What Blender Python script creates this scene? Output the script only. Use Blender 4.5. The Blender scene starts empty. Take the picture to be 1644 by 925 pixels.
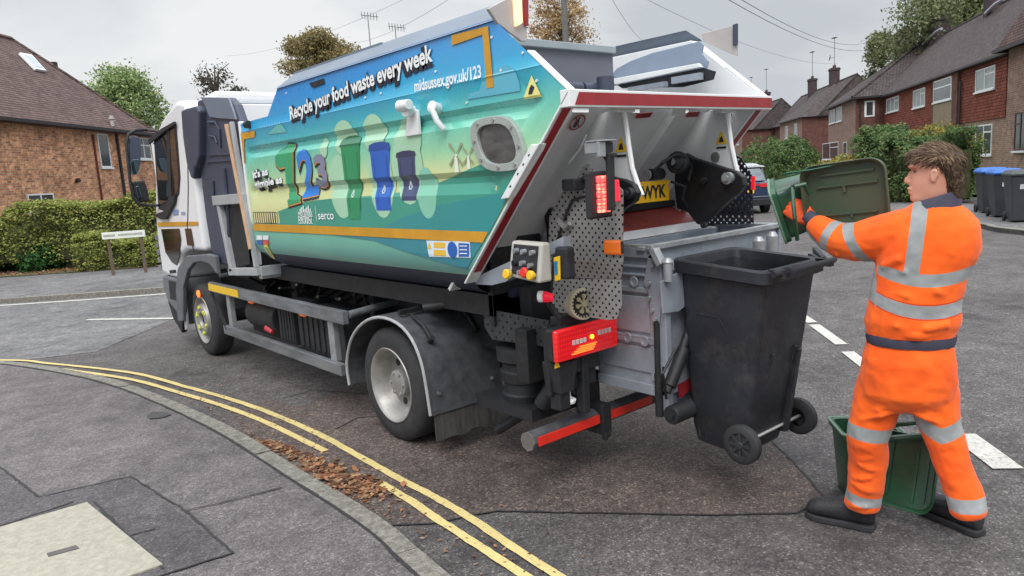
import bpy, bmesh, math, random
from math import sin, cos, pi, radians, sqrt, atan2
from mathutils import Vector, Matrix, noise
random.seed(7)
scene = bpy.context.scene
col = scene.collection

# ------------------------------------------------------------------ camera
YAW, PITCH, ROLL, FPX = 0.695106112, 0.156795625, -0.062003807, 1171.53449
CAM = Vector((0, 0, 1.78))
cf = Vector((sin(YAW)*cos(PITCH), cos(YAW)*cos(PITCH), -sin(PITCH)))
r0 = Vector((cos(YAW), -sin(YAW), 0)); u0 = r0.cross(cf)
cr = r0*cos(ROLL) + u0*sin(ROLL); cu = -r0*sin(ROLL) + u0*cos(ROLL)
cd = bpy.data.cameras.new('camera'); cam = bpy.data.objects.new('camera', cd); col.objects.link(cam)
cam.matrix_world = Matrix(((cr.x, cu.x, -cf.x, CAM.x), (cr.y, cu.y, -cf.y, CAM.y), (cr.z, cu.z, -cf.z, CAM.z), (0, 0, 0, 1)))
cd.sensor_width = 36; cd.lens = FPX/1644*36; cd.clip_end = 3000; cd.clip_start = 0.05
scene.camera = cam

def on(px, py, ax, v):                       # photo pixel -> point on the plane coordinate[ax] = v
    d = cf + cr*((px-822)/FPX) - cu*((py-462.5)/FPX)
    return CAM + d*((v-CAM[ax])/d[ax])
def G(px, py, z=0.0): return on(px, py, 2, z)
def onv(px, py, p0, n):                      # photo pixel -> point on any plane
    d = cf + cr*((px-822)/FPX) - cu*((py-462.5)/FPX)
    return CAM + d*((p0-CAM).dot(n)/d.dot(n))

# ------------------------------------------------------------------ world, sun, exposure
world = bpy.data.worlds.new('World'); scene.world = world; world.use_nodes = True
SUN_EL, SUN_AZ = radians(52), radians(228)    # azimuth clockwise from +Y
nt = world.node_tree; N = nt.nodes; L = nt.links; N.clear()
wo = N.new('ShaderNodeOutputWorld'); bg = N.new('ShaderNodeBackground'); bg.inputs[1].default_value = 0.115
sky = N.new('ShaderNodeTexSky'); sky.sky_type = 'NISHITA'; sky.sun_disc = False
sky.sun_elevation = SUN_EL; sky.sun_rotation = SUN_AZ; sky.air_density = 1.2; sky.dust_density = 3
tc = N.new('ShaderNodeTexCoord'); mp = N.new('ShaderNodeMapping'); mp.inputs['Scale'].default_value = (1, 1, 3.2)
nz = N.new('ShaderNodeTexNoise'); nz.inputs['Scale'].default_value = 1.7; nz.inputs['Detail'].default_value = 7; nz.inputs['Roughness'].default_value = .5
nz.inputs['Distortion'].default_value = .3
cr1 = N.new('ShaderNodeValToRGB'); e = cr1.color_ramp.elements
e[0].position = .40; e[0].color = (16.4, 17.5, 18.6, 1); e[1].position = .62; e[1].color = (25.6, 26.0, 26.2, 1)
mx = N.new('ShaderNodeMix'); mx.data_type = 'RGBA'; mx.inputs[0].default_value = .9
sx = N.new('ShaderNodeSeparateXYZ'); L.new(tc.outputs['Generated'], sx.inputs[0])
zr = N.new('ShaderNodeValToRGB'); ze = zr.color_ramp.elements; ze[0].position = 0.0; ze[0].color = (.28, .28, .28, 1); ze[1].position = .95; ze[1].color = (1, 1, 1, 1)   # cloud layer thins and brightens overhead
q_ = ze.new(.38); q_.color = (.275, .275, .275, 1); q_ = ze.new(.62); q_.color = (.68, .68, .68, 1); L.new(sx.outputs[2], zr.inputs[0])
mg_ = N.new('ShaderNodeMix'); mg_.data_type = 'RGBA'; mg_.blend_type = 'MULTIPLY'; mg_.inputs[0].default_value = 1
L.new(mx.outputs[2], mg_.inputs[6]); L.new(zr.outputs[0], mg_.inputs[7])
L.new(tc.outputs['Generated'], mp.inputs[0]); L.new(mp.outputs[0], nz.inputs['Vector']); L.new(nz.outputs['Fac'], cr1.inputs[0])
L.new(sky.outputs[0], mx.inputs[6]); L.new(cr1.outputs[0], mx.inputs[7]); L.new(mg_.outputs[2], bg.inputs[0]); L.new(bg.outputs[0], wo.inputs[0])
sd = bpy.data.lights.new('sun', 'SUN'); sd.energy = 1.5; sd.angle = radians(25); sd.color = (1, .96, .9)
so = bpy.data.objects.new('sun', sd); col.objects.link(so)
sdir = Vector((sin(SUN_AZ)*cos(SUN_EL), cos(SUN_AZ)*cos(SUN_EL), sin(SUN_EL)))
so.rotation_euler = sdir.to_track_quat('Z', 'Y').to_euler(); so.location = (0, 0, 30)
vs = scene.view_settings; vs.view_transform = 'Standard'; vs.look = 'None'; vs.gamma = 1; vs.use_curve_mapping = False; vs.exposure = 0.22
scene.cycles.max_bounces = 6; scene.cycles.transparent_max_bounces = 12

# ------------------------------------------------------------------ materials
def lin(c): return tuple(((v/255)/12.92 if v/255 <= .04045 else ((v/255+.055)/1.055)**2.4) for v in c)
MATS = {}
def mat(name, c, rough=.5, metal=0, var=.12, scale=6, bump=0, bscale=60, c2=None, emit=None, estr=0, spec=.5, alpha=1, trans=0, coat=0, dirt=0, stretch=None):
    """Plain procedural surface: base colour broken up by noise, optional second colour, bump and dirt blotches. c in sRGB 0-255."""
    if name in MATS: return MATS[name]
    m = bpy.data.materials.new(name); m.use_nodes = True; nt = m.node_tree; N = nt.nodes; L = nt.links
    b = N['Principled BSDF']; b.inputs['Roughness'].default_value = rough; b.inputs['Metallic'].default_value = metal
    b.inputs['Specular IOR Level'].default_value = spec; b.inputs['Coat Weight'].default_value = coat
    b.inputs['Transmission Weight'].default_value = trans; b.inputs['Alpha'].default_value = alpha
    A = lin(c); B = lin(c2) if c2 else tuple(v*(1-var*2) for v in A)
    t = N.new('ShaderNodeTexCoord'); n1 = N.new('ShaderNodeTexNoise'); n1.inputs['Scale'].default_value = scale; n1.inputs['Detail'].default_value = 6; n1.inputs['Roughness'].default_value = .6
    vec = t.outputs['Object']
    if stretch:
        q = N.new('ShaderNodeMapping'); q.inputs['Scale'].default_value = stretch; L.new(vec, q.inputs[0]); vec = q.outputs[0]
    L.new(vec, n1.inputs['Vector'])
    r = N.new('ShaderNodeValToRGB'); r.color_ramp.elements[0].position = .35; r.color_ramp.elements[1].position = .68
    r.color_ramp.elements[0].color = (*B, 1); r.color_ramp.elements[1].color = (*A, 1); L.new(n1.outputs['Fac'], r.inputs[0]); out = r.outputs[0]
    if dirt:
        n3 = N.new('ShaderNodeTexNoise'); n3.inputs['Scale'].default_value = scale*2.7; n3.inputs['Detail'].default_value = 9; n3.inputs['Roughness'].default_value = .75
        L.new(vec, n3.inputs['Vector']); r3 = N.new('ShaderNodeValToRGB'); r3.color_ramp.elements[0].position = .5; r3.color_ramp.elements[1].position = .75
        r3.color_ramp.elements[0].color = (0, 0, 0, 1); r3.color_ramp.elements[1].color = (dirt,)*3+(1,); L.new(n3.outputs['Fac'], r3.inputs[0])
        x = N.new('ShaderNodeMix'); x.data_type = 'RGBA'; x.inputs[7].default_value = (.09, .08, .07, 1); L.new(r3.outputs[0], x.inputs[0]); L.new(out, x.inputs[6]); out = x.outputs[2]
    L.new(out, b.inputs['Base Color'])
    if bump:
        n2 = N.new('ShaderNodeTexNoise'); n2.inputs['Scale'].default_value = bscale; n2.inputs['Detail'].default_value = 4; L.new(vec, n2.inputs['Vector'])
        bp = N.new('ShaderNodeBump'); bp.inputs['Strength'].default_value = bump; bp.inputs['Distance'].default_value = .01; L.new(n2.outputs['Fac'], bp.inputs['Height']); L.new(bp.outputs[0], b.inputs['Normal'])
    if emit: b.inputs['Emission Color'].default_value = (*lin(emit), 1); b.inputs['Emission Strength'].default_value = estr
    MATS[name] = m; return m
def nodes(m): return m.node_tree.nodes, m.node_tree.links, m.node_tree.nodes['Principled BSDF']
def newmat(name, rough=.8, spec=.3):
    m = bpy.data.materials.new(name); m.use_nodes = True; MATS[name] = m
    N, L, b = nodes(m); b.inputs['Roughness'].default_value = rough; b.inputs['Specular IOR Level'].default_value = spec
    return m, N, L, b
def ramp(N, L, src, stops):
    r = N.new('ShaderNodeValToRGB'); el = r.color_ramp.elements
    while len(el) > 1: el.remove(el[0])
    el[0].position = stops[0][0]; el[0].color = (*stops[0][1], 1)
    for p, c in stops[1:]:
        q = el.new(p); q.color = (*c, 1)
    L.new(src, r.inputs[0]); return r.outputs[0]
def nse(N, L, vec, sc, det=5, ro=.6):
    n = N.new('ShaderNodeTexNoise'); n.inputs['Scale'].default_value = sc; n.inputs['Detail'].default_value = det; n.inputs['Roughness'].default_value = ro
    L.new(vec, n.inputs['Vector']); return n.outputs['Fac']
def mixc(N, L, f, a, b, mode='MIX'):
    x = N.new('ShaderNodeMix'); x.data_type = 'RGBA'; x.blend_type = mode
    for s, i in ((f, 0), (a, 6), (b, 7)):
        if hasattr(s, 'links') or hasattr(s, 'is_linked'): L.new(s, x.inputs[i])
        elif isinstance(s, (int, float)): x.inputs[i].default_value = s
        else: x.inputs[i].default_value = (*s, 1)
    return x.outputs[2]
def mth(N, L, op, a, b=0.0, c=0.0, clamp=False):
    n = N.new('ShaderNodeMath'); n.operation = op; n.use_clamp = clamp
    for i, s in enumerate((a, b, c)):
        if isinstance(s, (int, float)): n.inputs[i].default_value = s
        else: L.new(s, n.inputs[i])
    return n.outputs[0]
def bumpn(N, L, b, h, st=.4, dist=.01):
    bp = N.new('ShaderNodeBump'); bp.inputs['Strength'].default_value = st; bp.inputs['Distance'].default_value = dist
    L.new(h, bp.inputs['Height']); L.new(bp.outputs[0], b.inputs['Normal'])

def asphalt(name, c_dark, c_mid, c_chip, cell=120, patch=.5):
    m, N, L, b = newmat(name, .85, .3)
    t = N.new('ShaderNodeTexCoord').outputs['Object']
    v = N.new('ShaderNodeTexVoronoi'); v.inputs['Scale'].default_value = cell; L.new(t, v.inputs['Vector'])
    v2 = N.new('ShaderNodeTexVoronoi'); v2.inputs['Scale'].default_value = cell*.4; L.new(t, v2.inputs['Vector'])
    sep = N.new('ShaderNodeSeparateColor'); L.new(v.outputs['Color'], sep.inputs[0])
    sep2 = N.new('ShaderNodeSeparateColor'); L.new(v2.outputs['Color'], sep2.inputs[0])
    base = ramp(N, L, sep.outputs[0], [(0, lin(c_dark)), (.5, lin(c_mid)), (.86, lin(c_mid)), (.97, lin(c_chip))])
    big = ramp(N, L, nse(N, L, t, .5, 8, .65), [(.3, (.62,)*3), (.5, (.98,)*3), (.72, (1.3,)*3)])
    mid = ramp(N, L, nse(N, L, t, 4, 8, .75), [(.3, (.72,)*3), (.7, (1.22,)*3)])
    gr = ramp(N, L, sep2.outputs[0], [(0, (.78,)*3), (1, (1.2,)*3)])
    c = mixc(N, L, 1.0, base, big, 'MULTIPLY'); c = mixc(N, L, 1.0, c, mid, 'MULTIPLY'); c = mixc(N, L, 1.0, c, gr, 'MULTIPLY')
    oil = ramp(N, L, nse(N, L, t, 1.7, 3, .4), [(.62, (1, 1, 1)), (.70, (.66, .66, .68))]); c = mixc(N, L, 1.0, c, oil, 'MULTIPLY')
    L.new(c, b.inputs['Base Color'])
    h = mth(N, L, 'ADD', v.outputs['Distance'], nse(N, L, t, 30, 5)); bumpn(N, L, b, h, .5, .006)
    rr = N.new('ShaderNodeMapRange'); rr.inputs[3].default_value = .55; rr.inputs[4].default_value = .9; L.new(nse(N, L, t, .8, 4), rr.inputs[0]); L.new(rr.outputs[0], b.inputs['Roughness'])
    return m
def brick(name, c1, c2, mortar, w=.225, h=.075, wob=.35, vert='z', bump=.5, ms=.012):
    """Brick, hung-tile or roof-tile courses on local coordinates: across = x + y, up = z."""
    m, N, L, b = newmat(name, .9, .2)
    t = N.new('ShaderNodeTexCoord').outputs['Object']; s = N.new('ShaderNodeSeparateXYZ'); L.new(t, s.inputs[0])
    cb = N.new('ShaderNodeCombineXYZ'); L.new(mth(N, L, 'ADD', s.outputs[0], s.outputs[1]), cb.inputs[0]); L.new(s.outputs[2], cb.inputs[1])
    br = N.new('ShaderNodeTexBrick'); L.new(cb.outputs[0], br.inputs['Vector']); br.inputs['Scale'].default_value = 1
    br.inputs['Brick Width'].default_value = w; br.inputs['Row Height'].default_value = h; br.inputs['Mortar Size'].default_value = ms
    br.inputs['Color1'].default_value = (*lin(c1), 1); br.inputs['Color2'].default_value = (*lin(c2), 1); br.inputs['Mortar'].default_value = (*lin(mortar), 1); br.inputs['Bias'].default_value = -.1
    v = ramp(N, L, nse(N, L, t, 2.2, 6, .7), [(.3, (1-wob,)*3), (.7, (1+wob,)*3)])
    v2 = ramp(N, L, nse(N, L, t, 9, 4, .7), [(.3, (1-wob,)*3), (.7, (1+wob*.8,)*3)])
    c = mixc(N, L, 1.0, br.outputs['Color'], v, 'MULTIPLY'); c = mixc(N, L, 1.0, c, v2, 'MULTIPLY'); L.new(c, b.inputs['Base Color'])
    h_ = mth(N, L, 'MULTIPLY', br.outputs['Fac'], -1.0); bumpn(N, L, b, h_, bump, .02)
    return m
def leafmat(name, cols, rough=.7):
    m, N, L, b = newmat(name, rough, .25)
    g = N.new('ShaderNodeNewGeometry'); st = [(i/max(1, len(cols)-1), lin(c)) for i, c in enumerate(cols)]
    c = ramp(N, L, g.outputs['Random Per Island'], st); L.new(c, b.inputs['Base Color'])
    tr = N.new('ShaderNodeBsdfTranslucent'); L.new(c, tr.inputs[0]); ms = N.new('ShaderNodeMixShader'); ms.inputs[0].default_value = .25
    L.new(b.outputs[0], ms.inputs[1]); L.new(tr.outputs[0], ms.inputs[2]); L.new(ms.outputs[0], N['Material Output'].inputs[0])
    return m

# ------------------------------------------------------------------ object helpers
def tag(o, label=None, cat=None, group=None, kind=None):
    if label: o['label'] = label
    if cat: o['category'] = cat
    if group: o['group'] = group
    if kind: o['kind'] = kind
    return o
def empty(name, loc, rz=0, label=None, cat=None, group=None):
    o = bpy.data.objects.new(name, None); col.objects.link(o); o.location = loc; o.rotation_euler = (0, 0, rz); o.empty_display_size = .2
    return tag(o, label, cat, group)
def copy_tree(o, parent=None):
    c = o.copy(); col.objects.link(c); c.parent = parent
    for ch in list(o.children): copy_tree(ch, c)
    return c
class MB:
    """Collects shapes; build() links them as one mesh object. off = origin subtracted from every vertex."""
    def __init__(s, off=(0, 0, 0)): s.v = []; s.f = []; s.off = Vector(off); s.mi = []; s.cur = 0
    def add(s, vs_, fs):
        n = len(s.v); s.v += [Vector(p) for p in vs_]; s.f += [tuple(i+n for i in f) for f in fs]; s.mi += [s.cur]*len(fs); return s
    def box(s, x0, x1, y0, y1, z0, z1):
        return s.add([(x, y, z) for z in (z0, z1) for y in (y0, y1) for x in (x0, x1)], [(0, 2, 3, 1), (4, 5, 7, 6), (0, 1, 5, 4), (2, 6, 7, 3), (0, 4, 6, 2), (1, 3, 7, 5)])
    def hexa(s, b, t):
        return s.add(list(b)+list(t), [(3, 2, 1, 0), (4, 5, 6, 7), (0, 1, 5, 4), (1, 2, 6, 5), (2, 3, 7, 6), (3, 0, 4, 7)])
    def bar(s, p, q, w, h, up=(0, 0, 1)):
        p = Vector(p); q = Vector(q); d = (q-p).normalized(); a = d.cross(Vector(up))
        if a.length < 1e-4: a = d.cross(Vector((0, 1, 0)))
        a.normalize(); b_ = a.cross(d); a = a*w/2; b_ = b_*h/2
        return s.hexa([p-a-b_, p+a-b_, p+a+b_, p-a+b_], [q-a-b_, q+a-b_, q+a+b_, q-a+b_])
    def cyl(s, p, q, r, r2=None, n=16, caps=True):
        p = Vector(p); q = Vector(q); r2 = r if r2 is None else r2; d = (q-p).normalized()
        a = d.orthogonal().normalized(); b_ = d.cross(a); vs_ = []
        for c, rr in ((p, r), (q, r2)):
            vs_ += [c+(a*cos(2*pi*i/n)+b_*sin(2*pi*i/n))*rr for i in range(n)]
        fs = [(i, (i+1) % n, n+(i+1) % n, n+i) for i in range(n)]
        if caps: fs += [tuple(reversed(range(n))), tuple(range(n, 2*n))]
        return s.add(vs_, fs)
    def tube(s, pts, r, n=8, taper=None):
        pts = [Vector(p) for p in pts]; vs_ = []; m = len(pts); a = None
        for i, p in enumerate(pts):
            d = (pts[min(i+1, m-1)]-pts[max(i-1, 0)]).normalized()
            a = d.orthogonal().normalized() if a is None else (a-d*a.dot(d)).normalized()
            b_ = d.cross(a); rr = r if taper is None else r*(1-(1-taper)*i/(m-1))
            vs_ += [p+(a*cos(2*pi*k/n)+b_*sin(2*pi*k/n))*rr for k in range(n)]
        fs = [(i*n+k, i*n+(k+1) % n, (i+1)*n+(k+1) % n, (i+1)*n+k) for i in range(m-1) for k in range(n)]
        fs += [tuple(reversed(range(n))), tuple(range((m-1)*n, m*n))]
        return s.add(vs_, fs)
    def poly(s, pts, d):
        """flat outline pts (3-D) given thickness by vector d"""
        pts = [Vector(p) for p in pts]; d = Vector(d); n = len(pts)
        return s.add(pts+[p+d for p in pts], [tuple(range(n)), tuple(reversed(range(n, 2*n)))]+[(i, n+i, n+(i+1) % n, (i+1) % n) for i in range(n)])
    def ppx(s, px, ax, v, d):
        return s.poly([on(x, y, ax, v) for x, y in px], d)
    def lathe(s, c, axis, prof, n=32):
        """prof: (distance along axis, radius)"""
        c = Vector(c); ax = Vector(axis).normalized(); a = ax.orthogonal().normalized(); b_ = ax.cross(a); vs_ = []
        for t, r in prof: vs_ += [c+ax*t+(a*cos(2*pi*k/n)+b_*sin(2*pi*k/n))*max(r, 1e-4) for k in range(n)]
        m = len(prof)
        return s.add(vs_, [(i*n+k, i*n+(k+1) % n, (i+1)*n+(k+1) % n, (i+1)*n+k) for i in range(m-1) for k in range(n)])
    def loft(s, rings, caps=True):
        n = len(rings[0]); m = len(rings); vs_ = [p for r in rings for p in r]
        fs = [(i*n+k, i*n+(k+1) % n, (i+1)*n+(k+1) % n, (i+1)*n+k) for i in range(m-1) for k in range(n)]
        if caps: fs += [tuple(reversed(range(n))), tuple(range((m-1)*n, m*n))]
        return s.add(vs_, fs)
    def build(s, name, material, parent=None, smooth=False, bevel=0, seg=2, fix=True):
        me = bpy.data.meshes.new(name); me.from_pydata([tuple(p-s.off) for p in s.v], [], s.f)
        mats = material if isinstance(material, (list, tuple)) else [material]
        for m in mats: me.materials.append(m)
        if len(mats) > 1: me.polygons.foreach_set('material_index', s.mi)
        if fix:
            bm = bmesh.new(); bm.from_mesh(me); bmesh.ops.recalc_face_normals(bm, faces=bm.faces); bm.to_mesh(me); bm.free()
        if smooth:
            me.shade_smooth()
            if smooth != 'all': me.set_sharp_from_angle(angle=radians(smooth if not isinstance(smooth, bool) else 38))
        o = bpy.data.objects.new(name, me); col.objects.link(o)
        if parent: o.parent = parent
        else: o.location = s.off
        if bevel:
            b = o.modifiers.new('bevel', 'BEVEL'); b.width = bevel; b.segments = seg; b.limit_method = 'ANGLE'; b.angle_limit = radians(35); b.harden_normals = False
        return o
# ------------------------------------------------------------------ common materials
M_asph = asphalt('asphalt_grey', (66, 63, 64), (90, 86, 86), (124, 120, 117), 115)
M_asphb = asphalt('asphalt_brown', (63, 56, 55), (94, 84, 81), (134, 121, 112), 110)
M_pave = asphalt('pavement_tarmac', (86, 81, 82), (104, 99, 100), (136, 131, 130), 150)
M_paved = asphalt('pavement_patch', (72, 68, 70), (90, 86, 88), (118, 114, 114), 150)
M_far = asphalt('asphalt_far', (94, 93, 93), (106, 105, 106), (126, 125, 125), 60)
M_kerb = mat('kerb_concrete', (142, 139, 131), .9, var=.25, scale=30, bump=.9, bscale=120, c2=(100, 97, 90))
M_slab = mat('cover_concrete', (166, 162, 148), .85, c2=(148, 144, 131), scale=26, dirt=.35, bump=.4, bscale=150)
M_tar = mat('tar', (48, 47, 50), .7, scale=30, var=.2)
M_yel = None
def paint(name, c, wear=.45, bare=(95, 92, 92)):
    m, N, L, b = newmat(name, .75, .3); t = N.new('ShaderNodeTexCoord').outputs['Object']
    f = ramp(N, L, nse(N, L, t, 38, 8, .8), [(wear-.1, (0, 0, 0)), (wear+.02, (1, 1, 1))])
    w = ramp(N, L, nse(N, L, t, 5, 5), [(.3, tuple(v*.82 for v in lin(c))), (.7, lin(c))])
    L.new(mixc(N, L, f, lin(bare), w), b.inputs['Base Color']); bumpn(N, L, b, nse(N, L, t, 90, 3), .4, .005); return m
M_yel = paint('yellow_road_paint', (206, 188, 128), .43)
M_white = paint('white_road_paint', (192, 190, 184), .45)
M_grass = None
m, N_, L_, b_ = newmat('grass_ground', .95, .1); t_ = N_.new('ShaderNodeTexCoord').outputs['Object']
L_.new(ramp(N_, L_, nse(N_, L_, t_, 3, 8, .75), [(.3, lin((66, 62, 45))), (.5, lin((84, 96, 52))), (.7, lin((104, 124, 62)))]), b_.inputs['Base Color']); bumpn(N_, L_, b_, nse(N_, L_, t_, 25, 5), 1, .05); M_grass = m

def sheet(name, pts, z, m, kind='structure', th=0.0):
    b = MB()
    P = [(p[0], p[1], z) for p in pts]
    if th: b.poly(P, (0, 0, -th))
    else: b.add(P, [tuple(range(len(P)))])
    o = b.build(name, m)
    if not th:
        me = o.data
        if me.polygons[0].normal.z < 0: me.flip_normals()
    if kind: tag(o, kind=kind)
    return o
def offset_line(pts, d):
    out = []
    for i, p in enumerate(pts):
        a = Vector(pts[max(i-1, 0)][:2]); b = Vector(pts[min(i+1, len(pts)-1)][:2]); t = (b-a).normalized(); out.append((p[0]-t.y*d, p[1]+t.x*d))
    return out
def smooth_line(pts, k=6):
    out = []; n = len(pts)
    for i in range(n-1):
        p0, p1, p2, p3 = (Vector(pts[max(i-1, 0)][:2]), Vector(pts[i][:2]), Vector(pts[i+1][:2]), Vector(pts[min(i+2, n-1)][:2]))
        for j in range(k):
            t = j/k; q = .5*((2*p1)+(p2-p0)*t+(2*p0-5*p1+4*p2-p3)*t*t+(3*p1-p0-3*p2+p3)*t**3); out.append((q.x, q.y))
    out.append(tuple(pts[-1][:2])); return out
def ribbon(name, pts, w, z, m, kind='structure', jit=0):
    b = MB(); A = offset_line(pts, w/2); B = offset_line(pts, -w/2); n = len(pts)
    if jit:
        A = [(p[0]+random.uniform(-jit, jit), p[1]+random.uniform(-jit, jit)) for p in A]; B = [(p[0]+random.uniform(-jit, jit), p[1]+random.uniform(-jit, jit)) for p in B]
    b.add([(x, y, z) for x, y in A]+[(x, y, z) for x, y in B], [(i, n+i, n+i+1, i+1) for i in range(n-1)])
    o = b.build(name, m)
    if o.data.polygons[0].normal.z < 0: o.data.flip_normals()
    return tag(o, kind=kind)

# ------------------------------------------------------------------ ground
sheet('ground', [(-400, -300), (500, -300), (500, 500), (-400, 500)], -.05, M_grass)
main_kerb_r = smooth_line([(7, -12), (12, -2), (16.36, 4.32), (17.8, 5.65), (20.6, 9.0), (23.5, 12.6), (30, 19.5), (45, 32), (75, 58), (150, 130)])
kerb_l = smooth_line([(5.9, 13.4), (7.2, 13.9), (9.5, 16), (14, 20.5), (25, 31), (60, 63), (140, 145)])
far_k = [(-60, 57.5), (-10, 24.2), (1.27, 16.0), (2.4, 15.12), (3.61, 14.3), (4.8, 13.55)]
near_out = smooth_line([(-60, 35), (-6, 14.2), (-1.5, 12.1), (0.1, 10.9), (0.69, 9.9), (0.98, 9.22), (1.29, 8.24), (1.5, 7.26), (1.63, 6.17), (1.70, 5.16), (1.71, 4.01), (1.72, 3.54), (1.71, 3.07), (1.66, 2.65), (1.55, 1.2), (1.4, -4), (1.2, -14)], 5)
road_pts = [(-60, 62), (-60, 20), (-20, -16), (30, -16), (60, 20), (150, 100), (150, 150), (120, 150), (-60, 150)]
sheet('road', road_pts, 0, M_asph)
sheet('side_road', [(-60, 57.8), (-60, 34.5), (-6, 13.5), (0.1, 10.2), (1.6, 9.6), (3.0, 11.2), (5.5, 13.8)]+[(4.8, 13.8), (3.6, 14.5), (1.27, 16.2), (-10, 24.5)], .004, M_far)
# brown worn patch of older chippings, behind and beneath the lorry
bp = [G(*p) for p in [(392, 708), (507, 779), (570, 818), (612, 845), (700, 842), (748, 830), (800, 822), (1010, 826), (1150, 829), (1280, 825), (1324, 802), (1290, 760), (1236, 705), (1190, 640), (1000, 600), (800, 580), (620, 600), (480, 655), (430, 640), (380, 660)]]
sheet('road_patch', [(p.x, p.y) for p in bp], .004, M_asphb)
def px_line(pl, z=0.0): return [tuple(G(x, y, z))[:2] for x, y in pl]
def wob(pts, k=5, a=.006):
    out = []
    for p, q in zip(pts, pts[1:]):
        n = max(2, int((Vector(q)-Vector(p)).length/.05))
        for i in range(n): t = i/n; j = 0 if i == 0 else a; out.append((p[0]+(q[0]-p[0])*t+random.uniform(-j, j), p[1]+(q[1]-p[1])*t+random.uniform(-j, j)))
    return out+[tuple(pts[-1])]
for pl in ([(612, 845), (700, 842), (748, 830), (800, 822), (1010, 826), (1150, 829), (1280, 825), (1324, 802)], [(1324, 802), (1290, 760), (1236, 705), (1218, 660)], [(455, 640), (500, 628), (575, 632), (640, 640)], [(540, 690), (575, 672), (640, 668)]):
    ribbon('tar_seam', wob(px_line(pl)), .012, .008, M_tar, jit=.003)
# far pavement, its kerb and verge
def raised(name, outer, inner, z, m): return sheet(name, list(outer)+list(reversed(list(inner))), z, m, th=.14)
far_in = offset_line(far_k, 4.4)
raised('far_pavement', offset_line(far_k, .12), far_in, .085, M_far)
fk = far_k
b = MB()
A, B = fk, offset_line(fk, .12)
for i in range(len(A)-1):
    b.hexa([(*A[i], -.05), (*A[i+1], -.05), (*B[i+1], -.05), (*B[i], -.05)], [(*A[i], .09), (*A[i+1], .09), (*B[i+1], .09), (*B[i], .09)])
tag(b.build('far_kerb', M_kerb), kind='structure')
ribbon('road_line', offset_line([(-60, 57.2), (-10, 23.9), (1.27, 15.7), (2.4, 14.82), (3.61, 14.0), (4.8, 13.2)], -.05), .12, .010, M_white)
ribbon('road_line', [(1.99, 12.29), (2.85, 11.12), (4.0, 9.5)], .10, .010, M_white)
raised('corner_pavement', kerb_l, offset_line(kerb_l, 9), .09, M_pave)
raised('right_pavement', main_kerb_r, offset_line(main_kerb_r, -3.2), .085, M_far)
A, B = main_kerb_r, offset_line(main_kerb_r, -.13)
b = MB()
for i in range(len(A)-1):
    b.hexa([(*A[i], -.05), (*A[i+1], -.05), (*B[i+1], -.05), (*B[i], -.05)], [(*A[i], .10), (*A[i+1], .10), (*B[i+1], .10), (*B[i], .10)])
tag(b.build('right_kerb', M_kerb), kind='structure')
# near pavement and kerb
KZ = .05
ko = near_out; ki = offset_line(ko, -.0)
K_in = offset_line(ko, -.125)
if (Vector(K_in[60])-Vector((-5, 3))).length > (Vector(ko[60])-Vector((-5, 3))).length: K_in = offset_line(ko, .125)
pv = list(K_in)+[(1.0, -14), (-60, -14), (-60, 35)]
sheet('pavement', pv, KZ-.004, M_pave, th=.14)
# kerb stones, one sheet of blocks with open joints
def resample(pts, step):
    P = [Vector(p[:2]) for p in pts]; out = [P[0].copy()]; acc = 0
    for a, b2 in zip(P, P[1:]):
        l = (b2-a).length; s_ = step-acc
        while s_ <= l: out.append(a+(b2-a)*(s_/l)); s_ += step
        acc = (acc+l) % step
    return out
vis = [p for p in ko if -8 < p[0] and p[1] > -3]
R = resample(vis, .915)
b = MB(); side = 1 if K_in[60] == offset_line(ko, .125)[60] else -1
fine = resample(vis, .1525)
inn = [Vector(p) for p in offset_line([tuple(p) for p in fine], .115*side)]
for i in range(len(fine)-1):
    dz = .004*sin(i//6*2.1); j0 = .012 if i % 6 == 0 else 0
    a0 = fine[i].lerp(fine[i+1], j0*6); i0 = inn[i].lerp(inn[i+1], j0*6); a1 = fine[i+1]; i1 = inn[i+1]
    b.hexa([(*a0, -.05), (*a1, -.05), (*i1, -.05), (*i0, -.05)], [(*(a0.lerp(i0, .08)), KZ+dz), (*(a1.lerp(i1, .08)), KZ+dz), (*i1, KZ+dz+.004), (*i0, KZ+dz+.004)])
tag(b.build('kerb', M_kerb), kind='structure')
ribbon('kerb_joint', offset_line([tuple(p) for p in fine], .122*side), .018, KZ+.002, M_tar, jit=.004)
# double yellow lines
yo = smooth_line([(-6, 15.0), (-1, 12.3), (.7, 10.15), (1.1, 9.36), (1.63, 8.05), (1.84, 7.02), (1.97, 6.33), (2.06, 5.65), (2.11, 4.81), (2.10, 4.19), (2.09, 3.66), (2.09, 3.27), (2.07, 2.89), (2.01, 2.24), (1.9, .5), (1.8, -3)], 8)
yi = smooth_line([(-6, 14.75), (-1.1, 12.1), (.62, 9.95), (1.04, 9.17), (1.53, 7.85), (1.74, 6.85), (1.87, 6.1), (1.95, 5.39), (1.99, 4.45)], 8)
yi2 = smooth_line([(1.98, 3.72), (1.97, 3.35), (1.95, 3.09), (1.93, 2.7), (1.91, 2.34), (1.85, .9), (1.7, -3)], 8)
for pts in (yo, yi, yi2): ribbon('yellow_line', pts, .052, .010, M_yel, jit=.003)
for a in ((8.9, 5.45), (7.76, 4.26), (6.9, 3.47), (6.2, 2.85)): pass
def dash(c0, c1, w=.11): ribbon('centre_line', [c0, ((c0[0]+c1[0])/2, (c0[1]+c1[1])/2), c1], w, .008, M_white)
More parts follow.
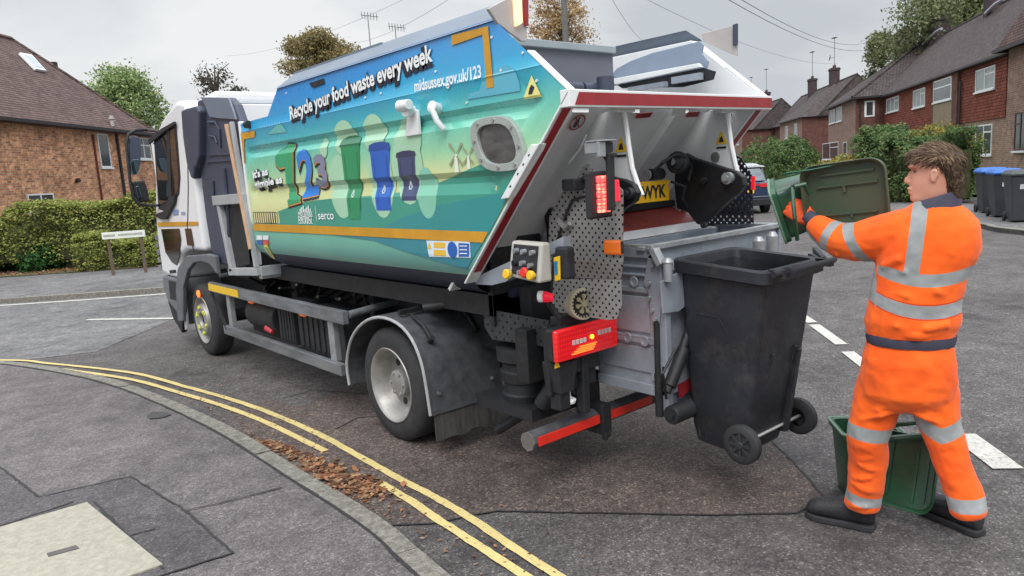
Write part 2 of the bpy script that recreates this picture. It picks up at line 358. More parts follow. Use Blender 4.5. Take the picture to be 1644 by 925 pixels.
dash((7.78, 4.28), (7.30, 3.80)); dash((7.22, 3.74), (6.58, 3.14)); dash((6.36, 2.98), (5.70, 2.38)); dash((4.86, 1.56), (4.47, 1.2), .16); dash((8.9, 5.35), (8.3, 4.8)); dash((5.35, 2.05), (4.9, 1.62), .12)
dash((3.95, 0.65), (3.5, 0.2)); dash((10.2, 6.6), (9.5, 5.9)); dash((12, 8.3), (11.2, 7.5))
# darker reinstatement strip, joints and the utility cover in the near pavement
pz = KZ
pl = [(0, 655+95), (60, 797), (210, 765), (375, 888), (250, 935), (0, 1010), (-200, 1010), (-200, 700)]
sheet('pavement_patch', px_line([(-60, 700), (0, 750), (62, 798), (210, 765), (375, 888), (225, 935), (0, 1010), (-120, 1000)], pz), pz, M_paved)
for pl in ([(-60, 705), (0, 750), (62, 798), (210, 765), (300, 822), (375, 888), (225, 935)], [(300, 820), (380, 802), (452, 783)], [(118, 806), (70, 822), (0, 845)], [(150, 806), (262, 914)], [(210, 860), (250, 850)]):
    ribbon('tar_seam', wob(px_line(pl, pz), 6, .005), .012, pz+.004, M_tar, jit=.003)
cov = [G(*p, pz) for p in [(140, 808), (262, 908), (40, 985), (-110, 880)]]
t = empty('utility_cover', tuple(cov[0]), 0, 'cream concrete utility cover slab set in the near pavement', 'utility cover')
b = MB(cov[0]); b.poly([(p.x, p.y, pz+.010) for p in cov], (0, 0, -.05)); b.build('slab', M_slab, t, bevel=.004)
b = MB(cov[0]); hp_ = [G(*p, pz+.014) for p in [(75, 888), (78, 893), (127, 880), (122, 875)]]; b.poly(hp_, (0, 0, -.01)); b.build('lifting_slot', mat('slot', (92, 88, 88), .8), t)
# dark spot
sp = [G(x, y, pz) for x, y in [(235, 668), (245, 662), (265, 662), (275, 666), (262, 671), (240, 673)]]
sheet('tarmac_stain', [(p.x, p.y) for p in sp], pz+.004, mat('stain', (70, 69, 70), .8))
# fallen leaves in the gutter
b = MB()
def leafpoly(b, c, r, n, up=.3):
    a = random.uniform(0, 2*pi); t = Vector((cos(a), sin(a), random.uniform(-up, up)))*r; s_ = Vector((-sin(a), cos(a), random.uniform(-up, up)))*r*.6
    b.add([c-t, c-t*.2+s_, c+t*.5+s_*.7, c+t, c+t*.4-s_*.6, c-t*.3-s_], [(0, 1, 2, 3, 4, 5)])
path = [G(*p) for p in [(405, 712), (450, 722), (500, 752), (545, 778), (585, 800)]]
for i in range(1050):
    s_ = random.random()**.75; k = s_*(len(path)-1); j = min(int(k), len(path)-2); c = path[j].lerp(path[j+1], k-j)
    wdt = .015+.13*s_**1.4 if s_ < .85 else .13*(1-s_)/.15+.04
    c = c+Vector((random.gauss(0, 1)*wdt*.62-.0+.06*s_, random.gauss(0, .08), random.uniform(.010, .024)))
    if c.x < 1.70: c.x = 1.70+random.random()*.03
    leafpoly(b, c, random.choice((.008, .012, .016, .022, .032))*random.uniform(.8, 1.2), 6, .35)
for i in range(260):
    c = Vector((1.72+abs(random.gauss(0, .22)), random.uniform(1.8, 7.0), .012)); leafpoly(b, c, random.uniform(.008, .016), 6, .2)
tag(b.build('fallen_leaves', leafmat('dead_leaves', [(92, 64, 50), (138, 94, 68), (170, 122, 90), (76, 56, 48), (120, 80, 58), (182, 148, 116), (104, 88, 66)]), fix=False), 'brown fallen leaves heaped in the gutter beside the yellow lines', 'leaves', kind='stuff')
# ================================================================== the food-waste lorry
X0, XR, XC = 2.42, 4.13, 3.275
W_WHT = mat('white_paint', (228, 230, 232), .35, var=.04, scale=3, coat=.3, dirt=.06)
W_CAB = mat('cab_white', (236, 238, 242), .3, var=.03, scale=2, coat=.5, dirt=.05)
M_blk = mat('black_plastic', (38, 40, 45), .55, var=.2, scale=9, bump=.15, dirt=.15)
M_blk2 = mat('mudguard_plastic', (80, 82, 88), .6, var=.25, scale=14, bump=.25, bscale=220, dirt=.3)
M_dark = mat('chassis_dark', (32, 34, 38), .6, var=.25, scale=8, dirt=.3)
M_stack = mat('intake_plastic', (64, 70, 88), .5, var=.12, scale=3)
M_gal = mat('galvanised', (168, 172, 176), .45, metal=.4, var=.15, scale=12, dirt=.12)
M_alu = mat('dirty_aluminium', (146, 150, 156), .45, metal=.5, var=.25, scale=10, dirt=.45, stretch=(1, .25, 1))
M_tyre = mat('tyre_rubber', (54, 54, 57), .85, var=.2, scale=12, bump=.2, bscale=90)
M_rim = mat('wheel_steel', (165, 163, 160), .45, metal=.35, var=.15, scale=9, dirt=.35)
M_grey = mat('hopper_grey', (156, 164, 176), .45, metal=.2, var=.12, scale=5, dirt=.25)
M_lid = mat('lid_grey', (112, 124, 140), .5, var=.08, scale=4)
M_glass = mat('dark_glass', (20, 24, 24), .08, var=.1, spec=.8, coat=.5)
M_redtape = mat('red_trim', (158, 40, 48), .45, var=.15, scale=10)
M_gold = mat('gold_tape', (206, 150, 40), .45, var=.1, scale=6)
M_ylw = mat('yellow_tape', (232, 190, 40), .45, var=.08)
M_steel = mat('bright_steel', (190, 190, 192), .3, metal=.8, var=.1)
M_redblk = mat('red_tape_bright', (226, 48, 34), .4, var=.1)
M_yplug = mat('nut_yellow', (214, 226, 60), .5)
M_amber = mat('amber_lens', (236, 110, 30), .25, emit=(240, 100, 20), estr=.35)
M_wtxt = mat('white_vinyl', (235, 238, 240), .5, var=.03)
M_dtxt = mat('dark_vinyl', (28, 34, 52), .5, var=.05)

T = Vector((XC, 5.6, 0))
truck = empty('recycling_lorry', T, 0, 'white-cabbed food waste collection lorry with blue and green liveried body', 'lorry')
def tb(): return MB(T)

# ---- body skin with pressed grooves
ZL = [(2.54, 0), (2.345, 0), (2.34, 0), (2.275, 0), (2.268, -.004), (2.26, 0), (2.135, 0), (2.105, .026), (2.075, .026), (2.035, 0), (1.80, 0), (1.768, .024), (1.735, .024), (1.675, 0), (1.46, 0), (1.33, 0), (1.27, .008), (1.22, .028), (1.17, .062), (1.12, .12), (1.085, .20), (1.06, .34)]
def yend(z):                                    # groove ends just short of the sloping rear edge
    return yrear(z)+.13
def yrear(z):
    if z > 2.13: return 2.42+(z-2.13)*(2.92-2.42)/(2.54-2.13)
    z = max(z, 1.175)
    return 2.42+(2.13-z)*(3.32-2.42)/(2.13-1.18)
def yfront(z):
    if z > 2.342: return 5.83-(z-2.342)*.26/.2
    if z > 1.33: return 6.43
    return 6.43-min(1, (1.33-z)/.27)**2*.50
def depth(y, z):
    d = 0
    for (za, da), (zb, db) in zip(ZL, ZL[1:]):
        if zb <= z <= za: d = da+(db-da)*(za-z)/(za-zb) if za > zb else da; break
    if z > 1.5 and d > 0:
        e_ = yend(z); k = min(1, max(0, (y-e_)/.10)); k2 = min(1, max(0, (6.36-y)/.03)); d *= min(k, k2)
    return d
def livery_mat():
    m, N, L, b = newmat('livery', .32, .5); b.inputs['Coat Weight'].default_value = .35
    t = N.new('ShaderNodeTexCoord').outputs['Object']; s = N.new('ShaderNodeSeparateXYZ'); L.new(t, s.inputs[0])
    zn = mth(N, L, 'ADD', s.outputs[2], mth(N, L, 'MULTIPLY', mth(N, L, 'SUBTRACT', nse(N, L, t, 1.6, 2), .5), .10))
    zn = mth(N, L, 'ADD', zn, mth(N, L, 'MULTIPLY', s.outputs[1], .018))       # the print is bluer towards the tail
    f = mth(N, L, 'DIVIDE', mth(N, L, 'SUBTRACT', zn, 1.1), 1.5)
    c = ramp(N, L, f, [(.0, lin((76, 142, 138))), (.1, lin((84, 160, 150))), (.2, lin((108, 190, 166))), (.33, lin((214, 218, 160))), (.45, lin((208, 220, 162))), (.53, lin((150, 210, 168))), (.63, lin((100, 196, 176))), (.72, lin((50, 178, 200))), (.8, lin((42, 164, 216))), (.9, lin((46, 146, 218))), (1, lin((52, 136, 214)))])
    dn = ramp(N, L, nse(N, L, t, 5, 9, .75), [(.45, (0, 0, 0)), (.8, (.30, .30, .30))])
    q = N.new('ShaderNodeMapping'); q.inputs['Scale'].default_value = (1, 26, 1.6); L.new(t, q.inputs[0])       # rain-washed road film running down the panel
    st = ramp(N, L, nse(N, L, q.outputs[0], 1.3, 7, .7), [(.5, (0, 0, 0)), (.78, (.34, .34, .34))])
    low = ramp(N, L, f, [(0, (.9, .9, .9)), (.22, (.45, .45, .45)), (.5, (.12, .12, .12)), (1, (.06, .06, .06))])
    d2 = mth(N, L, 'MULTIPLY', low, mth(N, L, 'ADD', .35, nse(N, L, t, 11, 8, .8)))
    dd = mth(N, L, 'MAXIMUM', mth(N, L, 'MAXIMUM', dn, mth(N, L, 'MULTIPLY', st, .8)), mth(N, L, 'MULTIPLY', d2, .42), clamp=True)
    L.new(mixc(N, L, dd, c, (.19, .18, .165)), b.inputs['Base Color'])
    rg = N.new('ShaderNodeMapRange'); rg.inputs[3].default_value = .26; rg.inputs[4].default_value = .6; L.new(dd, rg.inputs[0]); L.new(rg.outputs[0], b.inputs['Roughness']); return m
M_liv = livery_mat()
M_under = mat('body_underside', (48, 54, 72), .5, var=.1)
M_inside = mat('inner_grey', (212, 214, 216), .5, var=.06, scale=3, dirt=.1)
zs = sorted({z for z, _ in ZL} | {2.44, 1.95, 1.56, 1.245, 1.20, 1.145, 1.10}, reverse=True)
b = tb(); rows = []
for z in zs:
    ya, yb = yrear(z), yfront(z)
    ys = [ya, ya+.10]+[ya+.13+.02*i for i in range(6)]; k = 14
    ys += [ya+.25+(yb-.1-ya-.25)*i/k for i in range(1, k+1)]+[yb-.06, yb-.03, yb]
    rows.append([Vector((X0+depth(y, z), y, z)) for y in ys])
n = len(rows[0]); vs_ = [p for r in rows for p in r]; m_ = len(rows)
for i in range(m_-1):
    b.cur = 1 if zs[i] < 1.225 else 0
    b.add([], [])
    for j in range(n-1): b.f.append((i*n+j, i*n+j+1, (i+1)*n+j+1, (i+1)*n+j)); b.mi.append(b.cur)
b.v = vs_
b.build('body_side', [M_liv, M_under], truck, smooth=30, fix=True)
# rear-facing flange of the near side, inner faces, far side wall, floor and front wall
def sidewall(xa, xb, name, m, cut=False):
    b = tb(); pr = [(6.43, 2.34), (5.83, 2.34), (5.57, 2.54), (2.92, 2.54), (2.42, 2.13), (3.24, 1.27), (6.38, 1.33), (6.43, 1.40)]
    if cut: pr[3] = (2.90, 2.45); pr[4] = (2.49, 2.12)
    b.poly([(xa, y, z) for y, z in pr], (xb-xa, 0, 0)); return b.build(name, m, truck, bevel=.004)
sidewall(X0+.052, X0+.085, 'body_inner_side', W_WHT, True)
sidewall(XR-.085, XR, 'body_far_side', W_WHT)
b = tb(); b.box(X0+.30, XR-.30, 3.25, 5.98, 1.05, 1.10); b.poly([(X0+.085, 6.40, 1.3), (XR-.085, 6.40, 1.3), (XR-.085, 6.40, 2.33), (X0+.085, 6.40, 2.33)], (0, -.03, 0))
b.build('body_floor', M_under, truck)
# white front edge post of the body
b = tb(); b.box(X0-.008, X0+.05, 6.432, 6.475, 1.10, 2.36); b.build('front_edge_post', W_WHT, truck, bevel=.008)
# sloping strip lid along the top edge
b = tb(); b.poly([(X0-.015, 2.90, 2.525), (X0-.015, 5.60, 2.525), (X0+.12, 5.52, 2.635), (X0+.12, 2.97, 2.635)], (.02, 0, .015)); b.build('top_lid', M_lid, truck, bevel=.006)
b = tb(); b.poly([(XR+.015, 2.90, 2.535), (XR+.015, 5.60, 2.535), (XR-.05, 5.52, 2.60), (XR-.05, 2.97, 2.60)], (-.02, 0, .015)); b.build('top_lid', M_lid, truck, bevel=.006)
b = tb(); b.poly([(X0+.12, 4.2, 2.635), (X0+.12, 5.52, 2.635), (XR-.06, 5.52, 2.60), (XR-.06, 4.2, 2.60)], (0, 0, .015)); b.build('roof_panel', M_lid, truck)
# slope front above the step
b = tb(); b.poly([(X0+.03, 5.83, 2.34), (XR-.03, 5.83, 2.34), (XR-.03, 5.57, 2.54), (X0+.03, 5.57, 2.54)], (0, -.02, 0)); b.poly([(X0+.03, 6.42, 2.335), (XR-.03, 6.42, 2.335), (XR-.03, 5.8, 2.335), (X0+.03, 5.8, 2.335)], (0, 0, -.02)); b.build('front_step_panel', W_WHT, truck)

# ---- rear rim: white flange, red reflective trim
P1, P2, P3 = Vector((0, 2.92, 2.54)), Vector((0, 2.42, 2.13)), Vector((0, 3.32, 1.18))
def rimseg(xa, xb, A, B, nrm, th): 
    A = A.copy(); B = B.copy(); b.poly([(xa, A.y, A.z), (xb, A.y, A.z), (xb, B.y, B.z), (xa, B.y, B.z)], nrm*th)
sl = (P3-P2).normalized(); nr = Vector((0, -sl.z, sl.y))*-1  # rearward-down normal
if nr.y > 0: nr = -nr
b = tb()
for xa, xb in ((X0-.004, X0+.085), (XR-.085, XR+.004)):
    rimseg(xa, xb, P2, P3+Vector((0, .0, 0)), nr, .012); rimseg(xa, min(xb, xa+.05), P1.lerp(P2, .48), P2, Vector((0, -.63, .77)), .010)
b.box(X0-.004, XR+.004, 2.41, 2.47, 2.058, 2.138)
b.build('rear_rim', W_WHT, truck, bevel=.004)
b = tb()
for xa, xb in ((X0+.012, X0+.062), (XR-.07, XR-.022)):
    A = P2+sl*.03+nr*.0145; B = P3-sl*.10+nr*.0145; b.poly([(xa, A.y, A.z), (xb, A.y, A.z), (xb, B.y, B.z), (xa, B.y, B.z)], nr*.002)
b.poly([(X0+.03, 2.4085, 2.068), (XR+.0, 2.4085, 2.068), (XR+.0, 2.4085, 2.125), (X0+.06, 2.4085, 2.125)], (0, -.002, 0))
b.build('red_reflective_trim', M_redtape, truck)
# ---- slanted white tail panel with three raised ribs
rec = -nr*.14
A, B = P2+rec+sl*.15, P3+rec+sl*.25
b = tb(); b.poly([(X0+.085, A.y, A.z), (XR-.085, A.y, A.z), (XR-.085, B.y, B.z), (X0+.085, B.y, B.z)], -nr*.02)
b.box(X0+.085, XR-.085, 2.46, 2.60, 2.075, 2.09)
b.build('tail_panel', M_inside, truck)
b = tb()
for x in (2.72, 3.12, 3.56, 3.93):
    q = [(x-.085, 0), (x-.055, .035), (x+.055, .035), (x+.085, 0)]; ra = [Vector((xx, A.y, A.z))+nr*h+sl*.05 for xx, h in q]; rb = [Vector((xx, B.y, B.z))+nr*h for xx, h in q]
    b.add(ra+rb, [(0, 1, 5, 4), (1, 2, 6, 5), (2, 3, 7, 6), (0, 4, 7, 3), (0, 3, 2, 1), (4, 5, 6, 7)])
b.build('tail_panel_ribs', M_inside, truck)
# bottom skirt of the tail panel
b = tb(); b.ppx([(742, 455), (905, 380), (905, 400), (850, 425), (812, 452), (790, 458)], 0, 2.50, (.05, 0, 0)); b.build('skirt', M_grey, truck)
# labels on the tail
def tailpt(px, py): return onv(px, py, A+nr*.045, nr)
def taildisc(b, px, py, r, w0, n=24):
    c = tailpt(px, py); ex = Vector((1, 0, 0)); ey = -sl
    b.add([c+(ex*cos(2*pi*i/n)+ey*sin(2*pi*i/n))*q for q in (r, w0) for i in range(n)], [(i, (i+1) % n, n+(i+1) % n, n+i) for i in range(n)])
    return c
for px, py in ((927, 197), (1184, 178)):
    b = tb(); c = taildisc(b, px, py, .05, .041); ex = Vector((1, 0, 0)); ey = -sl; d = (ex-ey).normalized()*.045; w = (ex+ey).normalized()*.004
    b.add([c-d-w, c+d-w, c+d+w, c-d+w], [(0, 1, 2, 3)]); b.cur = 1
    b.add([c+ex*x+ey*y-nr*.001 for x, y in ((-.012, -.032), (.006, -.032), (.012, .005), (.004, .018), (.006, .034), (-.008, .034), (-.006, .012), (-.014, -.0))], [tuple(range(8))])
    b.build('prohibition_sign', [M_redtape, M_blk], truck)
for q, m in (([(1024, 182), (1048, 180), (1043, 188), (1020, 190)], M_redtape), ([(1104, 180), (1124, 179), (1120, 187), (1101, 188)], M_redtape), ([(1081, 168), (1102, 168), (1099, 185), (1077, 186)], W_WHT)):
    b = tb(); b.poly([tailpt(x, y) for x, y in q], nr*.003); b.build('tail_label', m, truck)
b = tb(); b.tube([tailpt(938, 213)+nr*.02, tailpt(925, 235)+nr*.03, tailpt(910, 258)+nr*.02], .006); b.build('grab_rod', W_WHT, truck, smooth=True)
# ---- gusset plates that carry the lifting arms
def gusset(X, edge, signpx, holepx):
    E_ = [on(x, y, 0, X) for x, y in edge]; top = E_[0].copy(); bot = E_[-1].copy()
    def onpanel(z): t = (z-A.z)/(B.z-A.z); return Vector((X, A.y+(B.y-A.y)*t, z))
    b = tb(); b.poly(E_+[onpanel(bot.z+.02), onpanel(top.z-.02)], (.012, 0, 0)); g = b.build('gusset_plate', M_inside, truck)
    b = tb(); b.tube([p+Vector((.0, -.004, 0)) for p in E_], .014, 8); b.box(X-.07, X+.07, E_[0].y-.02, E_[0].y+.03, 2.045, 2.085); b.build('gusset_flange', W_WHT, truck, smooth=True)
    p = on(signpx[0], signpx[1], 0, X-.004); b = tb(); s_ = .042
    b.add([p+Vector((0, s_, -s_*.8)), p+Vector((0, -s_, -s_*.8)), p+Vector((0, 0, s_))], [(0, 1, 2)]); b.cur = 1
    b.add([p+Vector((-.001, .018, -.024)), p+Vector((-.001, -.018, -.024)), p+Vector((-.001, -.006, .012)), p+Vector((-.001, .008, .004))], [(0, 1, 2, 3)])
    b.add([p+Vector((-.001, .034, -.048)), p+Vector((-.001, -.034, -.048)), p+Vector((-.001, -.034, -.060)), p+Vector((-.001, .034, -.060))], [(0, 1, 2, 3)])
    b.build('warning_triangle', [M_ylw, M_blk], truck, fix=False)
    if holepx:
        c = on(holepx[0], holepx[1], 0, X-.002); b = tb(); b.cyl(c, c+Vector((-.006, 0, 0)), .03); b.build('boss', M_steel, truck, smooth=True)
gusset(2.90, [(1000, 172), (1004, 200), (1008, 232), (1014, 270), (1024, 300), (1030, 314)], (997, 233), None)
gusset(3.80, [(1165, 172), (1169, 200), (1173, 232), (1180, 265), (1187, 290)], (1158, 222), (1149, 252))
# ---- black lifting arms
M_arm = mat('arm_black', (26, 27, 33), .45, var=.2, scale=8, dirt=.15)
def armplate(px, X, th, name='lifting_arm', bolts=()):
    b = tb(); b.ppx(px, 0, X, (th, 0, 0)); o = b.build(name, M_arm, truck, bevel=.008)
    for x, y, r in bolts:
        c = on(x, y, 0, X); q = tb(); q.cyl(c, c+Vector((-.03, 0, 0)), r); q.cyl(c+Vector((-.03, 0, 0)), c+Vector((-.045, 0, 0)), r*.5, n=6); q.build('pivot_bolt', M_gal if r > .03 else M_blk, o, smooth=True)
armplate([(948, 284), (962, 280), (1000, 288), (1016, 296), (1023, 310), (1018, 324), (1000, 336), (985, 352), (950, 360)], 2.845, .04, bolts=[(1013, 310, .028)])
armplate([(1084, 252), (1098, 246), (1112, 254), (1182, 276), (1192, 284), (1194, 298), (1184, 312), (1170, 322), (1128, 362), (1118, 360), (1104, 342), (1086, 335), (1082, 300)], 3.735, .05, bolts=[(1171, 286, .035), (1133, 361, .018), (1132, 290, .02)])
b = tb(); c1 = on(1050, 280, 1, 2.80); c2 = on(1092, 262, 1, 2.72)
b.cyl(c1-Vector((.04, 0, 0)), c1+Vector((.07, 0, 0)), .034); b.tube([on(1078, 292, 1, 2.72), on(1100, 300, 1, 2.70), on(1096, 318, 1, 2.72), on(1106, 334, 1, 2.74)], .009); b.tube([on(1050, 274, 1, 2.78), on(1064, 262, 1, 2.74), on(1076, 254, 1, 2.7)], .009); b.lathe(c2, (-1, -.25, .1), [(0, .058), (.02, .066), (.05, .066), (.06, .054), (.09, .05), (.10, .025), (.12, .02)], 20)
b.tube([on(1062, 262, 1, 2.7), on(1085, 248, 1, 2.66), on(1100, 252, 1, 2.66), on(1110, 268, 1, 2.68), on(1105, 290, 1, 2.7)], .010)

b.build('lift_motor', M_dark, truck, smooth=True)
b = tb(); b.cyl(c1+Vector((-.06, 0, 0)), c1+Vector((-.07, 0, 0)), .03); b.build('motor_cap', M_gal, truck)
# black cross beam and the number plate on it
b = tb(); yb_ = 2.86
b.box(2.95, 4.1, 3.13, 3.20, 1.47, 1.56); b.bar((2.98, 3.10, 1.50), (4.1, 3.10, 1.51), .05, .04)
b.build('cross_beam', M_dark, truck, bevel=.006)
def yplate(px4, y): return [on(x, y_, 1, y) for x, y_ in px4]
pp = [on(1004, 299, 1, 2.8), on(1074, 289, 1, 2.8), on(1073, 321, 1, 2.8), on(1003, 331, 1, 2.8)]
zc = (pp[1].z+pp[2].z)/2; h_ = .062; x1_ = pp[1].x; x0_ = x1_-.50
b = tb(); b.box(x0_, x1_, 2.80, 2.806, zc-h_, zc+h_); plate = b.build('number_plate', mat('plate_yellow', (240, 186, 34), .4, var=.03), truck, bevel=.003)
def textmesh(name, s_, size, org, ex, ey, m, parent, off=0.0, ysc=1.0, width=None, shear=0.0, T_=T, align='LEFT', conform=None, lift=.003, extrude=0.0, space=1.0):
    """Lettering laid out in the plane (ex, ey) from org; conform(p) moves each vertex onto a pressed surface."""
    c = bpy.data.curves.new(name, 'FONT'); c.body = s_; c.size = size; c.offset = off; c.shear = shear; c.align_x = align; c.resolution_u = 3; c.space_character = space
    o = bpy.data.objects.new('tmp', c); col.objects.link(o); dg = bpy.context.evaluated_depsgraph_get(); dg.update()
    me = bpy.data.meshes.new_from_object(o.evaluated_get(dg)); bpy.data.objects.remove(o)
    xs = [v.co.x for v in me.vertices]; w0 = (max(xs)-min(xs)) if xs else 1; k = (width/w0) if width else 1; xm = min(xs) if width else 0
    ex = Vector(ex).normalized(); ey = Vector(ey).normalized(); nn = ex.cross(ey).normalized()
    bm = bmesh.new(); bm.from_mesh(me)
    for v in bm.verts: v.co = Vector(org)+ex*((v.co.x-xm)*k)+ey*v.co.y*ysc+nn*lift
    if conform: conform(bm)
    for v in bm.verts: v.co -= T_
    bm.to_mesh(me); bm.free(); me.materials.clear(); me.materials.append(m); me.name = name
    q = bpy.data.objects.new(name, me); col.objects.link(q); q.parent = parent
    return q
textmesh('plate_lettering', 'WYK', .105, (x1_-.025-.235, 2.8, zc-.038), (1, 0, 0), (0, 0, 1), M_dtxt, plate, width=.225, off=.003)
textmesh('plate_lettering', 'LV24', .105, (x1_-.025-.45, 2.8, zc-.038), (1, 0, 0), (0, 0, 1), M_dtxt, plate, width=.19, off=.003) if False else None
# ---- hopper
b = tb(); HX0, HX1, HY0, HY1, HT, HB = 3.0, 4.26, 2.42, 2.86, 1.335, .56
b.box(HX0+.012, HX0+.035, HY0, HY1, HB, HT)
b.box(HX1-.03, HX1, HY0, HY1, HB, HT); b.box(HX0, HX1, HY0+.02, HY0+.05, .62, HT); b.box(HX0+.03, HX1, HY1, HY1+.03, HB, HT); b.box(HX0+.03, HX1-.03, HY0+.05, HY1, 1.12, 1.15)
b.box(HX0+.002, HX0+.012, HY0+.05, HY1-.03, .66, .80); b.box(HX0+.002, HX0+.012, HY0+.05, HY1-.03, .88, 1.08)
b.box(HX0-.006, HX0+.012, HY0, HY1, .54, .60); b.box(HX0-.006, HX0+.012, HY0, HY1, .82, .86); b.box(HX0-.006, HX0+.012, HY0, HY1, 1.10, 1.13)
hop = b.build('hopper', M_grey, truck, bevel=.006)
b = tb()
for z in (1.19, 1.235, .83+.02):
    b.box(HX0-.008, HX0+.012, HY0+.02, HY1-.02, z, z+.015)
b.box(HX0-.012, HX0+.014, HY0, HY1, 1.29, 1.345); b.build('side_ribs', M_grey, hop, bevel=.005)
for y, z in ((2.50, .84), (2.62, .845), (2.56, 1.16)): b = tb(); b.lathe((HX0-.010, y, z), (-1, 0, 0), [(0, .03), (.004, .028), (.004, .018), (.0, .016), (.0, 0)], 16); b.build('pressing', M_grey, hop, smooth=True)
b = tb(); b.box(HX0-.03, HX1+.02, HY0-.005, HY0+.035, 1.335, 1.365); b.box(HX0-.03, HX1+.02, HY0+.05, HY0+.10, 1.33, 1.352); b.box(HX0-.01, HX0+.04, HY0, HY1, 1.337, 1.36); b.box(HX1-.04, HX1+.01, HY0, HY1+.1, 1.337, 1.362); b.build('hopper_rim', M_gal, truck, bevel=.004)
# sloping red-brown apron and its white lip
ap = [(3.06, 2.93, 1.385), (4.10, 2.93, 1.385), (4.10, 3.10, 1.485), (3.06, 3.10, 1.485)]
b = tb(); b.poly(ap, (0, 0, -.02)); b.build('apron', mat('apron_red', (168, 72, 62), .5, c2=(122, 56, 52), scale=12, dirt=.2), truck)
b = tb(); b.poly([(3.04, 2.885, 1.340), (4.12, 2.885, 1.340), (4.12, 2.93, 1.384), (3.04, 2.93, 1.384)], (0, .015, -.01)); b.build('apron_lip', W_WHT, truck)
b = tb(); b.box(3.0, 4.2, 3.21, 3.24, 1.0, 1.56); b.box(2.6, 3.0, 3.3, 3.34, .9, 1.5); b.build('rear_bulkhead', M_dark, truck)
# ---- perforated guards
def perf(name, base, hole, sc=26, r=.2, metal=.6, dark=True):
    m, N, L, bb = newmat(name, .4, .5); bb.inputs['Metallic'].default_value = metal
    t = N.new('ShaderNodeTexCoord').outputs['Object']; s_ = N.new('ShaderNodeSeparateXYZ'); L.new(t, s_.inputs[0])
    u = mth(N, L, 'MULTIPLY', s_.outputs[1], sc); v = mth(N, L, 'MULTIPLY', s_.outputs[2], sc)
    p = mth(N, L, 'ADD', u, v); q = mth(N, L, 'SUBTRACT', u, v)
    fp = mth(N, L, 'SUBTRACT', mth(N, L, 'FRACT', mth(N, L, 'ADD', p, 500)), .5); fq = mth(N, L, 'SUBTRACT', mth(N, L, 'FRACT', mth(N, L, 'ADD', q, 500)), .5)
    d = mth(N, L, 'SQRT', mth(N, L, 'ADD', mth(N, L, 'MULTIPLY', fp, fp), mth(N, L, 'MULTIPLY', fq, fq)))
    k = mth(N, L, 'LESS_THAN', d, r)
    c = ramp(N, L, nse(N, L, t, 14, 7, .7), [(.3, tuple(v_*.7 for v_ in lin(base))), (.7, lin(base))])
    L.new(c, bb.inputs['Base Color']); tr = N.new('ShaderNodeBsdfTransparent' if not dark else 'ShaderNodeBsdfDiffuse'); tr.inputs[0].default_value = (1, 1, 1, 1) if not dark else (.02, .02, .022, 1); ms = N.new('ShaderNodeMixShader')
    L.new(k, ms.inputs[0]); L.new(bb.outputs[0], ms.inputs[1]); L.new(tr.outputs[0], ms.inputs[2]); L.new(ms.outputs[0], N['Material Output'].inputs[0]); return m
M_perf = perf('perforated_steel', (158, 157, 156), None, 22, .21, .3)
M_perfd = perf('perforated_dark', (50, 52, 64), None, 22, .24, .2, dark=False)
PX = 2.68
g = tb(); g.ppx([(882, 347), (906, 302), (925, 290), (934, 270), (943, 262), (954, 275), (986, 292), (1000, 306), (1000, 420), (880, 418)], 0, PX, (.004, 0, 0)); guard = g.build('perforated_guard', M_perf, truck)
g = tb(); p4 = [on(880, 418, 0, PX), on(1000, 420, 0, PX), on(997, 448, 0, PX+.03), on(884, 446, 0, PX+.03)]; g.poly(p4, (.004, 0, 0)); g.build('guard_bend', M_perf, guard)
g = tb(); g.ppx([(884, 447), (997, 449), (998, 490), (990, 512), (975, 514), (884, 500)], 0, PX+.03, (.004, 0, 0)); g.build('guard_lower', M_perf, guard)
g = tb(); g.tube([on(885, 470, 0, PX-.012), on(890, 400, 0, PX-.012), on(908, 345, 0, PX-.012), on(918, 322, 0, PX-.012), on(950, 312, 0, PX-.012)], .007)
g.tube([on(905, 300, 0, PX-.02), on(925, 296, 0, PX-.02), on(940, 285, 0, PX-.02)], .014); g.build('cable', M_blk, guard, smooth=True)
g = tb(); c = on(918, 297, 0, PX-.05); g.box(c.x-.03, c.x+.04, c.y-.05, c.y+.045, c.z-.028, c.z+.03); g.build('junction_box', M_blk, guard, bevel=.008)
g = tb(); c = on(897, 352, 0, PX-.02); g.bar(c, c+Vector((0, -.06, -.05)), .02, .03); g.cyl(c+Vector((-.01, -.05, -.045)), c+Vector((-.012, -.09, -.02)), .012); g.build('toggle_clamp', M_steel, guard)
g = tb(); g.ppx([(1112, 362), (1120, 320), (1150, 290), (1168, 262), (1178, 246), (1190, 254), (1207, 280), (1210, 359)], 0, 4.17, (.004, 0, 0)); g.build('perforated_guard', M_perfd, truck)
g = tb(); c = on(1209, 292, 0, 4.16); g.box(c.x-.004, c.x+.008, c.y-.012, c.y+.012, c.z-.05, c.z+.035); g.build('rear_lamp', mat('lamp_red_far', (200, 40, 50), .3, emit=(230, 40, 50), estr=.5), truck)
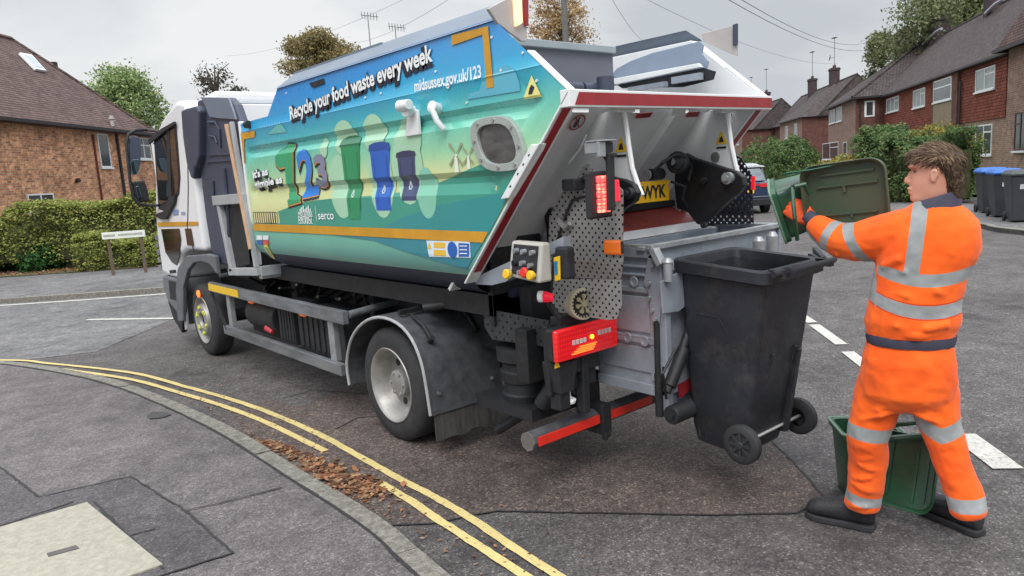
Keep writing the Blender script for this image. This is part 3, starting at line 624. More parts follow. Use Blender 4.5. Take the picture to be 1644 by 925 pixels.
# ---- lamps on the near guard
g = tb(); yl = 2.36; c = on(966, 311, 1, yl); g.box(c.x-.085, c.x+.075, yl, yl+.03, c.z-.115, c.z+.105); lamp = g.build('rear_lamp', M_blk, truck, bevel=.01)
def ledmat(name, a, bcol, s_, sc=90):
    m, N, L, bb = newmat(name, .25, .5); t = N.new('ShaderNodeTexCoord').outputs['Object']
    v = N.new('ShaderNodeTexVoronoi'); v.inputs['Scale'].default_value = sc; v.feature = 'F1'; v.inputs['Randomness'].default_value = .25; L.new(t, v.inputs['Vector'])
    f = ramp(N, L, v.outputs['Distance'], [(.1, lin(a)), (.5, lin(bcol))]); bb.inputs['Base Color'].default_value = (*lin(bcol), 1)
    L.new(f, bb.inputs['Emission Color']); bb.inputs['Emission Strength'].default_value = s_; return m
M_led = ledmat('brake_led', (255, 190, 150), (255, 70, 70), 1.7, 30)
g = tb(); c = on(966, 311, 1, yl-.004)
for i in range(5): g.box(c.x-.035, c.x+.05, yl-.016, yl, c.z-.088+i*.035, c.z-.057+i*.035)
g.build('brake_light', M_led, lamp, bevel=.006)
g = tb(); c = on(993, 305, 1, yl+.01); g.box(c.x-.015, c.x+.001, yl-.0, yl+.03, c.z-.055, c.z+.05); g.build('side_light', mat('side_red', (220, 40, 60), .3, emit=(240, 50, 70), estr=.8), lamp, bevel=.01)
g = tb(); c0 = on(979, 246, 1, yl-.03); c1 = on(981, 338, 1, yl-.03); g.bar(c0, c1, .045, .02, (0, 1, 0)); g.bar(c0+Vector((0, 0, -.01)), c0+Vector((.035, 0, -.01)), .03, .02)
g.bar(on(968, 248, 1, yl), on(980, 268, 1, yl), .012, .012); g.build('camera_post', M_dark, truck, bevel=.004)
g = tb(); c = on(970, 238, 1, yl-.02); g.box(c.x-.05, c.x+.055, yl-.02, yl+.06, c.z-.022, c.z+.03); g.box(c.x-.055, c.x+.055, yl-.05, yl+.05, c.z+.03, c.z+.038); g.box(c.x-.055, c.x-.01, yl-.04, yl-.02, c.z-.04, c.z+.03); cam_ = g.build('rear_camera', M_gal, truck, bevel=.004)
g = tb(); g.box(c.x-.005, c.x+.05, yl-.03, yl-.018, c.z-.018, c.z+.026); g.build('camera_lens', M_blk, cam_)
g = tb(); c = on(977, 398, 0, PX-.03); g.box(PX-.022, PX, c.y-.07, c.y+.045, c.z-.036, c.z+.036); g.build('orange_marker', mat('orange_reflector', (214, 108, 34), .3, emit=(220, 100, 20), estr=.15), guard, bevel=.012)
g = tb(); c = on(992, 398, 0, PX-.03); g.box(PX-.018, PX, c.y-.012, c.y+.012, c.z-.03, c.z+.03); g.build('marker_base', M_blk, guard, bevel=.004)
# ---- control box
g = tb(); g.hexa([(2.36, 2.855, 1.255), (2.36, 2.62, 1.235), (2.45, 2.62, 1.235), (2.45, 2.855, 1.255)], [(2.395, 2.855, 1.435), (2.395, 2.62, 1.43), (2.45, 2.62, 1.43), (2.45, 2.855, 1.435)])
cb_ = g.build('control_box', mat('box_cream', (178, 177, 170), .45, var=.05), truck, bevel=.012)
def cbp(u, v, d=0):                          # u 0..1 front to rear, v 0..1 up on the sloping panel
    a = Vector((2.36, 2.855, 1.255)).lerp(Vector((2.36, 2.62, 1.235)), u); b2 = Vector((2.395, 2.855, 1.435)).lerp(Vector((2.395, 2.62, 1.43)), u)
    return a.lerp(b2, v)+Vector((-d, 0, d*.14))
g = tb(); g.poly([cbp(.12, .12, .002), cbp(.9, .12, .002), cbp(.9, .92, .002), cbp(.12, .92, .002)], (-.003, 0, 0)); g.build('switch_panel', M_blk, cb_)
for u, v, m, r in ((.25, .75, M_gal, .014), (.5, .75, M_gal, .014), (.78, .75, M_gal, .014), (.25, .42, M_blk, .018), (.5, .45, M_gal, .014), (.75, .42, M_steel, .014), (.45, .2, M_gal, .014)):
    g = tb(); p = cbp(u, v, .004); g.cyl(p, p+Vector((-.022, 0, .003)), r, r*.8, 14); g.box(p.x-.03, p.x-.02, p.y-.004, p.y+.004, p.z-r*.8, p.z+r*.8); g.build('switch', m, cb_, smooth=True)
for u, v, m, r, r2 in ((.08, .08, M_ylw, .026, .026), (.64, .22, M_redblk, .02, .026), (.84, .18, M_ylw, .024, .024)):
    g = tb(); p = cbp(u, v, .004); g.lathe(p, (-1, 0, .14), [(0, r*.6), (.015, r*.6), (.016, r2), (.03, r2), (.035, r2*.8), (.036, 0)], 20); g.build('push_button', m, cb_, smooth=True)
g = tb(); c = on(900, 424, 0, 2.48); g.box(2.47, 2.53, c.y-.055, c.y+.03, c.z-.075, c.z+.085); rc_ = g.build('remote_holder', M_blk, truck, bevel=.012)
g = tb(); c = on(896, 430, 0, 2.465); g.poly([(2.468, c.y-.02, c.z+.06), (2.468, c.y+.022, c.z+.05), (2.468, c.y+.022, c.z-.07), (2.468, c.y-.015, c.z-.06)], (-.012, 0, 0)); g.build('remote_face', M_ylw, rc_, bevel=.004)
g = tb(); g.poly([(2.455, c.y-.008, c.z+.035), (2.455, c.y+.014, c.z+.03), (2.455, c.y+.014, c.z-.035), (2.455, c.y-.006, c.z-.03)], (-.003, 0, 0)); g.build('remote_screen', mat('screen_blue', (40, 120, 170), .3), rc_)
# ---- marker arm, round sounder, tail lamp cluster, work light
g = tb(); a = on(874, 476, 0, 2.48); b2 = on(893, 500, 0, 2.58); g.tube([a+Vector((.02, -.02, -.01)), a.lerp(b2, .5)+Vector((0, .01, 0)), b2+Vector((0, -.02, -.03))], .016); arm = g.build('marker_arm', M_blk, truck, smooth=True)
g = tb(); g.cyl(a+Vector((-.02, .025, .0)), a+Vector((-.005, 0, 0)), .03, n=16); g.build('white_lens', M_wtxt, arm, smooth=True, bevel=.006)
g = tb(); g.cyl(a+Vector((-.005, 0, 0)), a+Vector((.03, -.035, -.01)), .03, .02, n=16); g.build('red_lens', mat('red_lens', (214, 30, 50), .3, emit=(230, 20, 50), estr=.4), arm, smooth=True, bevel=.004)
g = tb(); c = on(935, 488, 1, 2.66); ax = Vector((-.25, -1, .1)).normalized(); g.lathe(c-ax*.05, ax, [(0, .0), (0, .078), (.05, .085), (.065, .082), (.068, .066), (.058, .06), (.058, .0)], 36); snd = g.build('reversing_sounder', mat('sounder_cream', (176, 168, 146), .6, var=.15), truck, smooth=True)
g = tb(); e1_ = ax.orthogonal().normalized(); e2_ = ax.cross(e1_)
g.cyl(c+ax*.0085, c+ax*.012, .058, n=24)
for i in range(24):
    d_ = e1_*cos(i*pi/12)+e2_*sin(i*pi/12); g.bar(c+d_*.060+ax*.012, c+d_*.07+ax*.02, .008, .012, ax)
g.build('grille_dark', M_dark, snd)
g = tb()
for i in range(7):
    d_ = e1_*cos(i*2*pi/7+.3)+e2_*sin(i*2*pi/7+.3); g.bar(c+d_*.012+ax*.016, c+d_*.05+ax*.016, .012, .008, ax); g.cyl(c+d_*.042+ax*.012, c+d_*.042+ax*.024, .012, n=8)
g.cyl(c+ax*.012, c+ax*.026, .016, n=12); g.build('horn_vanes', mat('sounder_tan', (150, 140, 112), .6), snd)
yl2 = 2.72
g = tb(); g.box(2.515, 2.985, yl2, yl2+.06, .775, .965); tl = g.build('tail_lamp', M_blk, truck, bevel=.02)
m, N_, L_, b_ = newmat('tail_lens', .2, .6); t_ = N_.new('ShaderNodeTexCoord').outputs['Object']; s__ = N_.new('ShaderNodeSeparateXYZ'); L_.new(t_, s__.inputs[0])
wv = N_.new('ShaderNodeTexWave'); wv.wave_type = 'BANDS'; wv.bands_direction = 'Z'; wv.inputs['Scale'].default_value = 12; wv.inputs['Distortion'].default_value = 0; L_.new(t_, wv.inputs['Vector'])
wv2 = N_.new('ShaderNodeTexWave'); wv2.bands_direction = 'X'; wv2.inputs['Scale'].default_value = 18; L_.new(t_, wv2.inputs['Vector'])
gl = mth(N_, L_, 'MULTIPLY', wv.outputs['Fac'], wv2.outputs['Fac']); b_.inputs['Base Color'].default_value = (*lin((196, 26, 34)), 1); b_.inputs['Coat Weight'].default_value = .6
L_.new(ramp(N_, L_, gl, [(0, lin((178, 10, 18))), (.5, lin((214, 18, 24))), (.95, lin((246, 54, 40)))]), b_.inputs['Emission Color']); b_.inputs['Emission Strength'].default_value = .42
g = tb(); g.box(2.51, 2.99, yl2-.035, yl2-.001, .785, .960); lens = g.build('red_lens', m, tl, bevel=.017, seg=4, smooth=True)
g = tb()
for i in range(4): g.box(2.62+i*.02, 2.78+i*.01, yl2-.041, yl2-.035, .812+i*.010, .817+i*.010)
g.build('led_row', mat('led_orange', (255, 120, 60), .3, emit=(255, 110, 40), estr=1.6), tl)
for xa, xb, z_ in ((2.625, 2.735, .875), (2.82, 2.93, .893)):
    g = tb()
    for i in range(4): g.box(xa+(xb-xa)*i/4+.003, xa+(xb-xa)*(i+1)/4-.004, yl2-.040, yl2-.034, z_-.013, z_+.013)
    g.build('clear_lens', mat('clear_lens', (206, 190, 190), .15, var=.1), tl, bevel=.002)
g = tb(); g.cyl((2.775, yl2-.036, .882), (2.775, yl2-.043, .882), .012, n=12); g.build('indicator', mat('indicator', (255, 200, 60), .3, emit=(255, 170, 40), estr=3), tl)
g = tb(); g.box(2.60, 2.86, yl2+.02, yl2+.10, .955, 1.01); g.box(2.54, 2.90, yl2+.062, yl2+.1, .58, .97); g.box(2.64, 2.90, yl2+.03, yl2+.12, .68, .80); g.hexa([(2.56, 2.72, .60), (2.66, 2.72, .60), (2.66, 2.84, .60), (2.56, 2.84, .60)], [(2.54, 2.72, .77), (2.70, 2.72, .77), (2.70, 2.84, .77), (2.54, 2.84, .77)])
g.box(2.57, 2.65, 2.74, 2.82, .50, .60); g.box(2.75, 2.80, 2.74, 2.80, .44, .78); g.build('lamp_bracket', M_blk, truck, bevel=.008)
g = tb(); c = on(908, 640, 1, 2.80); g.lathe((c.x, 2.80, c.z-.02), (0, 0, 1), [(0, 0), (0, .055), (.015, .058), (.02, .05), (.03, .03), (.09, .028)], 24); g.tube([(c.x-.04, 2.84, c.z+.22), (c.x-.045, 2.84, c.z+.1)], .012); g.build('work_light', M_wtxt, truck, smooth=True)
g = tb(); p = on(894, 582, 1, 2.716); g.add([p+Vector((-.02, 0, -.03)), p+Vector((.022, 0, -.03)), p+Vector((-.005, 0, .035))], [(0, 1, 2)]); g.build('warning_triangle', M_ylw, truck, fix=False)
# ---- rear underrun bar
g = tb(); bx = 2.45; g.cyl((2.43, 2.86, .345), (3.62, 2.86, .345), .056, n=8); ub = g.build('underrun_bar', M_blk2, truck, bevel=.006)
rot = None
g = tb(); g.box(2.455, 2.93, 2.797, 2.806, .325, .375); g.box(3.02, 3.40, 2.797, 2.806, .325, .375); g.build('red_tape', M_redblk, ub)
g = tb(); g.cyl((2.424, 2.86, .345), (2.431, 2.86, .345), .054, n=8); g.build('end_cap', mat('cap_grey', (118, 112, 108), .8, var=.2), ub)
g = tb(); g.box(2.935, 3.01, 2.78, 2.95, .25, .43); g.box(2.90, 3.05, 2.90, 2.96, .36, .60); g.bar((2.97, 2.93, .5), (2.97, 3.3, .7), .08, .08); g.cyl((2.96, 2.79, .26), (2.96, 2.79, .22), .018); g.cyl((2.99, 2.79, .27), (2.99, 2.79, .23), .014); g.build('bar_clamp', M_dark, ub, bevel=.006)
# ---- bin lift on the rear face
g = tb(); g.box(3.0, 3.045, 2.36, 2.42, .45, 1.26); g.box(3.0, 3.30, 2.375, 2.40, .55, .72); g.box(3.045, 3.30, 2.40, 2.42, .42, 1.22)
g.ppx([(1035, 455), (1042, 410), (1052, 402), (1062, 410), (1064, 440), (1066, 470), (1060, 520), (1048, 520), (1042, 470)], 0, 3.0, (-.012, 0, 0))
lift = g.build('bin_lift', M_grey, truck, bevel=.008)
g = tb(); g.poly([on(x, y, 1, 2.352) for x, y in [(1058, 452), (1085, 438), (1112, 432), (1112, 480), (1088, 500), (1062, 504)]], (0, -.01, 0)); g.build('lift_plate', M_grey, lift, bevel=.004)
g = tb(); p = on(1072, 430, 1, 2.33); g.cyl(p+Vector((0, 0, -.07)), p+Vector((0, 0, .035)), .024); g.cyl(p+Vector((0, 0, .03)), p+Vector((0, 0, .05)), .030, .02); g.build('guide_pin', M_gal, lift, smooth=True)
for x, y in ((1218, 392), (1240, 384)):
    g = tb(); p = on(x, y, 1, 2.37); g.cyl(p+Vector((0, 0, -.10)), p+Vector((0, 0, .02)), .035); g.cyl(p+Vector((0, 0, .02)), p+Vector((0, 0, .045)), .035, .018); g.build('guide_pin', M_gal, lift, smooth=True)
g = tb()
for x, y in ((1049, 426), (1043, 455), (1043, 478), (1048, 498), (1053, 512)):
    p = on(x, y, 0, 2.985); g = tb(); g.cyl(p, p+Vector((-.014, 0, 0)), .012, n=6); g.build('bolt', M_gal, lift)
g = tb()
g.bar(on(1050, 400, 0, 2.975), on(1062, 425, 0, 2.975), .03, .05, (1, 0, 0)); g.build('latch', M_gal, lift)
g = tb(); a = on(1057, 500, 1, 2.34); b2 = on(1052, 668, 1, 2.36); g.cyl(on(1054, 515, 0, 2.99), on(1058, 665, 0, 2.99), .016); g.cyl(on(1057, 600, 0, 2.99), on(1059, 668, 0, 2.99), .022); g.cyl(on(1105, 535, 1, 2.34), on(1070, 630, 1, 2.34), .024); g.cyl(on(1098, 560, 1, 2.335), on(1075, 620, 1, 2.335), .034); g.tube([on(1070, 640, 1, 2.33), on(1064, 600, 1, 2.3), on(1085, 560, 1, 2.3)], .008)
g.build('hydraulic_ram', M_dark, lift, smooth=True)
g = tb(); a = on(1075, 668, 1, 2.34); g.lathe(a, (1, 0, 0), [(0, 0), (0, .022), (.01, .022), (.01, .047), (.02, .052), (1.15, .052), (1.15, 0)], 20); g.build('roller', M_blk, lift, smooth=True)
g = tb(); g.poly([on(x, y, 1, 2.372) for x, y in [(1088, 618), (1112, 604), (1112, 622), (1090, 640)]], (0, -.004, 0)); g.build('red_patch', M_redtape, lift)
# ---- beacon panels at the top rear corners
for x0, x1, y in ((2.37, 2.60, 2.88),):
    pts = [on(x_, y_, 1, y) for x_, y_ in [(784, 14), (836, -14), (846, -10), (846, 66), (838, 66), (800, 38)]]
    g = tb(); g.poly(pts, (0, .02, 0)); bp_ = g.build('beacon_panel', mat('panel_beige', (176, 170, 168), .5, var=.06), truck, bevel=.003)
    g = tb(); g.poly([on(x_, y_, 1, y-.004) for x_, y_ in [(822, 0), (834, -4), (836, 38), (825, 44)]], (0, -.02, 0)); g.build('amber_beacon', mat('beacon_amber', (255, 214, 170), .3, emit=(255, 206, 150), estr=1.0), bp_, bevel=.006)
    g = tb(); g.poly([on(x_, y_, 1, y-.004) for x_, y_ in [(839, -8), (846, -8), (846, 42), (841, 42)]], (0, -.012, 0)); g.build('red_edge', M_redtape, bp_)
g = tb(); g.ppx([(1126, 54), (1183, 39), (1183, 90), (1172, 86), (1128, 66)], 0, 4.11, (.015, 0, 0)); bp_ = g.build('beacon_panel', mat('panel_beige', (176, 170, 168)), truck, bevel=.003)
g = tb(); g.ppx([(1178, 40), (1185, 38), (1185, 72), (1178, 74)], 0, 4.105, (-.012, 0, 0)); g.build('beacon_strip', M_stack, bp_)
# ---- inner flaps seen over the rear lip
def poly_on(px, ax, v, d, name, m, bev=0):
    g = tb(); g.ppx(px, ax, v, d); return g.build(name, m, truck, bevel=bev)
yf = 3.10
g = tb(); zt = 2.455; g.box(X0+.09, 3.50, yf, yf+.02, 2.14, zt); g.build('front_flap', mat('flap_grey', (104, 108, 120), .5, var=.05), truck)
g = tb(); g.box(X0+.09, 3.50, yf-.03, yf+.03, zt, zt+.04); g.build('front_flap_edge', mat('flap_edge', (150, 160, 166), .45, var=.06), truck, bevel=.004)
poly_on([(970, 134), (990, 110), (1012, 98), (1047, 85), (1123, 66), (1129, 72), (1127, 86), (1137, 99), (1134, 112), (985, 138)], 0, 3.92, (.012, 0, 0), 'far_inner_flap', mat('flap_blue', (134, 148, 168), .45, var=.05), .003)
poly_on([(982, 128), (1125, 102), (1130, 108), (992, 136)], 0, 3.90, (-.03, 0, 0), 'flap_lip', W_WHT, .003)
poly_on([(992, 137), (1130, 109), (1150, 115), (1146, 128), (1098, 140), (1000, 142)], 0, 3.895, (-.006, 0, 0), 'flap_slot', M_dark)
g = tb(); c = on(1115, 124, 0, 3.86); g.box(3.84, 3.88, c.y-.05, c.y+.16, c.z-.02, c.z+.02); g.box(3.82, 3.86, c.y+.2, c.y+.5, c.z-.03, c.z+.0); g.build('flap_hinge', M_grey, truck)
g = tb()
for x, y in ((915, 135), (950, 137)):
    p = on(x, y, 1, 3.0); g.cyl(p+Vector((-.08, 0, -.02)), p+Vector((.08, 0, -.02)), .035)
p = on(972, 135, 1, 2.95); g.cyl(p+Vector((0, 0, -.1)), p+Vector((0, 0, .04)), .05)
g.build('top_fittings', M_stack, truck, smooth=True)
# ---- graphics on the near side, pressed onto the skin
LV = [2.345, 2.275, 2.268, 2.26, 2.135, 2.105, 2.075, 2.035, 1.80, 1.768, 1.735, 1.675, 1.33, 1.27, 1.22]
def conform_l(lift):
    def f(bm):
        for z in LV:
            bmesh.ops.bisect_plane(bm, geom=bm.verts[:]+bm.edges[:]+bm.faces[:], plane_co=(0, 0, z), plane_no=(0, 0, 1))
        for v in bm.verts: v.co.x = X0+depth(v.co.y, v.co.z)-lift-.0025
    return f
def sp_(px, py): p = on(px, py, 0, X0); return (p.y, p.z)
def decal(name, yz, m, lift=.003, parent=None):
    me = bpy.data.meshes.new(name); bm = bmesh.new()
    polys = yz if isinstance(yz[0][0], (tuple, list)) else [yz]
    for pl in polys: bm.faces.new([bm.verts.new((X0, y, z)) for y, z in pl])
    bm.normal_update(); bmesh.ops.triangulate(bm, faces=bm.faces[:])
    for z in LV: bmesh.ops.bisect_plane(bm, geom=bm.verts[:]+bm.edges[:]+bm.faces[:], plane_co=(0, 0, z), plane_no=(0, 0, 1))
    if len(polys) < 12:
        for k in range(1, 44): bmesh.ops.bisect_plane(bm, geom=bm.verts[:]+bm.edges[:]+bm.faces[:], plane_co=(0, 2.4+.022*k, 0), plane_no=(0, 1, 0))
        for k in range(1, 40): bmesh.ops.bisect_plane(bm, geom=bm.verts[:]+bm.edges[:]+bm.faces[:], plane_co=(0, 2.4+.1*k, 0), plane_no=(0, 1, 0))
    for v in bm.verts: v.co.x = X0+depth(v.co.y, v.co.z)-lift-.0025
    for v in bm.verts: v.co -= T
    bmesh.ops.recalc_face_normals(bm, faces=bm.faces[:]); bm.to_mesh(me); bm.free(); me.materials.append(m)
    o = bpy.data.objects.new(name, me); col.objects.link(o); o.parent = parent or truck; return o
def dpx(name, px, m, lift=.003): return decal(name, [sp_(*p) for p in px], m, lift)
def circ(cy, cz, ry, rz, n=20, a0=0): return [(cy+ry*cos(2*pi*i/n), cz+rz*sin(2*pi*i/n)) for i in range(n)]
V = lambda nm, c: mat('vinyl_'+nm, c, .35, var=.04, scale=2, coat=.3)
# green hills, front one and darker one behind
hz1 = [(6.2, 1.46), (6.05, 1.52), (5.8, 1.585), (5.45, 1.64), (5.1, 1.665), (4.7, 1.68), (4.3, 1.685), (3.95, 1.70), (3.6, 1.735), (3.35, 1.78), (3.1, 1.83), (2.9, 1.84), (2.75, 1.83)]
def rear_edge(z): return yrear(z)+.012
def hill(top, zb): return top+[(rear_edge(z), z) for z in (1.80, 1.7, 1.6, 1.5) if z > zb]+[(rear_edge(zb), zb)]
decal('printed_hill', hz1+[(rear_edge(1.80), 1.80), (rear_edge(1.6), 1.6), (rear_edge(1.46), 1.46)], V('hill', (58, 150, 132)), .0018)
decal('printed_hill', [(4.2, 1.47), (3.9, 1.55), (3.5, 1.62), (3.1, 1.66), (rear_edge(1.68), 1.68), (rear_edge(1.47), 1.47)], V('hill_teal', (46, 140, 142)), .0022)
decal('printed_hill', [(4.9, 1.41), (4.3, 1.39), (3.9, 1.33), (3.5, 1.28), (3.30, 1.255), (rear_edge(1.40), 1.41)], V('hill_low', (52, 132, 146)), .0014)
decal('gold_stripe', [(6.40, 1.415), (6.40, 1.475), (rear_edge(1.475)+.01, 1.475), (rear_edge(1.415)+.01, 1.415)], M_gold, .004)
dpx('gold_corner_mark', [(726, 57), (785, 42), (794, 140), (783, 142), (776, 56), (727, 73)], M_gold, .004)
dpx('gold_corner_mark', [(387, 214), (410, 210), (410, 220), (393, 224), (394, 262), (390, 262)], M_gold, .004)
# fence of cream slats
decal('printed_fence', [[(6.35-.047*i, 1.485), (6.35-.047*i, 1.57), (6.35-.047*i-.024, 1.57), (6.35-.047*i-.024, 1.485)] for i in range(12)], V('slat', (222, 214, 160)), .003)
decal('printed_fence_shadow', [(6.37, 1.48), (6.37, 1.578), (5.86, 1.578), (5.86, 1.48)], V('slatbg', (96, 92, 76)), .0018)
# clouds, smoke puffs
def cloud(px, m, lift=.002): return dpx('printed_cloud', px, m, lift)
V_cl = V('cloud', (86, 172, 196)); V_puff = V('puff', (164, 208, 178)); V_puff2 = V('puff_low', (128, 196, 172))
cloud([(750, 160), (756, 150), (770, 146), (775, 132), (790, 128), (796, 112), (812, 104), (826, 110), (832, 124), (835, 134), (836, 146)], V_cl)
cloud([(430, 216), (440, 206), (450, 196), (456, 204), (462, 212)], V('cloud2', (96, 180, 176)))
for c_, r_, m in (((553, 222), (.15, .12), V_puff), ((548, 300), (.17, .22), V_puff), ((600, 214), (.14, .12), V_puff), ((612, 290), (.15, .24), V_puff), ((655, 225), (.15, .13), V_puff), ((655, 270), (.17, .22), V_puff), ((686, 310), (.10, .15), V_puff2), ((520, 238), (.06, .07), V_puff), ((640, 180), (.0, .0), V_puff)):
    if r_[0]: y, z = sp_(*c_); decal('printed_cloud', circ(y, z, *r_), m, .0024+random.random()*.0006)
# windmills
y, z = sp_(733, 250)
for (cx, cy), s_ in (((733, 248), 1.0), ((753, 250), .7)):
    y, z = sp_(cx, cy); parts_ = [[(y+.02*s_, z-.1*s_), (y-.02*s_, z-.1*s_), (y-.012*s_, z), (y+.012*s_, z)]]
    decal('printed_windmill', parts_, V('mill', (226, 232, 222)), .004)
    bl = []
    for k in range(4):
        a = pi/4+k*pi/2; d = (cos(a), sin(a)); q = (-d[1], d[0]); bl.append([(y+d[0]*.01+q[0]*.006, z+d[1]*.01+q[1]*.006), (y+d[0]*.085*s_+q[0]*.012*s_, z+d[1]*.085*s_+q[1]*.012*s_), (y+d[0]*.085*s_-q[0]*.006, z+d[1]*.085*s_-q[1]*.006), (y+d[0]*.01, z+d[1]*.01)])
    decal('printed_sails', bl, V('sail', (150, 150, 120)), .005)
# three plain wheelie bins printed in green, blue and slate, no characters
def printed_bin(px_top, px_bot, w, cols, nm):
    y, zt = sp_(*px_top); y2, zb = sp_(*px_bot); h = zt-zb; c, dk = cols
    decal('printed_bin', [(y+w*.42, zb), (y2-w*.42, zb), (y-w*.5, zt-.10*h), (y+w*.5, zt-.10*h)], V(nm, c), .004)
    decal('printed_bin_lid', [(y+w*.56, zt-.12*h), (y-w*.56, zt-.12*h), (y-w*.52, zt-.03*h), (y-w*.2, zt), (y+w*.2, zt), (y+w*.52, zt-.03*h)], V(nm+'_dark', dk), .005)
    decal('printed_bin_rib', [[(y+w*.30, zb+.1*h), (y+w*.27, zb+.1*h), (y+w*.33, zt-.2*h), (y+w*.36, zt-.2*h)], [(y-w*.27, zb+.1*h), (y-w*.30, zb+.1*h), (y-w*.36, zt-.2*h), (y-w*.33, zt-.2*h)]], V(nm+'_dark', dk), .005)
    yy = (y+y2)/2; zz = zb+h*.32
    decal('printed_bin_mark', [[(yy+.022, zz-.02), (yy+.010, zz-.02), (yy, zz+.012), (yy+.004, zz+.026)], [(yy-.022, zz-.02), (yy-.010, zz-.02), (yy, zz+.012), (yy-.004, zz+.026)], [(yy-.014, zz-.03), (yy+.014, zz-.03), (yy+.014, zz-.022), (yy-.014, zz-.022)]], V('mark', (206, 224, 220)), .006)
printed_bin((561, 218), (567, 352), .26, ((36, 142, 96), (24, 112, 76)), 'bin_green')
printed_bin((609, 228), (616, 338), .24, ((28, 96, 190), (20, 74, 156)), 'bin_blue')
printed_bin((652, 242), (658, 322), .20, ((58, 72, 112), (44, 54, 88)), 'bin_slate')
# lettering
def side_text(name, s_, p0, p1, size, m, lift, off=0, shear=0, lo=(0, 0), space=1.0, ysc=1.0):
    a = Vector((X0, *sp_(*p0))); b2 = Vector((X0, *sp_(*p1))); ex = (b2-a).normalized(); ey = Vector((0, -ex.z, -ex.y)); ey = Vector((0, ex.z, -ex.y)) if ey.z < 0 else ey
    ey = Vector((0, 0, 1)) if abs(ex.z) < .001 else Vector((0, ex.z, -ex.y)).normalized()
    if ey.z < 0: ey = -ey
    a = a+Vector((0, lo[0], lo[1]))
    return textmesh(name, s_, size, a, ex, ey, m, truck, off=off, width=(b2-a).length, shear=shear, conform=conform_l(lift), space=space, ysc=ysc)
for k, (m, lf, of) in enumerate(((M_dtxt, .004, .030), (M_wtxt, .0065, .006))):
    lo = (-.012, -.012) if k == 0 else (0, 0)
    side_text('slogan', 'Recycle your food waste every week', (468, 192), (697, 97), .132, m, lf, of*.6, .05, lo)
    side_text('slogan', "it's as", (408, 286), (432, 280), .082, m, lf, of*.6, .0, lo)
    side_text('slogan', 'simple as', (412, 302), (455, 293), .082, m, lf, of*.6, .0, lo)
side_text('web_address', 'midsussex.gov.uk/123', (668, 147), (775, 124), .088, M_wtxt, .0065, .002)
def num_poly(px, grow):
    c = [sp_(*p) for p in px]; n = len(c); out = []
    for i in range(n):                        # the outline grown outwards by a fixed amount
        a, b_, d = Vector(c[i-1]), Vector(c[i]), Vector(c[(i+1) % n]); t1 = (b_-a).normalized(); t2 = (d-b_).normalized(); t = (t1+t2); t = t.normalized() if t.length > .2 else t1; out.append((c[i][0]-t.y*grow*SG, c[i][1]+t.x*grow*SG))
    return out
one = [(443, 254), (447, 244), (455, 239), (460, 231), (470, 232), (471, 240), (472, 300), (474, 312), (482, 316), (484, 324), (464, 330), (463, 322), (466, 318), (462, 308), (459, 268), (450, 270), (444, 263)]
c1 = [sp_(*p) for p in one]; SG = 1 if sum(c1[i-1][0]*c1[i][1]-c1[i][0]*c1[i-1][1] for i in range(len(c1))) < 0 else -1
def shift(pl, dy, dz): return [(y+dy, z+dz) for y, z in pl]
decal('numeral_outline', shift(num_poly(one, .020), -.012, -.010), M_dtxt, .0045); decal('numeral_outline', shift(num_poly(one, .007), -.006, -.006), V('orange_edge', (206, 150, 66)), .0056); decal('numeral', num_poly(one, 0), V('num1', (40, 158, 112)), .0070)
for s_, p0, p1, sz, c_ in (('2', (486, 316), (511, 310), .36, (36, 124, 214)), ('3', (510, 300), (529, 295), .28, (124, 130, 158))):
    for nm, m, lf_, of_, lo_ in (('numeral_outline', M_dtxt, .0045, .020, (-.010, -.010)), ('numeral_outline', V('orange_edge', (206, 150, 66)), .0056, .0115, (-.006, -.006)), ('numeral', V('num'+s_, c_), .0070, .010, (0, 0))): side_text(nm, s_, p0, p1, sz, m, lf_, of_, .0, lo_, ysc=(1.32 if s_ == '2' else 1.1))
side_text('operator_name', 'serco', (513, 352), (538, 352), .088, M_wtxt, .0065, .001)
y, z = sp_(509, 344); decal('logo_divider', [(y+.003, z-.05), (y-.003, z-.05), (y-.003, z+.06), (y+.003, z+.06)], M_wtxt, .0065)
side_text('council_name', 'MID SUSSEX', (481, 346), (504, 346), .042, M_wtxt, .0065, .001); side_text('council_name', 'DISTRICT', (481, 353), (504, 353), .040, M_wtxt, .0065, .001); side_text('council_name', 'COUNCIL', (481, 359), (504, 359), .040, M_wtxt, .0065, .001)
y, z = sp_(492, 340); decal('council_emblem', [[(y+.10-.03*i, z), (y+.082-.03*i, z), (y+.082-.03*i, z+.026+.012*(i % 3)), (y+.10-.03*i, z+.02+.012*(i % 3))] for i in range(7)], M_wtxt, .0065)
# warning labels
dpx('warning_label', [(841, 160), (871, 155), (855, 121)], V('warn', (236, 226, 140)), .004)
dpx('warning_symbol', [(850, 152), (856, 151), (860, 140), (855, 136), (852, 142)], M_dtxt, .006)
dpx('instruction_label', [(686, 386), (756, 388), (757, 414), (690, 412)], V('lab', (214, 226, 236)), .004)
for q, c_ in (([(698, 389), (716, 389.5), (716, 398), (698, 397.5)], (228, 186, 60)), ([(698, 401), (717, 401.5), (717, 411), (698, 410)], (36, 96, 176)), ([(738, 390), (755, 391), (755, 412), (738, 412)], (36, 96, 176))): dpx('label_panel', q, V('lp%d' % q[0][0], c_), .0055)
y, z = sp_(728, 401); decal('label_panel', circ(y, z, .048, .048), V('labblue', (30, 92, 176)), .0055)
for (x_, y_) in ((740, 394), (740, 400), (740, 406)): dpx('label_line', [(x_, y_), (x_+12, y_), (x_+12, y_+1.5), (x_, y_+1.5)], M_wtxt, .007)
y, z = sp_(691, 394); decal('label_symbol', [(y+.02, z-.02), (y-.02, z-.02), (y, z+.022)], M_ylw, .0055)
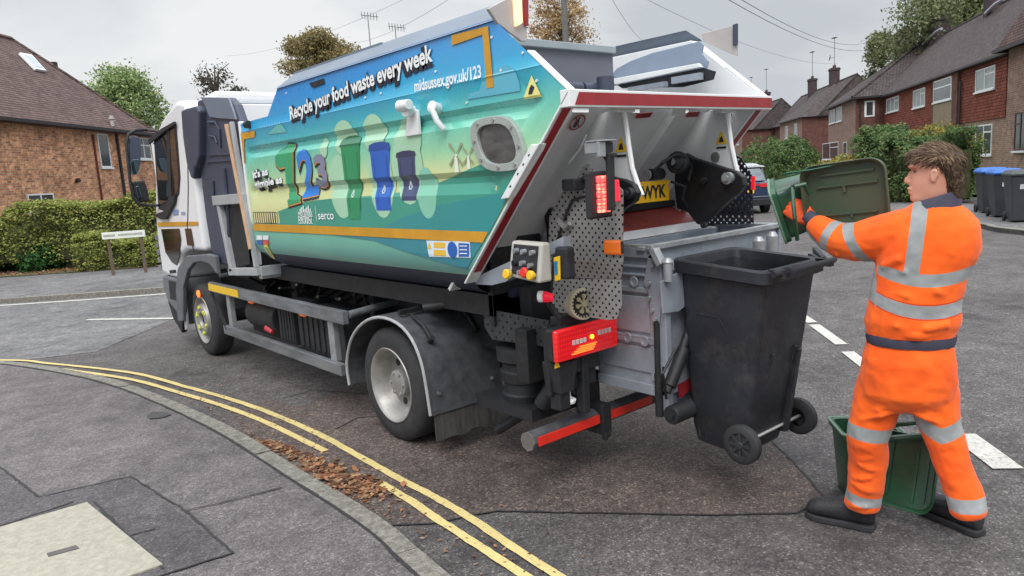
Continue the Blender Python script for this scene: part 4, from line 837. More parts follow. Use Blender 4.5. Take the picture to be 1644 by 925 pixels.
for i, c_ in enumerate(((222, 230, 236), (220, 228, 234), (40, 90, 180), (214, 60, 60))):
    x_ = 413+(i % 2)*10; y_ = 378+(i//2)*8; dpx('label_panel', [(x_, y_), (x_+9, y_), (x_+9, y_+7), (x_, y_+7)], V('sq%d' % i, c_), .004)
y, z = sp_(428, 404); decal('round_label', circ(y, z, .055, .075), V('rl', (214, 204, 90)), .004); decal('round_label', circ(y, z, .03, .045), V('rl2', (150, 170, 110)), .006)
# rivets and drains
g = tb()
for x, y in ((460, 150), (612, 150), (587, 157), (862, 130), (805, 113), (790, 60), (840, 85), (700, 115), (750, 165)):
    p = on(x, y, 0, X0); g.cyl(p, p+Vector((-.006, 0, 0)), .007, n=10)
g.build('rivets', W_WHT, truck, smooth=True)
g = tb(); g.ppx([(497, 134), (520, 126), (522, 134), (503, 141)], 0, X0-.002, (-.006, 0, 0)); g.build('latch_slot', M_dark, truck)
# white fittings on the flank
for (px_, py_), k in (((655, 178), 1), ((697, 180), 0)):
    p = on(px_, py_, 0, X0-.05); g = tb()
    if k: g.cyl(p+Vector((.05, .02, .0)), p+Vector((-.02, -.0, .0)), .032, .036); g.cyl(p+Vector((-.02, .05, .03)), p+Vector((-.02, -.05, .03)), .036, .03); g.poly([p+Vector((.03, .10, -.14)), p+Vector((.03, -.05, -.14)), p+Vector((.03, -.05, 0)), p+Vector((.03, .05, .02))], (.02, 0, 0))
    else: g.cyl(p+Vector((.05, .02, .02)), p+Vector((-.01, .01, .03)), .03, .034); g.tube([p+Vector((-.01, .01, .03)), p+Vector((.0, -.02, -.05)), p+Vector((.03, -.04, -.1))], .018)
    o = g.build('spout', W_WHT, truck, smooth=True, bevel=.004)
    if k: g = tb(); g.cyl(p+Vector((-.02, .052, .03)), p+Vector((-.02, .0545, .03)), .026); g.build('spout_mouth', M_dark, o)
# porthole
cy_, cz_ = sp_(803, 231); g = tb(); ry, rz = .195, .14; ring = []
def sup(a, ry, rz, n=2.9):
    c, s_ = cos(a), sin(a); k = (abs(c)**n+abs(s_)**n)**(-1/n); return ry*c*k, rz*s_*k
pts_o = [sup(2*pi*i/40, ry, rz) for i in range(40)]; pts_i = [sup(2*pi*i/40, ry*.72, rz*.72) for i in range(40)]
xo = X0-.03; sh = .35
O = [Vector((xo, cy_+a+b_*sh, cz_+b_)) for a, b_ in pts_o]; I = [Vector((xo, cy_+a+b_*sh, cz_+b_)) for a, b_ in pts_i]
Ob = [p+Vector((.04, 0, 0)) for p in O]; Ib = [p+Vector((.018, 0, 0)) for p in I]
g.add(O+I+Ob+Ib, [(i, (i+1) % 40, 40+(i+1) % 40, 40+i) for i in range(40)]+[(80+i, 80+(i+1) % 40, (i+1) % 40, i) for i in range(40)]+[(40+i, 40+(i+1) % 40, 120+(i+1) % 40, 120+i) for i in range(40)])
port = g.build('porthole_frame', mat('port_grey', (178, 186, 182), .4, metal=.3, var=.1), truck, bevel=.003)
g = tb(); g.add(Ib, [tuple(range(40))]); g.build('porthole_glass', mat('port_glass', (92, 88, 88), .2, c2=(58, 54, 56), scale=9, stretch=(1, .6, 2)), port)
g = tb()
for i in range(8):
    a, b_ = sup(2*pi*i/8+.2, ry*.86, rz*.86); p = Vector((xo, cy_+a+b_*sh, cz_+b_)); g.cyl(p, p+Vector((-.008, 0, 0)), .010, n=6)
g.build('porthole_bolts', M_steel, port)
# white bracket along the rear edge
g = tb(); g.ppx([(852, 232), (873, 230), (868, 242), (822, 318), (803, 320)], 0, X0-.03, (.02, 0, 0)); g.ppx([(866, 232), (873, 230), (822, 318), (815, 318)], 0, X0-.03, (-.025, 0, 0)); br_ = g.build('edge_bracket', W_WHT, truck, bevel=.004)
g = tb()
for x, y in ((850, 250), (841, 265), (832, 280), (820, 300)):
    p = on(x, y, 0, X0-.032); g.cyl(p, p+Vector((-.003, 0, 0)), .008, n=8)
g.build('bracket_holes', M_dark, br_)

# ---- chassis, axles and the side guard
g = tb()
for x in (2.88, 3.60): g.box(x, x+.07, 2.95, 9.2, .64, .86)
g.box(2.60, 3.9, 3.3, 6.6, .95, 1.08); g.box(2.72, 3.85, 3.1, 3.2, .62, 1.12); g.box(2.7, 3.9, 4.9, 4.96, .6, .95); g.box(2.7, 3.9, 6.3, 6.4, .6, 1.0); g.box(2.7, 3.9, 7.0, 7.1, .6, 1.0)
for i in range(14): y_ = 4.9+i*.17; g.tube([(2.62+.1*sin(i*3), y_, .9+.05*cos(i)), (2.7, y_+.1, .84), (2.9, y_+.16, .9)], .014)
g.cyl((2.6, 4.27, .39), (3.95, 4.27, .39), .09); g.cyl((2.6, 8.2, .39), (3.95, 8.2, .39), .07)
g.box(2.55, 3.9, 2.96, 3.06, .62, .92)
g.box(3.15, 3.35, 4.4, 8.4, .5, .62)
g.build('chassis', M_dark, truck, bevel=.006)
g = tb(); p = [on(x, y, 0, 2.62) for x, y in [(775, 495), (880, 515), (884, 558), (790, 545), (778, 525)]]; g.poly(p, (.01, 0, 0)); g.build('perforated_subframe', perf('perf_black', (66, 68, 72), None, 14, .16, .2), truck)
g = tb(); c = on(838, 600, 0, 2.75); c.z = .0
g.lathe((2.78, c.y, .42), (0, 0, 1), [(0, 0), (0, .14), (.05, .15), (.06, .135), (.12, .135), (.13, .15), (.19, .155), (.20, .14), (.24, .14), (.26, .17), (.34, .17), (.35, .0)], 24)
g.box(2.62, 3.0, c.y-.22, c.y+.3, .36, .43); g.build('air_spring', M_blk, truck, smooth=True)
g = tb(); g.tube([on(870, 650, 0, 2.7), on(905, 595, 0, 2.75), on(940, 570, 0, 2.85)], .05, 10); g.tube([on(800, 690, 0, 2.7), on(880, 640, 0, 2.75), on(930, 610, 0, 2.8)], .03, 8); g.build('exhaust', M_blk, truck, smooth=True)
g = tb(); g.bar((2.43, 7.80, .80), (2.43, 4.84, .80), .05, .10); up_ = g.build('side_guard_rail', M_alu, truck, bevel=.006)
g = tb(); g.box(2.398, 2.404, 6.95, 7.79, .765, .835); g.build('yellow_tape', M_ylw, up_)
g = tb(); g.bar((2.43, 7.50, .385), (2.43, 4.95, .385), .05, .09); g.build('side_guard_rail', M_alu, truck, bevel=.006)
for y in (7.36, 5.12):
    g = tb(); g.bar((2.46, y, .43), (2.46, y, .76), .05, .09, (0, 1, 0)); g.build('guard_post', M_gal, truck, bevel=.004)
g = tb(); g.bar((2.47, 4.99, .40), (2.47, 4.99, .78), .02, .08, (0, 1, 0)); g.build('guard_end', M_dark, truck); g = tb(); g.bar((2.415, 7.80, .78), (2.415, 7.42, .40), .012, .03, (1, 0, 0)); g.build('guard_end', M_dark, truck)
for a_, b__, r__ in (((2.46, 4.84, .82), (3.0, 4.86, .86), .028), ((2.46, 7.6, .92), (2.9, 7.5, .95), .022)): g = tb(); g.cyl(a_, b__, r__); g.build('guard_stay', M_alu, truck, smooth=True)
# tanks and boxes between the wheels
g = tb(); g.cyl((2.62, 7.0, .60), (2.62, 6.35, .60), .16, n=20); g.build('air_tank', M_blk, truck, smooth=True, bevel=.01)
g = tb(); g.box(2.50, 2.85, 5.95, 6.28, .42, .78); g.box(2.60, 2.9, 6.3, 7.2, .38, .5)
for i in range(5): g.box(2.492, 2.50, 5.97+i*.06, 6.0+i*.06, .44, .76)
g.build('battery_box', M_blk, truck, bevel=.012)
g = tb(); g.box(2.50, 2.9, 5.22, 5.86, .40, .76)
for i in range(6): g.box(2.488, 2.50, 5.26+i*.1, 5.31+i*.1, .44, .74)
g.build('fuel_tank', M_blk, truck, bevel=.03)
g = tb(); g.cyl((2.50, 6.55, .50), (2.50, 6.45, .47), .04, .02); g.build('red_cap', mat('red_valve', (190, 60, 72), .5), truck, smooth=True)
for x, y in ((403, 482), (486, 502)):
    p = on(x, y, 0, 2.47); g = tb(); g.box(2.455, 2.48, p.y-.05, p.y+.05, p.z-.03, p.z+.03); g.build('side_marker', M_amber, truck, bevel=.006)
p = on(318, 472, 0, 2.40); g = tb(); g.lathe((2.41, p.y, p.z), (-1, 0, 0), [(0, .04), (.015, .038), (.022, .02), (.023, 0)], 16); g.build('side_marker', mat('amber_lit', (250, 140, 60), .3, emit=(255, 120, 40), estr=1.3), truck, smooth=True)
# ---- wheels
def wheel(x, y, face=-1, rear=False):
    c = Vector((x, y, .395)); ax = Vector((face, 0, 0)); R = .395; w = .23
    g = tb(); g.lathe(c-ax*w, ax, [(0, .25), (.0, .33), (.02, R-.02), (.04, R), (w-.04, R), (w-.015, R-.025), (w-.002, R-.07), (w, .30), (w-.006, .262), (w-.03, .252)], 56)
    t_ = g.build('tyre', M_tyre, truck, smooth=50)
    g = tb()
    if rear: pr = [(-.03, .252), (-.004, .262), (.002, .258), (-.004, .245), (-.03, .232), (-.07, .212), (-.10, .205), (-.125, .19), (-.13, .10), (-.06, .095), (-.05, .06), (-.045, 0)]
    else: pr = [(-.03, .252), (-.002, .262), (.004, .258), (-.004, .244), (-.03, .232), (-.05, .205), (-.045, .19), (.006, .172), (.010, .165), (.010, .088), (.0, .08), (-.03, .078), (-.03, 0)]
    g.lathe(c, ax, pr, 48); r_ = g.build('rim', M_rim, truck, smooth=40)
    g = tb()
    if rear:
        for i in range(8): a = 2*pi*i/8+.2; p = c-ax*.128+Vector((0, cos(a), sin(a)))*.15; g.cyl(p, p+ax*.004, .026, n=14)
        g.build('hand_hole', M_dark, r_)
        g = tb()
        for i in range(6): a = 2*pi*i/6; p = c-ax*.06+Vector((0, cos(a), sin(a)))*.075; g.cyl(p-ax*.05, p+ax*.015, .012, n=6)
        g.build('nuts', M_gal, r_)
    else:
        g = tb()
        for i in range(6):
            a = 2*pi*i/6+.3; p = c+ax*.008+Vector((0, cos(a), sin(a)))*.142; g.cyl(p-ax*.02, p+ax*.016, .022, .018, n=8); q = p+Vector((0, -sin(a), cos(a)))*.038; g.bar(p+ax*.006, q+ax*.006, .022, .010, ax)
        g.build('nut_indicators', M_yplug, r_)
        g = tb(); g.cyl(c-ax*.03, c-ax*.022, .077, n=24); g.build('hub_centre', M_dark, r_)
wheel(2.425, 8.21); wheel(2.425, 4.27, rear=True); wheel(4.125, 8.21, 1); wheel(4.125, 4.27, 1, True)
g = tb(); g.lathe((2.70, 4.27, .395), (1, 0, 0), [(0, .25), (0, .34), (.03, .395), (.18, .395), (.21, .34), (.21, .25)], 40); g.build('inner_tyre', M_tyre, truck, smooth=50)
# ---- rear mudguard
pr = [Vector((0, y, z)) for y, z in smooth_line([(4.835, .30), (4.84, .47), (4.73, .67), (4.53, .815), (4.29, .885), (4.05, .87), (3.89, .785), (3.80, .65), (3.765, .50), (3.74, .30)], 3)]
outer = [p.copy() for p in pr]; inner = []
for i, p in enumerate(pr):
    d = (pr[min(i+1, len(pr)-1)]-pr[max(i-1, 0)]).normalized(); inner.append(p+Vector((0, d.z, -d.y))*-.018 if False else p+(Vector((0, 4.29, .36))-p).normalized()*.018)
g = tb(); 
for xa, xb in ((2.40, 2.99),):
    n = len(pr); g.add([Vector((xa, p.y, p.z)) for p in outer]+[Vector((xb, p.y, p.z)) for p in outer]+[Vector((xa, p.y, p.z)) for p in inner]+[Vector((xb, p.y, p.z)) for p in inner],
      [(i, i+1, n+i+1, n+i) for i in range(n-1)]+[(2*n+i, 3*n+i, 3*n+i+1, 2*n+i+1) for i in range(n-1)]+[(i, 2*n+i, 2*n+i+1, i+1) for i in range(n-1)]+[(n+i, n+i+1, 3*n+i+1, 3*n+i) for i in range(n-1)]+[(0, n, 3*n, 2*n), (n-1, 3*n-1, 4*n-1, 2*n-1)])
mg = g.build('rear_mudguard', M_blk2, truck, smooth=35)
g = tb(); g.tube([Vector((2.398, p.y, p.z))+(Vector((0, p.y-4.29, p.z-.36)).normalized()*-.012) for p in outer], .011, 8); g.build('mudguard_trim', mat('trim_grey', (170, 172, 174), .5, var=.1, scale=9, dirt=.2), mg, smooth=True)
g = tb()
def mgp(x, k, h=.03): p = outer[k]; d = (p-Vector((0, 4.29, .36))).normalized(); return Vector((x, p.y, p.z))+d*h
for k0, k1 in ((15, 19),): 
    for x in (2.50, 2.86): g.tube([mgp(x, k0), mgp(x, (k0+k1)//2, .035), mgp(x, k1)], .013, 8); g.cyl(mgp(x, k1, 0), mgp(x, k1, .05), .018, n=10)
    g.bar(mgp(2.45, k0-1), mgp(2.95, k0-1, .05), .03, .03)
g.build('mudguard_bracket', M_dark, mg, smooth=True)
g = tb()
for x, k in ((2.47, 25), (2.9, 25), (2.5, 14), (2.86, 14)): p = mgp(x, k, .0); q = mgp(x, k, .012); g.cyl(p, q, .012, n=10)
g.build('mudguard_bolts', M_steel, mg)
g = tb(); n = 14; fl = []
for i in range(n+1): fl.append((2.43+.52*i/n, 3.75, .10+random.uniform(0, .035)))
g.poly([(2.43, 3.75, .33), *fl, (2.95, 3.75, .33)], (0, .012, 0)); g.build('mudflap', mat('flap_rubber', (84, 82, 80), .85, c2=(48, 48, 50), scale=10, bump=.4, stretch=(3, 1, .4)), truck)
g = tb(); g.bar((2.95, 4.6, 1.0), (3.1, 3.5, 1.02), .08, .06); g.cyl((2.5, 3.9, .96), (3.0, 3.6, 1.0), .03); g.build('stay_tube', M_dark, truck, smooth=True)

# ---- cab
side = [(7.86, 1.16), (7.82, 2.62), (7.90, 2.70), (8.15, 2.725), (8.50, 2.655), (8.78, 2.58), (9.02, 2.47), (9.12, 2.36), (9.32, 1.95), (9.50, 1.60), (9.58, 1.20), (9.56, .82), (9.30, .80), (8.86, .80), (8.80, .98), (8.68, 1.10), (8.45, 1.155), (8.15, 1.16)]
g = tb(); g.poly([(X0, y, z) for y, z in side], (XR-X0, 0, 0)); cabo = g.build('cab', W_CAB, truck, bevel=.07, seg=5, smooth=True)
g = tb(); g.poly([(X0+.25, 7.84, 2.68), (XR-.25, 7.84, 2.68), (XR-.25, 7.84, 2.80), (X0+.30, 7.84, 2.80)], (0, .5, -.02)); g.build('roof_dome', W_CAB, truck, bevel=.04, seg=4, smooth=True)
def cside(name, px, m, th=.006, lift=.004, bev=.003, parent=None):
    g = tb(); g.ppx(px, 0, X0-lift, (-th, 0, 0)); return g.build(name, m, parent or truck, bevel=bev)
wf = cside('window_seal', [(247, 219), (262, 206), (283, 196), (286, 232), (290, 285), (288, 312), (268, 340), (255, 336)], M_blk, .004, .001)
cside('door_window', [(250, 222), (264, 210), (280, 203), (283, 236), (287, 285), (285, 308), (270, 325), (256, 330)], M_glass, .003, .006, .001)
cside('window_divider', [(267, 208), (272, 206), (276, 322), (270, 326)], M_blk, .003, .0095, .001)
cside('lower_window', [(259, 368), (288, 367), (291, 384), (288, 412), (284, 426), (276, 421), (266, 405)], M_glass, .004)
cside('small_window', [(297, 367), (307, 367), (312, 395), (301, 394)], M_glass, .004)
cside('cab_gold_stripe', [(253, 357), (300, 356), (300, 363), (254, 364)], M_gold, .002); cside('cab_gold_stripe', [(303, 356), (318, 356), (318, 362), (303, 363)], M_gold, .002)
cside('door_gap', [(300, 224), (301.5, 224), (303, 300), (302, 366), (312, 404), (310.5, 404), (300.5, 366), (301.5, 300)], M_blk, .001, .001, 0)
cside('mirror_base', [(249, 345), (268, 338), (272, 322), (285, 312), (283, 326), (270, 352), (262, 352)], M_blk, .03, .004, .006)
cside('door_emblem', [(278, 337), (286, 336), (286, 345), (278, 346)], V('em', (120, 150, 196)), .002); cside('door_emblem', [(291, 340), (297, 340), (297, 345), (291, 345)], V('em2', (150, 160, 190)), .002)
for i in range(5): cside('front_badge', [(248+i*1.4, 378+i*12), (253+i*1.4, 377+i*12), (254+i*1.4, 385+i*12), (250+i*1.4, 386+i*12)], V('bdg', (120, 124, 134)), .002)
cside('model_badge', [(272, 434), (282, 433), (283, 438), (273, 439)], M_blk, .002)
cside('wheel_arch', [(292, 515), (289, 462), (292, 430), (306, 410), (340, 407), (352, 410), (356, 440), (345, 424), (332, 419), (318, 421), (308, 434), (301, 462), (301, 515)], mat('arch_grey', (104, 108, 114), .55, var=.12), .05, .0, .012)
g = tb(); g.box(X0+.03, XR-.03, 7.75, 8.85, .78, 1.155); g.build('arch_liner', M_dark, truck) if False else None
g = tb(); g.ppx([(268, 446), (292, 452), (294, 488), (292, 535), (278, 512), (270, 486)], 0, X0+.01, (.06, 0, 0)); g.ppx([(270, 450), (290, 454), (290, 484), (273, 480)], 0, X0-.01, (.02, 0, 0)); g.build('bumper_step', M_blk, truck, bevel=.01)
g = tb(); g.poly([(X0, 8.82, .26), (X0, 9.48, .48), (X0, 9.60, .62), (X0, 9.58, .80), (X0, 8.84, .80)], (XR-X0, 0, 0)); g.build('bumper', mat('bumper_grey', (112, 116, 122), .5, var=.12), truck, bevel=.03, seg=3)
g = tb(); g.ppx([(293, 488), (298, 486), (301, 528), (297, 530)], 0, X0-.012, (.02, 0, 0)); g.build('bumper_edge', mat('trim_grey', (170, 172, 174)), truck)
g = tb(); g.poly([(X0+.1, 9.14, 2.30), (XR-.1, 9.14, 2.30), (XR-.06, 9.50, 1.62), (X0+.06, 9.50, 1.62)], (0, .02, .012)); g.build('windscreen', M_glass, truck)
g = tb(); g.poly([on(x, y, 0, X0-.02) for x, y in [(240, 224), (262, 206), (282, 195), (283, 200), (265, 212), (242, 232)]], (-.02, 0, 0)); g.build('wind_deflector', M_blk, truck, bevel=.006)
# rear cab wall top and dark details
g = tb(); g.box(X0+.1, XR-.1, 7.78, 7.83, 1.2, 2.66); g.build('cab_rear_wall', W_CAB, truck, bevel=.01)
# mirrors
ym = 9.42
def mp_(x, y): return on(x, y, 1, ym)
g = tb(); g.tube([on(262, 212, 0, X0-.01), mp_(238, 209), mp_(218, 209), mp_(206, 216), mp_(203, 232), mp_(206, 262), mp_(209, 292), mp_(214, 318), mp_(222, 327), mp_(236, 330), on(255, 330, 0, X0-.01)], .017, 8); mf = g.build('mirror_frame', M_blk, truck, smooth=True)
g = tb(); g.poly([mp_(x, y) for x, y in [(207, 222), (214, 217), (224, 220), (227, 235), (226, 262), (223, 277), (212, 279), (208, 265)]], (0, .10, 0)); g.build('mirror_head', M_stack, mf, bevel=.02, seg=3)
g = tb(); g.poly([mp_(x, y) for x, y in [(209, 262), (213, 256), (223, 256), (224, 272), (220, 280), (212, 281)]], (0, -.01, 0)); g.build('mirror_glass', mat('mirror', (130, 150, 160), .05, metal=1, var=.05), mf, bevel=.004)
g = tb(); g.poly([mp_(x, y) for x, y in [(212, 292), (232, 289), (238, 305), (240, 322), (226, 326), (216, 314)]], (0, .08, 0)); g.build('mirror_head', M_blk, mf, bevel=.02, seg=3)
g = tb(); g.poly([mp_(x, y) for x, y in [(217, 300), (222, 298), (228, 318), (222, 320)]], (0, -.012, 0)); g.build('mirror_glass', mat('mirror', (130, 150, 160)), mf, bevel=.004)
g = tb(); p = on(253, 182, 1, 9.0); g.cyl((X0+.08, 9.0, 2.50), (X0+.08, 9.0, 2.56), .03, n=12); g.build('roof_marker', M_blk, truck, smooth=True)
# air intake and the dark panel behind the cab
g = tb(); g.ppx([(290, 178), (298, 174), (314, 170), (319, 178), (319, 250), (315, 266), (311, 270), (310, 288), (306, 286), (299, 262), (293, 220)], 0, X0-.05, (.09, 0, 0)); st = g.build('air_intake', M_stack, truck, bevel=.02, seg=3)
g = tb(); g.ppx([(316, 162), (330, 156), (366, 157), (376, 168), (386, 196), (390, 250), (393, 330), (392, 420), (374, 428), (360, 425), (350, 425), (338, 400), (330, 350), (324, 300), (322, 250)], 0, X0+.02, (.08, 0, 0)); st2 = g.build('intake_housing', M_stack, truck, bevel=.02, seg=3)
g = tb(); g.ppx([(333, 246), (374, 244), (374, 248), (334, 250)], 0, X0+.005, (.02, 0, 0)); g.ppx([(330, 258), (376, 255), (376, 258), (331, 261)], 0, X0+.005, (.02, 0, 0))
g.tube([on(x, y, 0, X0+.01) for x, y in [(334, 196), (346, 196), (352, 208), (354, 238)]], .012); g.tube([on(x, y, 0, X0+.01) for x, y in [(336, 218), (345, 220), (348, 230)]], .01); g.tube([on(x, y, 0, X0+.01) for x, y in [(342, 290), (344, 330)]], .01); g.tube([on(x, y, 0, X0+.01) for x, y in [(360, 270), (366, 330), (368, 380)]], .02)
g.build('housing_ribs', M_stack, st2, smooth=True)
g = tb(); g.ppx([(322, 156), (366, 157), (374, 178), (378, 192), (348, 190), (336, 188), (330, 172)], 0, X0+.0, (.02, 0, 0)); g.build('housing_cover', mat('cover_grey', (110, 120, 136), .4, var=.06), st2, bevel=.004)
cside('grille_panel', [(354, 332), (392, 330), (402, 424), (376, 430)], M_dark, .004, -.018)
# light metal frame behind the cab, and the pole leaning in it
g = tb()
def fb(a, b_, w=.05): g.bar(on(*a, 0, X0+.0), on(*b_, 0, X0+.0), w, w, (1, 0, 0))
fb((348, 322), (398, 318), .09); fb((354, 325), (376, 436), .07); fb((372, 436), (418, 436), .07); g.box(X0, X0+.5, 6.36, 6.42, .98, 1.04); g.bar(on(372, 436, 0, X0), on(372, 436, 0, X0)+Vector((.6, 0, .02)), .05, .05)
g.bar(on(418, 436, 0, X0), on(418, 436, 0, X0)+Vector((.5, 0, .0)), .05, .09); g.build('rear_cab_frame', mat('frame_grey', (176, 180, 184), .45, metal=.2, var=.1, dirt=.15), truck, bevel=.005)
g = tb(); g.bar(on(372, 196, 0, X0-.02), on(412, 430, 0, X0-.02), .035, .04, (1, 0, 0)); g.build('broom_pole_holder', mat('frame_grey', (176, 180, 184)), truck, bevel=.004)
g = tb(); g.cyl(on(364, 200, 0, X0-.04), on(403, 400, 0, X0-.04), .022, n=12); g.build('broom_pole', mat('pole_tan', (196, 160, 130), .6, var=.12, scale=8), truck, smooth=True)
g = tb(); g.box(X0+.06, 3.9, 6.5, 6.9, 1.0, 1.9); g.box(X0+.2, 3.9, 6.9, 7.7, .88, 1.3); g.build('gearbox_housing', M_dark, truck, bevel=.02)
g = tb(); g.cyl(on(397, 200, 0, X0-.02)+Vector((0, .03, 0)), on(397, 200, 0, X0-.02)+Vector((0, -.03, 0)), .03); g.build('hose_coupling', M_blk, truck, smooth=True)
# ================================================================== houses
B_org = brick('brick_orange', (218, 160, 118), (152, 98, 74), (184, 168, 150), .24, .082, .42, ms=.009)
B_brn = brick('brick_brown', (150, 118, 104), (124, 96, 86), (150, 136, 126), .225, .075, .25)
B_red = brick('brick_red', (112, 70, 62), (90, 56, 52), (104, 84, 78), .225, .075, .25)
B_hung = brick('hung_tiles', (144, 82, 68), (116, 62, 52), (72, 40, 38), .19, .13, .22, bump=.9, ms=.014)
B_roofL = brick('roof_tiles_brown', (118, 98, 94), (94, 78, 76), (64, 54, 54), .19, .10, .25, bump=.9, ms=.012)
B_roofR = brick('roof_tiles_grey', (92, 84, 84), (74, 67, 68), (50, 45, 46), .19, .11, .25, bump=.9, ms=.012)
M_gut = mat('gutter_dark', (44, 40, 44), .5)
M_upvc = mat('window_white', (222, 226, 228), .4, var=.03)
M_pane = mat('window_pane', (74, 82, 86), .08, c2=(40, 46, 48), scale=1.2, spec=.9)
M_net = mat('window_net', (150, 156, 156), .3, c2=(120, 128, 130), scale=3, spec=.7)
M_chim = brick('chimney_brick', (84, 70, 74), (66, 56, 62), (78, 70, 72), .225, .075, .25)
M_lead = mat('lead_flashing', (172, 174, 180), .5)
M_pot = mat('pot', (78, 60, 58), .8)
M_gal = MATS['galvanised']

class Frame:
    """a building: local x along its front, local y towards the street"""
    def __init__(s, name, org, ang, label, cat, group=None):
        s.o = Vector((org[0], org[1], 0)); s.u = Vector((cos(ang), sin(ang), 0)); s.n = Vector((-sin(ang), cos(ang), 0)); s.root = empty(name, s.o, ang, label, cat, group)
    def px(s, px_, py_, y):                  # pixel -> (x, z) on the wall at local y
        P = onv(px_, py_, s.o+s.n*y, s.n); return (P-s.o).dot(s.u), P.z
    def pxz(s, px_, py_, z):
        P = on(px_, py_, 2, z); return (P-s.o).dot(s.u), (P-s.o).dot(s.n)
def window(fr, x0, x1, z0, z1, y, cols_=2, light=True, sgn=1, pane=None, sill=True, top=.3, trans=True, name='window', fm=None):
    g = MB(); f = .055; y0, y1 = sorted((y-.02*sgn, y+.035*sgn))
    g.box(x0, x1, y0, y1, z0, z0+f); g.box(x0, x1, y0, y1, z1-f, z1); g.box(x0, x0+f, y0, y1, z0+f, z1-f); g.box(x1-f, x1, y0, y1, z0+f, z1-f)
    for i in range(1, cols_): xc = x0+(x1-x0)*i/cols_; g.box(xc-f*.6, xc+f*.6, y0, y1, z0+f, z1-f)
    if trans == 'bar': zc = z1-(z1-z0)*.36; g.box(x0+f, x1-f, y0+.002, y1-.002, zc-.03, zc+.03)
    elif trans and cols_ > 1:
        zc = z1-(z1-z0)*top; g.box(x0+f, x0+(x1-x0)/cols_, y0+.002, y1-.002, zc-.03, zc+.03); 
        if trans == 2: g.box(x0+(x1-x0)*(cols_-1)/cols_, x1-f, y0+.002, y1-.002, zc-.03, zc+.03)
    o = g.build(name, fm or M_upvc, fr.root, bevel=0)
    g = MB(); yy = y+.006*sgn; g.box(x0+f*.8, x1-f*.8, min(yy, yy+.01*sgn), max(yy, yy+.01*sgn), z0+f*.8, z1-f*.8); g.build('pane', pane or M_pane, o)
    if sill: g = MB(); ys = sorted((y-.01, y+.09*sgn)); g.box(x0-.06, x1+.06, ys[0], ys[1], z0-.07, z0-.002); g.build('sill', M_upvc, o)
    return o
def wallbox(fr, name, x0, x1, y0, y1, z0, z1, m):
    g = MB(); g.box(x0, x1, y0, y1, z0, z1); return g.build(name, m, fr.root)
def hiproof(fr, x0, x1, yb, yf, ze, zr, h0, h1, m, over=.32, name='roof', yr=None):
    x0 -= over; x1 += over; yb -= over; yf += over; ym_ = (yb+yf)/2 if yr is None else yr; g = MB()
    e0 = [(x0, yb, ze), (x1, yb, ze), (x1, yf, ze), (x0, yf, ze)]; r = [(x0+h0, ym_, zr), (x1-h1, ym_, zr)]
    # gentle sprocket at the eaves
    g.add(e0+r, [(0, 1, 5, 4), (2, 3, 4, 5), (3, 0, 4), (1, 2, 5), (0, 3, 2, 1)]); o = g.build(name, m, fr.root)
    g = MB(); th = .10
    g.box(x0-.02, x1+.02, yf-.02, yf+.07, ze-.09, ze+.0); g.box(x0-.05, x0, yb, yf, ze-.09, ze-.0); g.box(x1, x1+.05, yb, yf, ze-.09, ze); g.box(x0, x1, yb, yf, ze-.10, ze-.006); g.build('gutter', M_gut, o)
    g = MB(); g.tube([r[0], r[1]], .10, 6)
    for a, b_ in ((0, 0), (3, 0), (1, 1), (2, 1)): g.tube([e0[a], r[b_]], .07, 6)
    g.build('ridge_tiles', m, o)
    return o
def chimney(fr, roof, x, y, z0, z1, w=.9, d=.7, pots=2, flash=True):
    g = MB(); g.box(x-w/2, x+w/2, y-d/2, y+d/2, z0, z1-.25); g.box(x-w/2-.06, x+w/2+.06, y-d/2-.06, y+d/2+.06, z1-.25, z1-.08); g.box(x-w/2, x+w/2, y-d/2, y+d/2, z1-.08, z1); o = g.build('chimney', M_chim, roof)
    g = MB()
    for i in range(pots): xx = x-w/2+w*(i+.5)/pots; g.cyl((xx, y, z1), (xx, y, z1+.3), .11, .09, 10)
    g.build('pot', M_pot, o) if pots else None
    return o
def antenna(fr, roof, x, y, z0, h, dish=False):
    g = MB(); g.cyl((x, y, z0), (x, y, z0+h), .025, n=6); g.bar((x-.5, y, z0+h-.1), (x+.5, y+.1, z0+h-.05), .03, .03)
    for i in range(6): xx = x-.45+i*.17; g.bar((xx, y-.2, z0+h-.08), (xx, y+.25, z0+h-.08), .02, .02)
    if dish: g.lathe((x+.3, y+.3, z0+h*.35), (.3, 1, .2), [(.0, .02), (.03, .2), (.08, .32), (.06, .3)], 14); g.bar((x, y, z0+h*.35), (x+.3, y+.3, z0+h*.35), .03, .03)
    return g.build('aerial', M_gut, roof)

# ---- left house beyond the hedge
HL = Frame('brick_house', (3.18, 29.27), atan2(.764, .645), 'orange brick house with brown hipped roof and skylight behind the hedge on the left', 'house')
# its street side is local -y
w_ = wallbox(HL, 'wall', -14, 10.7, .32, 8.3, 0, 4.6, B_org)
